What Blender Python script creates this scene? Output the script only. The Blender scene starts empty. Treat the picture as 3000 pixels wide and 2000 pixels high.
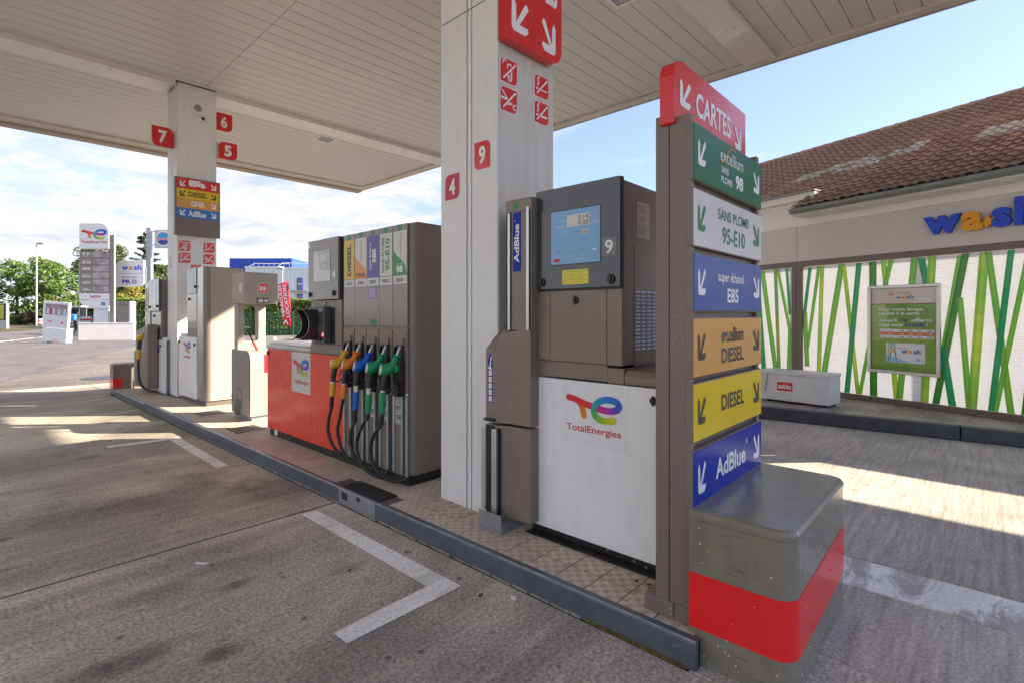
import bpy, bmesh, math, random
from mathutils import Vector, Matrix
random.seed(7)
SC = bpy.context.scene
COL = SC.collection
R = math.radians

# ------------------------------------------------------------------ camera
CAMH = 1.5
AZ = R(42.40)                       # bearing of the view axis, from world +X towards +Y
cd = bpy.data.cameras.new('camera'); cam = bpy.data.objects.new('camera', cd); COL.objects.link(cam)
cam.location = (0, 0, CAMH); cam.rotation_euler = (R(90), 0, AZ - R(90))
cd.sensor_width = 36; cd.lens = 36*1520/3000.0; cd.shift_y = -78/3000.0
cd.clip_start = 0.05; cd.clip_end = 3000
SC.camera = cam

# ------------------------------------------------------------------ sun and sky
SUN_DIR = Vector((1.0, -0.98, 0.668)).normalized()      # towards the sun
SUN_EL = math.asin(SUN_DIR.z)
SUN_AZ = math.atan2(SUN_DIR.x, SUN_DIR.y)              # clockwise from +Y
sl = bpy.data.lights.new('sun', 'SUN'); sl.energy = 2.0; sl.angle = R(0.53); sl.color = (1.0, 0.88, 0.72)
so = bpy.data.objects.new('sun', sl); COL.objects.link(so)
so.rotation_euler = SUN_DIR.to_track_quat('Z', 'Y').to_euler(); so.location = (20, -20, 20)

W = bpy.data.worlds.new('World'); SC.world = W; W.use_nodes = True
nt = W.node_tree; nt.nodes.clear(); N = nt.nodes; LK = nt.links
out = N.new('ShaderNodeOutputWorld'); bg = N.new('ShaderNodeBackground'); bg.inputs[1].default_value = 0.063
sky = N.new('ShaderNodeTexSky'); sky.sky_type = 'NISHITA'; sky.sun_disc = False
sky.sun_elevation = SUN_EL; sky.sun_rotation = SUN_AZ; sky.altitude = 100; sky.air_density = 1.0; sky.dust_density = 0.6; sky.ozone_density = 1.4
tc = N.new('ShaderNodeTexCoord'); sep = N.new('ShaderNodeSeparateXYZ'); LK.new(tc.outputs['Generated'], sep.inputs[0])
def wm(op, a, b=None, clamp=False):
    n = N.new('ShaderNodeMath'); n.operation = op; n.use_clamp = clamp
    for i, v in enumerate((a, b)):
        if v is None: continue
        if isinstance(v, (int, float)): n.inputs[i].default_value = v
        else: LK.new(v, n.inputs[i])
    return n.outputs[0]
zc = wm('ADD', wm('MAXIMUM', sep.outputs[2], 0.0), 0.10)       # cloud layer seen in perspective
cx_ = wm('DIVIDE', sep.outputs[0], zc); cy_ = wm('DIVIDE', sep.outputs[1], zc)
cmb = N.new('ShaderNodeCombineXYZ'); LK.new(cx_, cmb.inputs[0]); LK.new(cy_, cmb.inputs[1])
def wnoise(scale, detail, rough, off, dist=0.0):
    mp = N.new('ShaderNodeMapping'); mp.inputs['Location'].default_value = off; mp.inputs['Scale'].default_value = (scale, scale*0.8, 1)
    mp.inputs['Rotation'].default_value = (0, 0, R(25))
    LK.new(cmb.outputs[0], mp.inputs[0]); n = N.new('ShaderNodeTexNoise'); n.inputs['Scale'].default_value = 1; n.inputs['Detail'].default_value = detail
    n.inputs['Roughness'].default_value = rough; n.inputs['Distortion'].default_value = dist; LK.new(mp.outputs[0], n.inputs['Vector']); return n.outputs[0]
n1 = wnoise(0.75, 9, 0.62, (3.1, 1.7, 0), 0.25); n2 = wnoise(2.6, 8, 0.62, (7.3, 2.2, 0), 0.3)
# the sky is mostly cloud towards +Y and clears towards +X
bear = wm('SUBTRACT', wm('MULTIPLY', sep.outputs[1], 1.0), wm('MULTIPLY', sep.outputs[0], 0.75))
bias = wm('MULTIPLY', wm('MAXIMUM', wm('MINIMUM', bear, 0.70), -0.33), 0.24)
f1 = wm('ADD', wm('ADD', wm('MULTIPLY', n1, 0.62), wm('MULTIPLY', n2, 0.38)), bias)
mr = N.new('ShaderNodeMapRange'); mr.interpolation_type = 'SMOOTHSTEP'; mr.inputs[1].default_value = 0.48; mr.inputs[2].default_value = 0.64
LK.new(f1, mr.inputs[0])
lo = N.new('ShaderNodeMapRange'); lo.inputs[1].default_value = -0.02; lo.inputs[2].default_value = 0.10; lo.inputs[3].default_value = 0.35; lo.inputs[4].default_value = 1.0
LK.new(sep.outputs[2], lo.inputs[0])
cov = wm('MULTIPLY', mr.outputs[0], lo.outputs[0]); cov = wm('MULTIPLY', cov, 0.92)
shade = N.new('ShaderNodeMapRange'); shade.inputs[1].default_value = 0.35; shade.inputs[2].default_value = 0.65
LK.new(n2, shade.inputs[0])
cc = N.new('ShaderNodeMix'); cc.data_type = 'RGBA'; LK.new(shade.outputs[0], cc.inputs[0])
cc.inputs[6].default_value = (1.42, 1.48, 1.66, 1); cc.inputs[7].default_value = (2.35, 2.29, 2.2, 1)
# thin high haze: desaturates the clear blue a little
hz = N.new('ShaderNodeMix'); hz.data_type = 'RGBA'; hz.inputs[0].default_value = 0.35
skm = N.new('ShaderNodeMix'); skm.data_type = 'RGBA'; skm.blend_type = 'MULTIPLY'; skm.inputs[0].default_value = 1.0
skm.inputs[7].default_value = (0.50, 0.505, 0.66, 1)
LK.new(sky.outputs[0], skm.inputs[6]); LK.new(skm.outputs[2], hz.inputs[6]); hz.inputs[7].default_value = (1.2, 1.42, 1.95, 1)
mx = N.new('ShaderNodeMix'); mx.data_type = 'RGBA'; LK.new(cov, mx.inputs[0]); LK.new(hz.outputs[2], mx.inputs[6]); LK.new(cc.outputs[2], mx.inputs[7])
LK.new(mx.outputs[2], bg.inputs[0]); LK.new(bg.outputs[0], out.inputs[0])

SC.view_settings.view_transform = 'Standard'; SC.view_settings.look = 'None'; SC.view_settings.gamma = 1.0
SC.view_settings.use_curve_mapping = False
SC.view_settings.exposure = 3.1
SC.cycles.max_bounces = 8; SC.cycles.diffuse_bounces = 5; SC.cycles.glossy_bounces = 3; SC.cycles.transparent_max_bounces = 8
SC.cycles.use_denoising = True

# ------------------------------------------------------------------ materials
MATS = {}
def srgb(r, g, b):
    f = lambda c: (c/255/12.92) if c/255 <= 0.04045 else ((c/255+0.055)/1.055)**2.4
    return (f(r), f(g), f(b))
def mat(name, col, rough=0.5, metal=0.0, var=0.06, vs=2.5, bump=0.0, bs=60.0, dirt=0.0, spec=0.5, emit=0.0, vcol=False, rnd=0.0, stretch=None, trans=0.0, coat=0.0, streak=0.0):
    if name in MATS: return MATS[name]
    m = bpy.data.materials.new(name); m.use_nodes = True; t = m.node_tree; ns = t.nodes; lk = t.links
    p = ns['Principled BSDF']; p.inputs['Roughness'].default_value = rough; p.inputs['Metallic'].default_value = metal
    p.inputs['Specular IOR Level'].default_value = spec; p.inputs['Coat Weight'].default_value = coat
    if coat: p.inputs['Coat Roughness'].default_value = 0.12
    if trans: p.inputs['Transmission Weight'].default_value = trans
    c = ns.new('ShaderNodeTexCoord'); mp = ns.new('ShaderNodeMapping'); lk.new(c.outputs['Object'], mp.inputs[0])
    if stretch: mp.inputs['Scale'].default_value = stretch
    nz = ns.new('ShaderNodeTexNoise'); nz.inputs['Scale'].default_value = vs; nz.inputs['Detail'].default_value = 6; nz.inputs['Roughness'].default_value = 0.6
    lk.new(mp.outputs[0], nz.inputs['Vector'])
    base = ns.new('ShaderNodeMix'); base.data_type = 'RGBA'; 
    r_ = ns.new('ShaderNodeMapRange'); r_.inputs[1].default_value = 0.3; r_.inputs[2].default_value = 0.7; lk.new(nz.outputs[0], r_.inputs[0]); lk.new(r_.outputs[0], base.inputs[0])
    if vcol:
        at = ns.new('ShaderNodeVertexColor'); at.layer_name = 'Col'; src = at.outputs[0]
        mm = ns.new('ShaderNodeMix'); mm.data_type = 'RGBA'; mm.blend_type = 'MULTIPLY'; mm.inputs[0].default_value = 1; lk.new(src, mm.inputs[6]); mm.inputs[7].default_value = (1-var,)*3+(1,)
        lk.new(mm.outputs[2], base.inputs[6]); lk.new(src, base.inputs[7])
    else:
        base.inputs[6].default_value = tuple(max(0, x*(1-var)) for x in col)+(1,); base.inputs[7].default_value = tuple(min(1, x*(1+var)) for x in col)+(1,)
    cur = base.outputs[2]
    if rnd:
        oi = ns.new('ShaderNodeObjectInfo'); mr_ = ns.new('ShaderNodeMapRange'); mr_.inputs[3].default_value = 1-rnd; mr_.inputs[4].default_value = 1+rnd
        lk.new(oi.outputs['Random'], mr_.inputs[0]); hs = ns.new('ShaderNodeHueSaturation'); lk.new(mr_.outputs[0], hs.inputs['Value']); lk.new(cur, hs.inputs['Color']); cur = hs.outputs[0]
    if dirt:
        n2_ = ns.new('ShaderNodeTexNoise'); n2_.inputs['Scale'].default_value = 9; n2_.inputs['Detail'].default_value = 9; n2_.inputs['Roughness'].default_value = 0.72
        mp2 = ns.new('ShaderNodeMapping'); lk.new(c.outputs['Object'], mp2.inputs[0]); mp2.inputs['Scale'].default_value = (1, 1, 0.35)
        lk.new(mp2.outputs[0], n2_.inputs['Vector']); r2 = ns.new('ShaderNodeMapRange'); r2.inputs[1].default_value = 0.52; r2.inputs[2].default_value = 0.78; r2.inputs[4].default_value = dirt
        lk.new(n2_.outputs[0], r2.inputs[0]); dm = ns.new('ShaderNodeMix'); dm.data_type = 'RGBA'; lk.new(r2.outputs[0], dm.inputs[0]); lk.new(cur, dm.inputs[6]); dm.inputs[7].default_value = (0.10, 0.085, 0.065, 1); cur = dm.outputs[2]
        ra = ns.new('ShaderNodeMath'); ra.operation = 'MULTIPLY_ADD'; lk.new(nz.outputs[0], ra.inputs[0]); ra.inputs[1].default_value = 0.22; ra.inputs[2].default_value = max(0.02, rough-0.08); lk.new(ra.outputs[0], p.inputs['Roughness'])
    lk.new(cur, p.inputs['Base Color'])
    if emit:
        lk.new(cur, p.inputs['Emission Color']); p.inputs['Emission Strength'].default_value = emit
    if bump:
        nb = ns.new('ShaderNodeTexNoise'); nb.inputs['Scale'].default_value = bs; nb.inputs['Detail'].default_value = 5; lk.new(mp.outputs[0], nb.inputs['Vector'])
        b = ns.new('ShaderNodeBump'); b.inputs['Strength'].default_value = bump; b.inputs['Distance'].default_value = 0.01; lk.new(nb.outputs[0], b.inputs['Height']); lk.new(b.outputs[0], p.inputs['Normal'])
    MATS[name] = m; return m

taupe = mat('taupe_metal', (0.22, 0.178, 0.138), 0.34, var=0.05, dirt=0.25, bump=0.03, bs=240)
taupe_d = mat('taupe_post', (0.19, 0.15, 0.122), 0.38, var=0.05, dirt=0.3, bump=0.03, bs=200)
taupe_g = mat('taupe_gloss', (0.215, 0.175, 0.137), 0.14, var=0.04, dirt=0.18, coat=0.3)
beige = mat('beige_panel', (0.37, 0.32, 0.265), 0.5, var=0.04, dirt=0.12, bump=0.02, bs=300)
white = mat('white_panel', (0.82, 0.81, 0.79), 0.30, var=0.03, dirt=0.12)
whitem = mat('white_paint', (0.78, 0.77, 0.74), 0.55, var=0.04, dirt=0.15)
pillarm = mat('pillar_paint', (0.75, 0.735, 0.69), 0.42, var=0.03, dirt=0.10, bump=0.02, bs=80)
steel = mat('brushed_steel', (0.50, 0.48, 0.45), 0.28, metal=0.9, var=0.08, dirt=0.2)
brushed = mat('scuffed_steel', (0.60, 0.575, 0.51), 0.30, metal=0.35, var=0.09, vs=4, stretch=(3, 3, 0.6), dirt=0.08)
galv = mat('galvanised', (0.36, 0.38, 0.40), 0.42, metal=0.7, var=0.12, vs=12)
alu = mat('aluminium', (0.62, 0.62, 0.60), 0.30, metal=0.75, var=0.05, dirt=0.15)
black = mat('black_plastic', (0.018, 0.018, 0.018), 0.42, var=0.1)
blackr = mat('black_rubber', (0.022, 0.020, 0.018), 0.38, var=0.15)
skirt = mat('black_base', (0.016, 0.013, 0.012), 0.45, var=0.5, vs=30, dirt=0.3)
slate = mat('slate_gloss', (0.048, 0.047, 0.047), 0.16, var=0.05, dirt=0.05, coat=0.6)
redp = mat('red_panel', (0.82, 0.060, 0.022), 0.26, var=0.03, dirt=0.06, coat=0.3)
red = mat('sign_red', (0.66, 0.012, 0.014), 0.24, var=0.03, dirt=0.05, coat=0.3)
redg = mat('guard_red', (0.82, 0.008, 0.010), 0.28, var=0.05, dirt=0.10, coat=0.3, bump=0.06, bs=30)
green = mat('sign_green', (0.002, 0.145, 0.065), 0.28, var=0.04, dirt=0.08, spec=0.35)
signw = mat('sign_white', (0.62, 0.60, 0.55), 0.3, var=0.03, dirt=0.10)
e85b = mat('sign_blue_grey', (0.025, 0.085, 0.30), 0.32, var=0.04, dirt=0.10, spec=0.35)
orang = mat('sign_orange', (0.70, 0.34, 0.075), 0.3, var=0.03, dirt=0.08, spec=0.35)
yell = mat('sign_yellow', (0.76, 0.53, 0.008), 0.28, var=0.03, dirt=0.08, spec=0.35)
blue = mat('sign_blue', (0.002, 0.028, 0.32), 0.22, var=0.04, dirt=0.06, spec=0.15)
blue2 = mat('label_blue', (0.015, 0.16, 0.55), 0.3, var=0.03)
violet = mat('label_violet', (0.115, 0.085, 0.30), 0.35, var=0.03)
pwhite = mat('print_white', (0.80, 0.79, 0.75), 0.4, var=0.03)
pgrey = mat('print_grey', (0.30, 0.29, 0.27), 0.4, var=0.05)
pdark = mat('print_dark', (0.045, 0.038, 0.030), 0.4, var=0.05)
pgreen = mat('print_green', (0.01, 0.20, 0.07), 0.4, var=0.05)
pred = mat('print_red', (0.55, 0.02, 0.025), 0.4, var=0.05)
porange = mat('print_orange', (0.80, 0.27, 0.02), 0.4, var=0.05)
labgreen = mat('label_green', (0.04, 0.26, 0.06), 0.35, var=0.05)
laborange = mat('label_orange', (0.80, 0.28, 0.05), 0.35, var=0.05)
tapegreen = mat('tape_green', (0.02, 0.22, 0.09), 0.35, var=0.08)
labyel = mat('label_yellow', (0.78, 0.70, 0.06), 0.4, var=0.05)
logo = mat('logo_print', (1, 1, 1), 0.35, vcol=True, var=0.02)
glassy = mat('grey_glass', (0.10, 0.12, 0.14), 0.08, var=0.1, coat=0.5)
lcdsky = mat('display_sky_tint', (0.13, 0.33, 0.58), 0.07, var=0.05, coat=0.8)  # blue of the reflected sky painted in as base colour
lcdgrey = mat('display_grey', (0.48, 0.44, 0.38), 0.07, var=0.05, coat=0.8)
lcdpale = mat('display_pale', (0.62, 0.60, 0.54), 0.3, var=0.05)
nz_y = mat('nozzle_yellow', (0.72, 0.40, 0.015), 0.36, var=0.06, dirt=0.12)
nz_o = mat('nozzle_orange', (0.80, 0.20, 0.01), 0.36, var=0.06, dirt=0.12)
nz_b = mat('nozzle_blue', (0.005, 0.10, 0.50), 0.36, var=0.06, dirt=0.12)
nz_g = mat('nozzle_green', (0.004, 0.26, 0.09), 0.36, var=0.06, dirt=0.12)
kerbm = mat('kerb_paint', (0.088, 0.100, 0.115), 0.36, var=0.22, vs=7, bump=0.10, bs=25, dirt=0.25)
kerbedge = mat('kerb_worn_edge', (0.30, 0.32, 0.34), 0.38, metal=0.2, var=0.35, vs=18, bump=0.1, bs=60)
tilem = mat('island_tile', (0.60, 0.49, 0.385), 0.62, var=0.12, vs=6, rnd=0.09, dirt=0.35)
tilegap = mat('tile_joint', (0.13, 0.10, 0.08), 0.8, var=0.2, vs=12)
guardm = mat('guard_paint', (0.205, 0.185, 0.138), 0.20, var=0.10, vs=6, dirt=0.42, bump=0.22, bs=22, coat=0.35)
soffit = mat('soffit_white', (0.60, 0.58, 0.535), 0.30, var=0.03, vs=1.2, dirt=0.05, rnd=0.02)
soffitg = mat('soffit_gloss', (0.70, 0.675, 0.61), 0.10, var=0.04, coat=0.5, bump=0.02, bs=3)
gapm = mat('joint_dark', (0.10, 0.08, 0.06), 0.8)
rust = mat('rust', (0.20, 0.085, 0.03), 0.8, var=0.4, vs=40)
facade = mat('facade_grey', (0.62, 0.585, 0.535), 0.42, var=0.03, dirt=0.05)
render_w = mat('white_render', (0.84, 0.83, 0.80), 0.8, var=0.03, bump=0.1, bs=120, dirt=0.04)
brownf = mat('brown_frame', (0.175, 0.135, 0.115), 0.4, var=0.05)
gutterm = mat('zinc_gutter', (0.23, 0.255, 0.245), 0.38, metal=0.4, var=0.12, vs=5)
rooft = mat('roof_tile', (0.27, 0.165, 0.120), 0.92, spec=0.15, var=0.22, vs=5, rnd=0.20, bump=0.15, bs=40)
roofpale = mat('roof_tile_pale', (0.42, 0.37, 0.32), 0.8, spec=0.2, var=0.2, vs=20, rnd=0.15)
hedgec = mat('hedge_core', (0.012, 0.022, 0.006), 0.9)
bark = mat('bark', (0.10, 0.07, 0.05), 0.9, var=0.3, vs=8, bump=0.4, bs=20)
skinm = mat('skin', (0.45, 0.26, 0.18), 0.6)
tyre = blackr

def leafmat(name, c1, c2, rough=0.55):
    if name in MATS: return MATS[name]
    m = bpy.data.materials.new(name); m.use_nodes = True; t = m.node_tree; ns = t.nodes; lk = t.links; p = ns['Principled BSDF']
    p.inputs['Roughness'].default_value = rough
    g = ns.new('ShaderNodeNewGeometry'); mr_ = ns.new('ShaderNodeMix'); mr_.data_type = 'RGBA'; lk.new(g.outputs['Random Per Island'], mr_.inputs[0])
    mr_.inputs[6].default_value = c1+(1,); mr_.inputs[7].default_value = c2+(1,); lk.new(mr_.outputs[2], p.inputs['Base Color'])
    tr = ns.new('ShaderNodeBsdfTranslucent'); lk.new(mr_.outputs[2], tr.inputs[0]); ms = ns.new('ShaderNodeMixShader'); ms.inputs[0].default_value = 0.35
    lk.new(p.outputs[0], ms.inputs[1]); lk.new(tr.outputs[0], ms.inputs[2]); lk.new(ms.outputs[0], ns['Material Output'].inputs[0])
    MATS[name] = m; return m
leaf_bright = leafmat('leaf_bright', (0.085, 0.155, 0.028), (0.21, 0.30, 0.07))
leaf_dark = leafmat('leaf_dark', (0.045, 0.08, 0.018), (0.13, 0.17, 0.04))
leaf_pine = leafmat('leaf_pine', (0.025, 0.05, 0.03), (0.07, 0.10, 0.06))
leaf_yel = leafmat('leaf_yellow', (0.30, 0.26, 0.04), (0.48, 0.40, 0.09))
leaf_hedge = leafmat('leaf_hedge', (0.09, 0.17, 0.025), (0.24, 0.34, 0.07))
leaf_red = leafmat('leaf_reddish', (0.10, 0.055, 0.03), (0.22, 0.13, 0.08))

def ground_mat(name, base, dark, stain=0.5, broom=(1, 40), grain=1.0, rough=0.8, patchy=0.25, gs=55.0, stain_scale=0.35, thr=(0.5, 0.68), loc=(0, 0, 0), blots=(), brs=0.82, spots=0.0):
    m = bpy.data.materials.new(name); m.use_nodes = True; t = m.node_tree; ns = t.nodes; lk = t.links; p = ns['Principled BSDF']
    g = ns.new('ShaderNodeNewGeometry')
    def noise(scale, detail=6, ro=0.6, sc=(1, 1, 1), dist=0.0):
        mp = ns.new('ShaderNodeMapping'); mp.inputs['Scale'].default_value = sc; mp.inputs['Location'].default_value = loc; lk.new(g.outputs['Position'], mp.inputs[0])
        n = ns.new('ShaderNodeTexNoise'); n.inputs['Scale'].default_value = scale; n.inputs['Detail'].default_value = detail; n.inputs['Roughness'].default_value = ro; n.inputs['Distortion'].default_value = dist
        lk.new(mp.outputs[0], n.inputs['Vector']); return n.outputs[0]
    def rng(x, a, b, c=0.0, d=1.0):
        n = ns.new('ShaderNodeMapRange'); n.inputs[1].default_value = a; n.inputs[2].default_value = b; n.inputs[3].default_value = c; n.inputs[4].default_value = d; lk.new(x, n.inputs[0]); return n.outputs[0]
    def mixc(fac, a, b, mode='MIX'):
        n = ns.new('ShaderNodeMix'); n.data_type = 'RGBA'; n.blend_type = mode
        if isinstance(fac, float): n.inputs[0].default_value = fac
        else: lk.new(fac, n.inputs[0])
        for i, v in ((6, a), (7, b)):
            if isinstance(v, tuple): n.inputs[i].default_value = v+(1,)
            else: lk.new(v, n.inputs[i])
        return n.outputs[2]
    big = noise(0.8, 8, 0.65, dist=0.4)
    c = mixc(rng(big, 0.35, 0.65), tuple(x*(1-patchy) for x in base), tuple(x*(1+patchy*0.6) for x in base))
    st = noise(stain_scale, 9, 0.62, (0.55, 1.5, 1), 0.8)
    c = mixc(rng(st, thr[0], thr[1], 0, stain), c, dark)
    sp = noise(2.3, 9, 0.7, (0.6, 1.6, 1), 0.5)
    c = mixc(rng(sp, 0.62, 0.74, 0, stain*0.9), c, tuple(x*0.5 for x in dark))
    if blots:
        wob = noise(6.0, 6, 0.65); sx = ns.new('ShaderNodeSeparateXYZ'); lk.new(g.outputs['Position'], sx.inputs[0])
        def mth(op, a, b):
            n = ns.new('ShaderNodeMath'); n.operation = op
            for i, v in enumerate((a, b)):
                if isinstance(v, (int, float)): n.inputs[i].default_value = v
                else: lk.new(v, n.inputs[i])
            return n.outputs[0]
        for bx_, by_, rx_, ry_, st_ in blots:
            dx = mth('DIVIDE', mth('SUBTRACT', sx.outputs[0], bx_), rx_); dy = mth('DIVIDE', mth('SUBTRACT', sx.outputs[1], by_), ry_)
            dd = mth('ADD', mth('MULTIPLY', dx, dx), mth('MULTIPLY', dy, dy)); dd = mth('ADD', dd, mth('MULTIPLY', wob, 2.6))
            c = mixc(rng(dd, 2.5, 1.0, 0, st_), c, tuple(x*0.42 for x in dark))
    br = noise(1.0, 3, 0.55, (broom[0], broom[1], 1), 0.06)
    c = mixc(rng(br, 0.3, 0.7, 0, 1), mixc(1.0, c, (brs,)*3, 'MULTIPLY'), c)
    if spots:          # old gum, drips and oil drops
        for sc_, rad_, keep_ in ((3.2, 0.10, 0.55), (9.0, 0.13, 0.75)):
            vo = ns.new('ShaderNodeTexVoronoi'); vo.inputs['Scale'].default_value = sc_; lk.new(g.outputs['Position'], vo.inputs['Vector'])
            pick = ns.new('ShaderNodeSeparateColor'); lk.new(vo.outputs['Color'], pick.inputs[0]); k1 = rng(pick.outputs[0], keep_, keep_+0.02)
            d1 = rng(vo.outputs['Distance'], rad_*1.5, rad_*0.6); m1 = ns.new('ShaderNodeMath'); m1.operation = 'MULTIPLY'; lk.new(k1, m1.inputs[0]); lk.new(d1, m1.inputs[1])
            m2 = ns.new('ShaderNodeMath'); m2.operation = 'MULTIPLY'; lk.new(m1.outputs[0], m2.inputs[0]); m2.inputs[1].default_value = spots; c = mixc(m2.outputs[0], c, tuple(x*0.5 for x in dark))
    gr = noise(gs, 4, 0.75)
    c = mixc(rng(gr, 0.36, 0.64), mixc(1.0, c, (max(0.4, 1-0.34*grain),)*3, 'MULTIPLY'), mixc(1.0, c, (1+0.28*grain,)*3, 'MULTIPLY'))
    gr2 = noise(gs*3.1, 3, 0.8)
    c = mixc(rng(gr2, 0.66, 0.74, 0, 0.55*grain), c, tuple(min(1, x*2.1) for x in base))
    c = mixc(rng(gr2, 0.34, 0.27, 0, 0.6*grain), c, tuple(x*0.25 for x in base))
    lk.new(c, p.inputs['Base Color']); p.inputs['Roughness'].default_value = rough; p.inputs['Specular IOR Level'].default_value = 0.25
    add = ns.new('ShaderNodeMath'); add.operation = 'MULTIPLY_ADD'; lk.new(br, add.inputs[0]); add.inputs[1].default_value = 0.7; lk.new(gr, add.inputs[2])
    b = ns.new('ShaderNodeBump'); b.inputs['Strength'].default_value = 0.7; b.inputs['Distance'].default_value = 0.008; lk.new(add.outputs[0], b.inputs['Height']); lk.new(b.outputs[0], p.inputs['Normal'])
    MATS[name] = m; return m
conc_l = ground_mat('concrete_stained', (0.62, 0.55, 0.445), (0.24, 0.205, 0.165), 0.85, (1.2, 22), 1.35, 0.72, patchy=0.34, stain_scale=0.42, thr=(0.44, 0.62), blots=[(.49, 2.74, .30, .10, .9), (1.08, 3.08, .10, .06, .8), (.83, 2.5, .10, .07, .95), (.9, 5.0, .9, .28, .65), (1.9, 4.6, .35, .5, .5), (1.05, 7.0, .14, .1, .7), (1.62, 2.79, .13, .07, .55), (1.28, 1.62, .035, .03, .95), (0.75, 3.3, .2, .1, .5), (1.55, 5.3, .3, .3, .4), (1.2, 1.2, .12, .05, .5)], spots=0.85)
conc_r = ground_mat('concrete_broomed', (0.60, 0.54, 0.455), (0.25, 0.22, 0.19), 0.5, (1.6, 30), 0.9, brs=0.66, spots=0.35, rough=0.85, thr=(0.52, 0.72), loc=(3, 5, 0))
conc_p = ground_mat('concrete_patch', (0.50, 0.46, 0.40), (0.95, 0.93, 0.88), 0.9, (3, 3), 0.5, 0.8, stain_scale=2.6, thr=(0.47, 0.55), loc=(1, 2, 0))
conc_y = ground_mat('concrete_pale', (0.40, 0.355, 0.30), (0.2, 0.18, 0.15), 0.4, (2, 6), 0.7, 0.85)
asph = ground_mat('asphalt_worn', (0.230, 0.205, 0.180), (0.10, 0.09, 0.08), 0.5, (3, 3), 1.2, 0.85, gs=22)
asph2 = ground_mat('asphalt_road', (0.175, 0.165, 0.165), (0.10, 0.095, 0.09), 0.3, (3, 3), 0.6, 0.85, gs=16)
pave = ground_mat('pavement_wet', (0.42, 0.375, 0.33), (0.20, 0.155, 0.085), 0.75, (2, 2), 0.35, 0.5, stain_scale=0.9, thr=(0.46, 0.58), loc=(4, 1, 0))
linew = ground_mat('road_paint', (0.97, 0.93, 0.86), (0.40, 0.35, 0.29), 0.6, (2, 30), 0.55, 0.75, patchy=0.12, brs=0.9, stain_scale=3.5, thr=(0.50, 0.68))
# ------------------------------------------------------------------ mesh building
MX = {}                                   # root matrices by object name
class Fr:
    """A drawing frame: a to the right, b up, c outwards."""
    def __init__(s, o, r, u=(0, 0, 1)):
        s.o = Vector(o); s.r = Vector(r).normalized(); s.u = Vector(u).normalized(); s.n = s.r.cross(s.u).normalized()
    def p(s, a, b, c=0.0): return s.o + s.r*a + s.u*b + s.n*c
WORLD = Fr((0, 0, 0), (1, 0, 0), (0, 1, 0))       # a=x, b=y, c=z
def fx(x=0.0): return Fr((x, 0, 0), (0, -1, 0))   # elevation seen from -X : a=-y, b=z, c=outward
def fy(y=0.0): return Fr((0, y, 0), (1, 0, 0))    # elevation seen from -Y : a=x, b=z, c=outward
TXT = {}
def text2d(s, bold=0.0):
    k = (s, bold)
    if k in TXT: return TXT[k]
    cu = bpy.data.curves.new('lettering', 'FONT'); cu.body = s; cu.offset = bold; cu.resolution_u = 3
    ob = bpy.data.objects.new('lettering', cu); me = bpy.data.meshes.new_from_object(ob)
    v = [(q.co.x, q.co.y) for q in me.vertices]; f = [tuple(pp.vertices) for pp in me.polygons]
    bpy.data.objects.remove(ob); bpy.data.curves.remove(cu); bpy.data.meshes.remove(me)
    x0 = min(q[0] for q in v); x1 = max(q[0] for q in v); y0 = min(q[1] for q in v); y1 = max(q[1] for q in v)
    v = [((q[0]-x0)/(x1-x0), (q[1]-y0)/(y1-y0)) for q in v]; TXT[k] = (v, f); return TXT[k]
def rr(a0, a1, b0, b1, tl=0, tr=0, br=0, bl=0, n=6):
    P = []
    def arc(cx, cy, r, s):
        if r <= 0: P.append((cx, cy)); return
        for i in range(n+1):
            t = R(s + 90*i/n); P.append((cx+r*math.cos(t), cy+r*math.sin(t)))
    arc(a1-br, b0+br, br, 270); arc(a1-tr, b1-tr, tr, 0); arc(a0+tl, b1-tl, tl, 90); arc(a0+bl, b0+bl, bl, 180)
    return P
def circ(a, b, r, n=20, rb=None): return [(a+r*math.cos(2*math.pi*i/n), b+(rb or r)*math.sin(2*math.pi*i/n)) for i in range(n)]
def smooth(P, k=6):
    Q = [P[0]]+list(P)+[P[-1]]; O = []
    for i in range(1, len(Q)-2):
        p0, p1, p2, p3 = [Vector(q) for q in Q[i-1:i+3]]
        for j in range(k):
            t = j/k; O.append(0.5*((2*p1)+(p2-p0)*t+(2*p0-5*p1+4*p2-p3)*t*t+(3*p1-p0-3*p2+p3)*t**3))
    O.append(Vector(Q[-2])); return O
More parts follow.
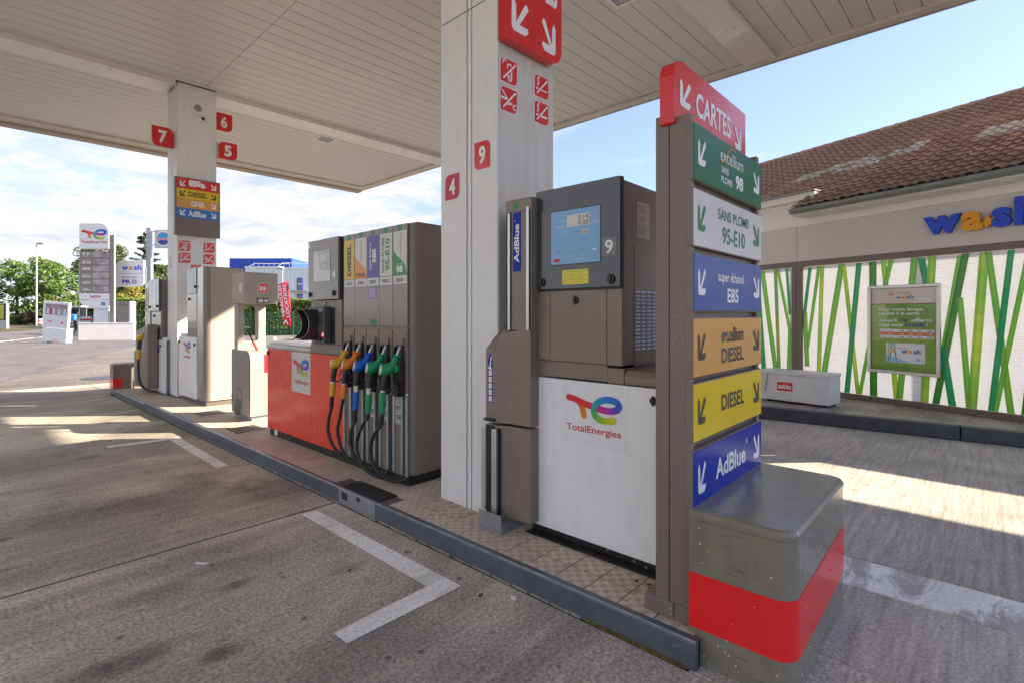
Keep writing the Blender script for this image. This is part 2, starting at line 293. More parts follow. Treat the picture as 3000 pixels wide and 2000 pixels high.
class MB:
    def __init__(s, fr=WORLD): s.f = fr; s.v = []; s.fc = []; s.mi = []; s.ms = []; s.cur = 0; s.cols = {}
    def m(s, mt):
        if mt not in s.ms: s.ms.append(mt)
        s.cur = s.ms.index(mt); return s
    def fr(s, f): s.f = f; return s
    def add(s, vs, fs):
        o = len(s.v); s.v += [tuple(q) for q in vs]
        for f in fs: s.fc.append(tuple(o+i for i in f)); s.mi.append(s.cur)
        return o
    def box(s, a0, a1, b0, b1, c0, c1):
        if a0 > a1: a0, a1 = a1, a0
        if b0 > b1: b0, b1 = b1, b0
        if c0 > c1: c0, c1 = c1, c0
        P = [s.f.p(a, b, c) for a in (a0, a1) for b in (b0, b1) for c in (c0, c1)]
        s.add(P, [(0, 1, 3, 2), (4, 6, 7, 5), (0, 4, 5, 1), (2, 3, 7, 6), (0, 2, 6, 4), (1, 5, 7, 3)]); return s
    def prism(s, poly, c0, c1):
        n = len(poly); P = [s.f.p(a, b, c1) for a, b in poly]+[s.f.p(a, b, c0) for a, b in poly]
        s.add(P, [tuple(range(n)), tuple(range(2*n-1, n-1, -1))]+[(i, i+n, (i+1) % n+n, (i+1) % n) for i in range(n)]); return s
    def flat(s, poly, c):
        s.add([s.f.p(a, b, c) for a, b in poly], [tuple(range(len(poly)))]); return s
    def text(s, t, a0, a1, b0, b1, c, rot=0, bold=0.02):
        v, f = text2d(t, bold); P = []
        for x, y in v:
            if rot == 90: x, y = 1-y, x
            if rot == 180: x, y = 1-x, 1-y
            P.append(s.f.p(a0+(a1-a0)*x, b0+(b1-b0)*y, c))
        s.add(P, f); return s
    def stroke(s, pts, w, c, caps=True, dc=0.00012, cols=None, w2=None):
        pts = [Vector(p) for p in pts]; k = 0; n = len(pts)
        for i in range(n-1):
            a, b = pts[i], pts[i+1]; d = (b-a)
            if d.length < 1e-7: continue
            d.normalize(); nn = Vector((-d[1], d[0]))
            wa = w if w2 is None else w+(w2-w)*i/(n-1); h = wa/2
            z = c+dc*i
            o = s.add([s.f.p(*(a-nn*h), z), s.f.p(*(b-nn*h), z), s.f.p(*(b+nn*h), z), s.f.p(*(a+nn*h), z)], [(0, 1, 2, 3)])
            if cols: s.cols[len(s.fc)-1] = cols[i]
            if caps or 0 < i:
                z2 = z+dc*0.5
                if i > 0 or caps:
                    s.add([s.f.p(a[0]+h*math.cos(t*math.pi/5), a[1]+h*math.sin(t*math.pi/5), z2) for t in range(10)], [tuple(range(10))])
                    if cols: s.cols[len(s.fc)-1] = cols[i]
        if caps:
            a = pts[-1]; h = (w if w2 is None else w2)/2
            s.add([s.f.p(a[0]+h*math.cos(t*math.pi/5), a[1]+h*math.sin(t*math.pi/5), c+dc*n) for t in range(10)], [tuple(range(10))])
            if cols: s.cols[len(s.fc)-1] = cols[-1]
        return s
    def tube(s, pts, r, n=10, caps=True, rs=None):
        P = [s.f.p(*p) for p in pts]; rings = []; prev = None
        for i, p in enumerate(P):
            d = (P[min(i+1, len(P)-1)]-P[max(i-1, 0)]).normalized()
            if prev is None:
                up = Vector((0, 0, 1)) if abs(d.z) < 0.9 else Vector((1, 0, 0)); x = d.cross(up).normalized()
            else:
                x = (prev-d*prev.dot(d)).normalized()
            prev = x; y = d.cross(x); rad = rs[i] if rs else r
            rings.append([p+(x*math.cos(2*math.pi*j/n)+y*math.sin(2*math.pi*j/n))*rad for j in range(n)])
        vs = [q for rg in rings for q in rg]; fs = []
        for i in range(len(P)-1):
            for j in range(n): fs.append((i*n+j, i*n+(j+1) % n, (i+1)*n+(j+1) % n, (i+1)*n+j))
        if caps: fs += [tuple(range(n-1, -1, -1)), tuple((len(P)-1)*n+j for j in range(n))]
        s.add(vs, fs); return s
    def build(s, name, parent=None, mt=None, bevel=0.0, seg=2, smooth_=False, local=False, kind=None, label=None):
        me = bpy.data.meshes.new(name)
        inv = Matrix() if (parent is None or local) else MX[parent.name].inverted()
        me.from_pydata([inv @ Vector(q) for q in s.v], [], s.fc)
        if mt is not None and not s.ms: me.materials.append(mt)
        for q in s.ms: me.materials.append(q)
        if s.ms: me.polygons.foreach_set('material_index', s.mi)
        if s.cols:
            ca = me.color_attributes.new('Col', 'FLOAT_COLOR', 'CORNER')
            for pi, pl in enumerate(me.polygons):
                col = s.cols.get(pi, (1, 1, 1))
                for li in pl.loop_indices: ca.data[li].color = tuple(col)+(1,)
        bm = bmesh.new(); bm.from_mesh(me)
        if not s.cols and len(s.fc) < 20000: 
            pass
        bm.to_mesh(me); bm.free()
        if smooth_: me.shade_smooth()
        me.update()
        ob = bpy.data.objects.new(name, me); COL.objects.link(ob)
        if parent: ob.parent = parent; MX[ob.name] = MX[parent.name]
        else: MX[ob.name] = Matrix()
        if bevel:
            b = ob.modifiers.new('bevel', 'BEVEL'); b.width = bevel; b.segments = seg; b.limit_method = 'ANGLE'; b.angle_limit = R(40)
        if kind: ob['kind'] = kind
        if label: ob['label'] = label
        return ob
def thing(name, label, cat, loc=(0, 0, 0), rz=0.0, group=None):
    o = bpy.data.objects.new(name, None); COL.objects.link(o); o.location = loc; o.rotation_euler = (0, 0, rz); o.empty_display_size = 0.2
    o['label'] = label; o['category'] = cat
    if group: o['group'] = group
    MX[o.name] = Matrix.Translation(loc) @ Matrix.Rotation(rz, 4, 'Z'); return o
def tag(o, label, cat, group=None):
    o['label'] = label; o['category'] = cat
    if group: o['group'] = group
    return o
def struct(o): o['kind'] = 'structure'; return o
def copy_tree(o, parent=None, loc=None, rz=None):
    c = o.copy(); COL.objects.link(c)
    if loc is not None: c.location = loc
    if rz is not None: c.rotation_euler = (0, 0, rz)
    if parent: c.parent = parent
    for ch in list(o.children): copy_tree(ch, c)
    return c
def knob(mb, a, b, c, r=0.022):      # the black key-lock caps
    mb.prism(circ(a, b, r, 12), c, c+0.012); mb.box(a-0.005, a+0.005, b-r*1.25, b+r*1.25, c+0.012, c+0.02)
def arrow(mb, a, b, w, h, c, mt, left=True):
    """Bold direction arrow pointing to the lower left (or lower right), in the box a..a+w, b..b+h"""
    mb.m(mt); s = 1 if left else -1; x0 = a if left else a+w
    q = lambda x, y: (x0+s*x*w, b+y*h)
    P1 = [q(0.0, 0.86), q(0.13, 1.0), q(0.26, 0.80), q(0.26, 0.02), q(0.13, 0.0), q(0, 0.10)]
    P2 = [q(0.20, 0.0), q(0.80, 0.0), q(1.0, 0.14), q(0.95, 0.26), q(0.24, 0.25)]
    P3 = [q(0.16, 0.16), q(0.32, 0.10), q(1.0, 0.86), q(0.90, 1.0), q(0.78, 0.97)]
    for i, P in enumerate((P1, P2, P3)):
        if not left: P = P[::-1]
        mb.flat(P, c+0.0003*i)
TE_BAR = [(0.045, .345), (.16, .325), (.30, .285), (.45, .250), (.60, .222), (.74, .205), (.86, .212), (.945, .25), (.965, .305), (.92, .355), (.83, .375), (.73, .37), (.63, .335), (.56, .275), (.525, .20), (.535, .13), (.585, .075), (.67, .045), (.77, .045), (.87, .065)]
TE_STEM = [(.235, .295), (.285, .25), (.315, .17), (.34, .08)]
TE_COL = [(.62, .02, .02), (.66, .025, .02), (.70, .03, .03), (.68, .02, .06), (.55, .01, .22), (.36, .02, .42), (.08, .06, .48), (.01, .08, .50), (.005, .10, .55), (.005, .14, .60), (.01, .19, .62), (.01, .24, .55), (.01, .32, .42), (.02, .36, .22), (.05, .40, .10), (.12, .45, .04), (.28, .50, .02), (.50, .52, .01), (.66, .52, .01)]
def te_logo(parent, fr, a0, a1, b0, b1, c, name='logo'):
    """The company emblem as a coloured ribbon, fitted to the box"""
    w = a1-a0; h = (b1-b0)/0.42
    mb = MB(fr); mb.m(logo)
    def col(t):
        t = max(0, min(0.9999, t))*(len(TE_COL)-1); i = int(t); f = t-i
        return tuple(x*(1-f)+y*f for x, y in zip(TE_COL[i], TE_COL[i+1]))
    sx = Fr((0, 0, 0), (1, 0, 0), (0, 1, 0))
    def path(P, cf, cc):
        Q = smooth(P, 5); n = len(Q); th = 0.052
        pts = []
        for i, q in enumerate(Q):
            d = (Q[min(i+1, n-1)]-Q[max(i-1, 0)]).normalized(); nn = Vector((-d[1], d[0]))*th
            pts.append((q-nn, q+nn))
        mapp = lambda q, z: fr.p(a0+q[0]*w, b0+q[1]*h, z)
        for i in range(n-1):
            z = cc+0.00004*i
            mb.add([mapp(pts[i][0], z), mapp(pts[i+1][0], z+0.00004), mapp(pts[i+1][1], z+0.00004), mapp(pts[i][1], z)], [(0, 1, 2, 3)]); mb.cols[len(mb.fc)-1] = cf(i/(n-1))
        for e, z in ((0, cc-0.0001), (n-1, cc+0.00004*n+0.0001)):
            q = Q[e]; mb.add([mapp((q[0]+th*math.cos(t*math.pi/6), q[1]+th*math.sin(t*math.pi/6)), z) for t in range(12)], [tuple(range(12))]); mb.cols[len(mb.fc)-1] = cf(0 if e == 0 else 1)
    path(TE_STEM, lambda t: (0.70, 0.04+0.20*t, 0.015), c+0.0003)
    path(TE_BAR, col, c+0.001)
    return mb.build(name, parent)
def te_full(parent, fr, a0, a1, b0, b1, c, tcol=None):
    """emblem with the company name below"""
    h = b1-b0; te_logo(parent, fr, a0, a1, b0+h*0.34, b1, c)
    MB(fr).m(tcol or pred).text('TotalEnergies', a0, a1, b0, b0+h*0.22, c, bold=0.015).build('company_name', parent)
# prohibition pictograms, drawn in a unit square
def picto(mb, kind, a0, b0, s, c):
    q = lambda x, y: (a0+x*s, b0+y*s)
    L = lambda P, w, z=0.0, sm=False: mb.stroke([q(*p) for p in (smooth(P, 4) if sm else P)], w*s, c+z)
    mb.m(pwhite)
    if kind == 'phone':
        L([(.42, .62), (.42, .78), (.60, .82), (.66, .70), (.66, .2), (.6, .12), (.5, .12), (.45, .2), (.45, .45)], .06)
        for i in range(3):
            for j in range(3): mb.flat([q(.49+.055*i, .18+.08*j), q(.525+.055*i, .18+.08*j), q(.525+.055*i, .23+.08*j), q(.49+.055*i, .23+.08*j)], c+0.001)
        L([(.12, .74), (.2, .86), (.34, .9)], .045, 0, True); L([(.12, .84), (.18, .93), (.3, .97)], .035, 0, True)
    if kind in ('smoke', 'match'):
        L([(.3, .36), (.86, .36)], .10 if kind == 'smoke' else .06); L([(.16, .36), (.24, .36)], .10)
        L([(.2, .52), (.28, .66), (.2, .76), (.3, .92)], .07, 0.001, True)
    if kind == 'engine':
        L([(.1, .82), (.32, .62), (.44, .42)], .06, 0, True); L([(.08, .52), (.35, .5), (.5, .36), (.64, .38)], .10, 0.0005, True)
        L([(.26, .28), (.34, .38), (.42, .28)], .07, 0.001, True); L([(.92, .38), (.78, .34), (.76, .22), (.92, .18)], .06, 0, True)
    if kind == 'glove':
        for dx in (.26, .62):
            mb.flat([q(dx-.11, .2), q(dx+.11, .2), q(dx+.13, .5), q(dx-.13, .5)], c)
            for i in range(4): L([(dx-.1+.066*i, .48), (dx-.13+.085*i, .76-.06*abs(i-1.5))], .055, 0.0005)
            L([(dx+.1, .36), (dx+.22, .55)], .055, 0.001)
    if kind == 'fire':
        L([(.3, .2), (.3, .6)], .22); L([(.3, .75), (.5, .8)], .07); L([(.62, .2), (.56, .5), (.7, .8)], .08, 0, True); L([(.8, .2), (.74, .5), (.88, .8)], .08, 0, True)
    if kind in ('phone', 'smoke', 'match', 'engine'): 
        mb.m(red); L([(.14, .14), (.9, .9)], .15, 0.002); mb.m(pwhite); L([(.16, .14), (.88, .88)], .075, 0.003)
def sticker(parent_fr, a0, b1, s, kind, c=0.0, sy=1.0, label=None, tl=1):
    """square red pictogram sticker with two rounded corners"""
    mb = MB(parent_fr); t = 0.004
    r = s*0.24
    mb.m(pwhite).prism(rr(a0-t, a0+s+t, b1-s-t, b1+t, tl=r*tl, tr=0.004, br=r*tl, bl=0.004), c, c+0.0015)
    mb.m(red).flat(rr(a0, a0+s, b1-s, b1, tl=r*tl, tr=0.003, br=r*tl, bl=0.003), c+0.0022)
    picto(mb, kind, a0, b1-s, s, c+0.003)
    return mb
# ------------------------------------------------------------------ ground
K = 0.123                                   # island height
CF = Vector((math.cos(AZ), math.sin(AZ))); CR = Vector((math.sin(AZ), -math.cos(AZ)))
def cw(r, f): v = CR*r+CF*f; return (v.x, v.y)     # metres right of / along the viewing axis
def sheet(name, poly, z, m, parent=None):
    return MB().m(m).flat(poly, z).build(name, parent)
struct(sheet('ground', [(-900, -900), (900, -900), (900, 900), (-900, 900)], -0.02, asph))
fc = thing('forecourt', '', ''); del fc['label']; del fc['category']; struct(fc)
def slab(x0, x1, y0, y1, m):
    MB().m(m).box(x0, x1, y0, y1, -0.15, 0).build('concrete_slab', fc, bevel=0.006, seg=1)
slab(-9, 2.117, -7, 3.847, conc_l); slab(-9, 2.117, 3.867, 14.32, conc_l)
slab(2.123, 2.62, -7, 0.93, conc_l)
slab(2.628, 3.40, -7, 1.2, conc_r); slab(3.30, 3.40, 1.206, 14.32, conc_r)
slab(3.406, 3.80, -7, 14.32, conc_p)
slab(3.806, 8.3, -7, 4.4, conc_r); slab(3.806, 8.3, 4.408, 14.32, conc_r)
slab(2.123, 3.29, 12.205, 14.32, conc_l)
MB().m(black).box(-9, 2.116, 3.838, 3.876, -0.03, -0.0025).build('joint_filler', fc)
MB().m(black).box(3.8, 8.3, 4.39, 4.42, -0.03, -0.004).build('joint_filler', fc)
# smooth cement runner beside the kerb (stained skirt of the slab)
def edge_line(r0, f0, r1, f1, w):
    d = Vector((r1-r0, f1-f0)).normalized(); n = Vector((d.y, -d.x))*w/2
    return [cw(*(Vector(q)+s*n)) for q, s in (((r0, f0), 1), ((r1, f1), 1), ((r1, f1), -1), ((r0, f0), -1))][::-1]
RD = Vector((-0.45, 0.893))
def road_pt(r, f, t): return (r+RD.x*t, f+RD.y*t)
def strip(name, r, f, t0, t1, w, z, m):
    a = road_pt(r, f, t0); b = road_pt(r, f, t1); P = edge_line(*a, *b, w)
    if sum((P[i][0]*P[(i+1) % 4][1]-P[(i+1) % 4][0]*P[i][1]) for i in range(4)) < 0: P = P[::-1]
    return struct(sheet(name, P, z, m))
strip('road', -32.0, 26.8, -60, 230, 23, -0.014, asph2)
strip('edge_line', -28.8, 29.2, -30, 5, 0.25, -0.009, linew)
for t0 in (6, 13, 20, 27, 34): strip('road_dash', -28.8, 29.2, t0, t0+4, 0.22, -0.009, linew)
strip('lane_line', -46.9, 47.5, -20, 90, 0.25, -0.009, linew)
verge = ground_mat('verge_ground', (0.16, 0.13, 0.09), (0.06, 0.08, 0.03), 0.8, (2, 2), 1.0, 0.95, gs=6, stain_scale=0.2, thr=(0.4, 0.6))
strip('verge', -58.2, 35, -60, 230, 34, -0.009, verge)

# painted bay corners, 4 mm above the slab
def paint(name, poly): 
    if sum((poly[i][0]*poly[(i+1) % len(poly)][1]-poly[(i+1) % len(poly)][0]*poly[i][1]) for i in range(len(poly))) < 0: poly = poly[::-1]
    return struct(sheet(name, poly, 0.004, linew))
paint('bay_marking', [(1.812, 3.80), (1.928, 3.785), (1.93, 2.140), (1.238, 2.152), (1.238, 2.270), (1.797, 2.279)])
paint('bay_marking', [(1.801, 5.575), (1.91, 5.558), (1.945, 7.33), (1.25, 7.42), (1.245, 7.31), (1.825, 7.235)])
# thin strip of cement and moss where kerb meets slab
mossm = mat('moss', (0.13, 0.10, 0.02), 0.95, var=0.5, vs=40, bump=0.6, bs=80)
cem = mat('kerb_cement', (0.30, 0.27, 0.225), 0.9, var=0.3, vs=20, bump=0.5, bs=60)
mb = MB().m(cem); y = 0.95; rs = random.Random(3)
while y < 12:
    l = rs.uniform(0.05, 0.22); w = rs.uniform(0.004, 0.012); x1 = 2.131+0.0017*(y-1)
    mb.prism([(x1-w, y), (x1+0.004, y-0.01), (x1+0.004, y+l), (x1-w*0.6, y+l*0.7)], -0.005, rs.uniform(0.004, 0.010)); y += l*0.93
o = mb.build('cement_seam'); o['kind'] = 'stuff'
mb = MB().m(mossm)
for i in range(70):
    y = rs.uniform(0.93, 1.45); w = rs.uniform(0.004, 0.016)*(1.2-abs(y-1.15))
    mb.prism([(2.127-w, y), (2.133, y-0.008), (2.133, y+0.02), (2.128-w*0.5, y+0.022)], 0.0, rs.uniform(0.004, 0.012))
o = mb.build('moss'); o['kind'] = 'stuff'
# litter and pebbles
peb = mat('pebble', (0.30, 0.27, 0.23), 0.9, var=0.4, rnd=0.3)
mb = MB().m(peb)
for i in range(420):
    if rs.random() < 0.6: x, y = rs.uniform(0.3, 2.1), rs.uniform(0.6, 9)
    else: x, y = rs.uniform(3.3, 7.6), rs.uniform(-0.8, 2.2)
    s = rs.uniform(0.0015, 0.005); t = rs.uniform(0, 3)
    mb.prism([(x+s*math.cos(t+q), y+s*rs.uniform(.6, 1)*math.sin(t+q)) for q in (0, 1.5, 3, 4.6)], 0, s*0.8)
o = mb.build('pebbles'); o['kind'] = 'stuff'
leafb = mat('dead_leaf', (0.11, 0.045, 0.02), 0.8)
for i, (x, y, s, lab) in enumerate(((1.93, 1.99, 0.016, 'small brown leaf lying beside the painted corner and kerb'), (1.60, 2.75, 0.013, 'small brown leaf lying on the long painted line of the bay'))):
    mb = MB().m(leafb); mb.prism([(x-s, y), (x, y-s*0.5), (x+s, y-0.002), (x+s*0.3, y+s*0.6)], 0.005, 0.012); tag(mb.build('dead_leaf'), lab, 'leaf')
paper = mat('paper_scrap', (0.75, 0.75, 0.74), 0.8)
mb = MB().m(paper); mb.prism([(2.02, 1.845), (2.035, 1.83), (2.045, 1.85), (2.03, 1.862)], 0.001, 0.012); tag(mb.build('paper_scrap'), 'tiny white scrap of paper on the concrete against the kerb', 'litter')
mb = MB().m(paper); mb.prism([(1.02, 3.52), (1.06, 3.46), (1.075, 3.47), (1.035, 3.53)], 0.001, 0.006); tag(mb.build('paper_scrap'), 'thin white scrap lying on the dark concrete past the slab joint', 'litter')

# ------------------------------------------------------------------ pump island
isl = thing('island', '', ''); del isl['label']; del isl['category']; struct(isl)
def kx(y): return 2.126+0.0020*y
MB().m(tilegap).prism([(2.16, 0.90), (3.24, 0.90), (3.27, 9.88), (2.18, 9.88)], 0.0, K-0.006).build('island_bed', isl)
MB().m(tilegap).prism([(2.18, 9.885), (3.27, 9.885), (3.27, 12.15), (2.18, 12.15)], 0.0, K-0.032).build('island_bed', isl)
def kerb(y0, y1, h, name='kerb_stone'):
    mb = MB().m(kerbm); P = []
    x0, x1 = kx(y0), kx(y1)
    prof = [(0, 0), (0, h-0.012), (0.004, h-0.004), (0.012, h), (0.045, h), (0.045, 0)]
    vs = [(x0+a, y0, b) for a, b in prof]+[(x1+a, y1, b) for a, b in prof]; n = len(prof)
    fs = [tuple(range(n)), tuple(range(2*n-1, n-1, -1))]
    for i in range(n):
        mb.cur = 0
        if i in (2,):
            mb.m(kerbedge)
        fs2 = (i, (i+1) % n, (i+1) % n+n, i+n)[::-1]
        o = len(mb.v)
        mb.add(vs, [fs2])
    mb.m(kerbm); mb.add(vs, fs)
    return mb.build(name, isl)
for y0, y1 in ((0.90, 3.31), (3.835, 6.9), (6.903, 9.88)): kerb(y0, y1, K)
kerb(9.884, 12.15, K-0.026)
mb = MB().m(mat('kerb_scrape', (0.22, 0.23, 0.24), 0.6, var=0.3)); r8 = random.Random(8)
for i in range(110):
    y_ = 0.95+11*r8.random()**1.7; l = r8.uniform(.003, .025); z_ = r8.choice((r8.uniform(.015, .10), r8.uniform(.085, .108))); x_ = 2.126+0.0020*y_-0.0006; t_ = r8.uniform(.0005, .0018)
    mb.add([(x_, y_, z_), (x_+.002*l, y_+l, z_+r8.uniform(-.2, .2)*l), (x_+.002*l, y_+l, z_+t_+.001), (x_, y_, z_+t_)], [(0, 3, 2, 1)])
mb.build('kerb_scrape', isl, kind='stuff')
# far side and end kerbs
MB().m(kerbm).box(3.24, 3.29, 0.9, 12.15, 0, K).box(2.18, 3.24, 12.15, 12.2, 0, K-0.026).build('kerb_stone', isl, bevel=0.008)
# drain channel cover in the kerb
MB().m(galv).box(kx(3.5), kx(3.5)+0.028, 3.313, 3.832, 0.004, K).build('drain_plate', isl, bevel=0.004)
mb = MB().m(black)
mb.box(kx(3.5)-0.003, kx(3.5)+0.003, 3.70, 3.78, 0.045, 0.10).box(kx(3.5)-0.003, kx(3.5)+0.003, 3.52, 3.56, 0.075, 0.105)
mb.build('drain_slot', isl)
mb = MB().m(mat('tread_plate', (0.05, 0.045, 0.04), 0.38, metal=0.4, var=0.3, vs=20)).box(kx(3.5)+0.03, 2.335, 3.313, 3.832, K-0.02, K+0.004)
for i in range(11):
    for j in range(5):
        x = 2.178+j*0.034+(i % 2)*0.008; yy = 3.33+i*0.046; s = 1 if (i+j) % 2 else -1
        mb.prism([(x-0.011, yy-0.004*s), (x+0.011, yy+0.004*s-0.003), (x+0.011, yy+0.004*s+0.003), (x-0.011, yy-0.004*s+0.006)], K+0.004, K+0.007)
mb.build('tread_cover', isl)
# tiles: 0.153 x 0.19, two columns in front of the pumps and the gaps between them
tiled = mat('tile_recess', (0.33, 0.255, 0.20), 0.75, var=0.2, vs=20)
def tile_mesh(nm, w, l):
    mb = MB().m(tilem); mb.prism([(-w/2+.004, -l/2+.004), (w/2-.004, -l/2+.004), (w/2-.004, l/2-.004), (-w/2+.004, l/2-.004)], -0.02, 0)
    # raised anti-slip ribs in a chequer of small fields
    for i in range(4):
        for j in range(5):
            if (i+j) % 2: continue
            cx, cy = -w/2+w*(i+.5)/4, -l/2+l*(j+.5)/5
            mb.m(tiled).flat([(cx-0.017, cy-0.0165), (cx+0.017, cy-0.0165), (cx+0.017, cy+0.0165), (cx-0.017, cy+0.0165)], 0.0004); mb.m(tilem)
            for q in (-0.008, 0.0, 0.008): mb.box(cx-0.013, cx+0.013, cy+q*1.3-0.0025, cy+q*1.3+0.0025, 0.0, 0.0022)
    o = mb.build(nm, isl); return o
TW, TL = 0.153, 0.190
t0 = tile_mesh('tile', TW, TL)
spots = []
x0t = 2.172
blocks = [(0.85, 0.97, 2.15, 3.3)]     # things standing on the tiles hide them; keep all front columns
for j in range(59):
    y = 1.02+TL*j
    for i in range(7):
        x = x0t+TW*(i+.5)
        if 3.313 < y+TL/2 and y-TL/2 < 3.832 and x < 2.34: continue
        if x > 3.2: continue
        near = math.hypot(x, y)
        hid = (x > 2.62 and (1.3 < y < 2.25 or 3.5 < y < 6.4 or 8.7 < y < 9.9 or 10.6 < y < 11.8 or 2.45 < y < 3.05))
        z = K if y < 9.88 else K-0.026
        spots.append((1 if hid else 0, near, x, y, z))
spots.sort(); first = True
for k_, (h_, d_, x, y, z) in enumerate([s for s in spots if s[0] == 0][:290]):
    o = t0 if first else t0.copy()
    if not first: COL.objects.link(o)
    first = False; o.location = (x, y, z+rs.uniform(-0.0012, 0.0008)); o.rotation_euler = (0, 0, math.pi*(k_ % 2))
mb = MB().m(tilem)
for (h_, d_, x, y, z) in [s for s in spots if s[0] == 0][290:]+[s for s in spots if s[0] == 1]:
    mb.prism([(x-TW/2+.003, y-TL/2+.003), (x+TW/2-.003, y-TL/2+.003), (x+TW/2-.003, y+TL/2-.003), (x-TW/2+.003, y+TL/2-.003)], z-0.02, z)
mb.build('tile_field', isl, kind='stuff')
mb = MB().m(rust)
for x, y in ((2.43, 1.27), (2.40, 1.245), (2.52, 2.9)): mb.prism(circ(x, y, 0.012, 9, 0.018), K, K+0.0035)
mb.m(black).prism(circ(2.42, 1.335, 0.008, 10), K, K+0.006)
mb.build('rust_spot', isl)
# inspection plates in the tiles near the water point
MB().m(mat('iron_lid', (0.10, 0.085, 0.075), 0.6, metal=0.3, var=0.3, vs=30, bump=0.4, bs=90)).box(2.30, 2.62, 6.42, 6.78, K-0.02, K+0.006).build('inspection_lid', isl, bevel=0.003)
o = MB().m(MATS['iron_lid']).box(2.36, 2.68, 7.9, 8.22, K-0.02, K+0.006).build('inspection_lid', isl, bevel=0.003)
mh = MB().m(mat('manhole_iron', (0.085, 0.095, 0.11), 0.45, metal=0.4, var=0.3, vs=20, bump=0.3, bs=60)).prism(circ(2.60, 15.75, 0.42, 28), -0.03, -0.008).build('manhole_cover')
tag(mh, 'round dark iron manhole cover set in the worn asphalt beyond the island', 'manhole cover')

# ------------------------------------------------------------------ canopy (runs 1.05 degrees off the kerb)
ZC = 5.43; CROT = -R(1.05)
cano = thing('canopy', 'large flat white slatted canopy roof over the pumps', 'canopy', (0, 0, 0), CROT)
CX0, CX1, CY0, CY1 = -3.3, 8.40, -1.75, 14.25
c2 = math.cos(-CROT)
# boards run along X; a seam at x = 2.87 divides them
seam = 2.87; pitch = 0.25
proto = {}
def board(x0, x1, w):
    key = (x0, x1, round(w, 3))
    if key not in proto:
        prof = [(0.004, 0.03), (0.004, 0.003), (0.012, 0.0), (w-0.012, 0.0), (w-0.004, 0.003), (w-0.004, 0.03)]
        vs = [(x0, a, b) for a, b in prof]+[(x1, a, b) for a, b in prof]; n = len(prof)
        fs = [(i, (i+1) % n, (i+1) % n+n, i+n) for i in range(n)]+[tuple(range(n))[::-1], tuple(range(n, 2*n))]
        mb = MB(); mb.m(soffit).add(vs, fs); o = mb.build('ceiling_board', cano, local=True); proto[key] = o; return o
    o = proto[key].copy(); COL.objects.link(o); return o
strips = ((2.50, 2.94), (10.08, 10.66))
y = CY0
while y < CY1-0.01:
    w = pitch; nxt = y+pitch; skip = False
    for s0, s1 in strips:
        if y >= s0-0.001 and y < s1-0.02: nxt = s1; skip = True
        elif y < s0 < y+pitch: w = s0-y; nxt = s0
    if nxt > CY1: w = CY1-y; nxt = CY1
    if not skip:
        for x0, x1 in ((CX0, seam-0.003), (seam+0.003, CX1)):
            o = board(x0, x1, w); o.location = (0, y, ZC)
    y = nxt
for s0, s1 in strips:          # glossy beam covers hanging a little lower
    for x0, x1 in ((CX0, -1.2), (-1.195, 2.44), (3.06, 5.62), (5.625, CX1)):
        o = MB().m(soffitg).box(x0, x1, s0, s1, ZC-0.055, ZC+0.03).build('beam_cover', cano, local=True, bevel=0.004, seg=1)
        mb = MB().m(black)
        xx = x0+0.25
        while xx < x1:
            for q in (0.13, 0.24): mb.prism(circ(xx+q*0.2, s0+q*(s1-s0)/0.42, 0.010, 8)[::-1], ZC-0.057, ZC-0.054)
            xx += 1.25
        mb.build('screw_row', o, local=True)
for q_ in ((CX0, 2.44, 10.08), (3.06, CX1, 10.08), (3.06, CX1, 2.50)): MB().m(soffitg).box(q_[0], q_[1], q_[2], q_[2]+0.02, ZC-0.085, ZC-0.055).build('beam_flange', cano, local=True)
MB().m(gapm).box(CX0, CX1, CY0, CY1, ZC+0.032, ZC+0.06).build('ceiling_void', cano, local=True)
edgem = mat('fascia_inner', (0.60, 0.55, 0.47), 0.45, var=0.06, dirt=0.2)
fasc = mat('fascia_outer', (0.40, 0.345, 0.29), 0.5, var=0.06, dirt=0.15)
MB().m(edgem).box(CX1, CX1+0.16, CY0, CY1+0.34, ZC-0.045, ZC+0.1).build('inner_trim', cano, local=True, bevel=0.01)
MB().m(edgem).box(CX0, CX1, CY1, CY1+0.34, ZC-0.045, ZC+0.1).build('inner_trim', cano, local=True, bevel=0.01)
MB().m(fasc).box(CX1+0.16, CX1+0.28, CY0, CY1+0.60, ZC-0.02, ZC+0.62).build('fascia', cano, local=True, bevel=0.008)
MB().m(fasc).box(CX0, CX1+0.16, CY1+0.34, CY1+0.60, ZC-0.10, ZC+0.62).build('fascia', cano, local=True, bevel=0.008)
MB().m(fasc).box(CX0-0.12, CX0, CY0, CY1+0.60, ZC-0.02, ZC+0.62).build('fascia', cano, local=True, bevel=0.008)
MB().m(fasc).box(CX0, CX1+0.16, CY0-0.12, CY0, ZC-0.02, ZC+0.62).build('fascia', cano, local=True, bevel=0.008)
MB().m(gapm).box(CX0, CX1+0.16, CY0, CY1+0.34, ZC+0.52, ZC+0.56).build('roof_deck', cano, local=True)
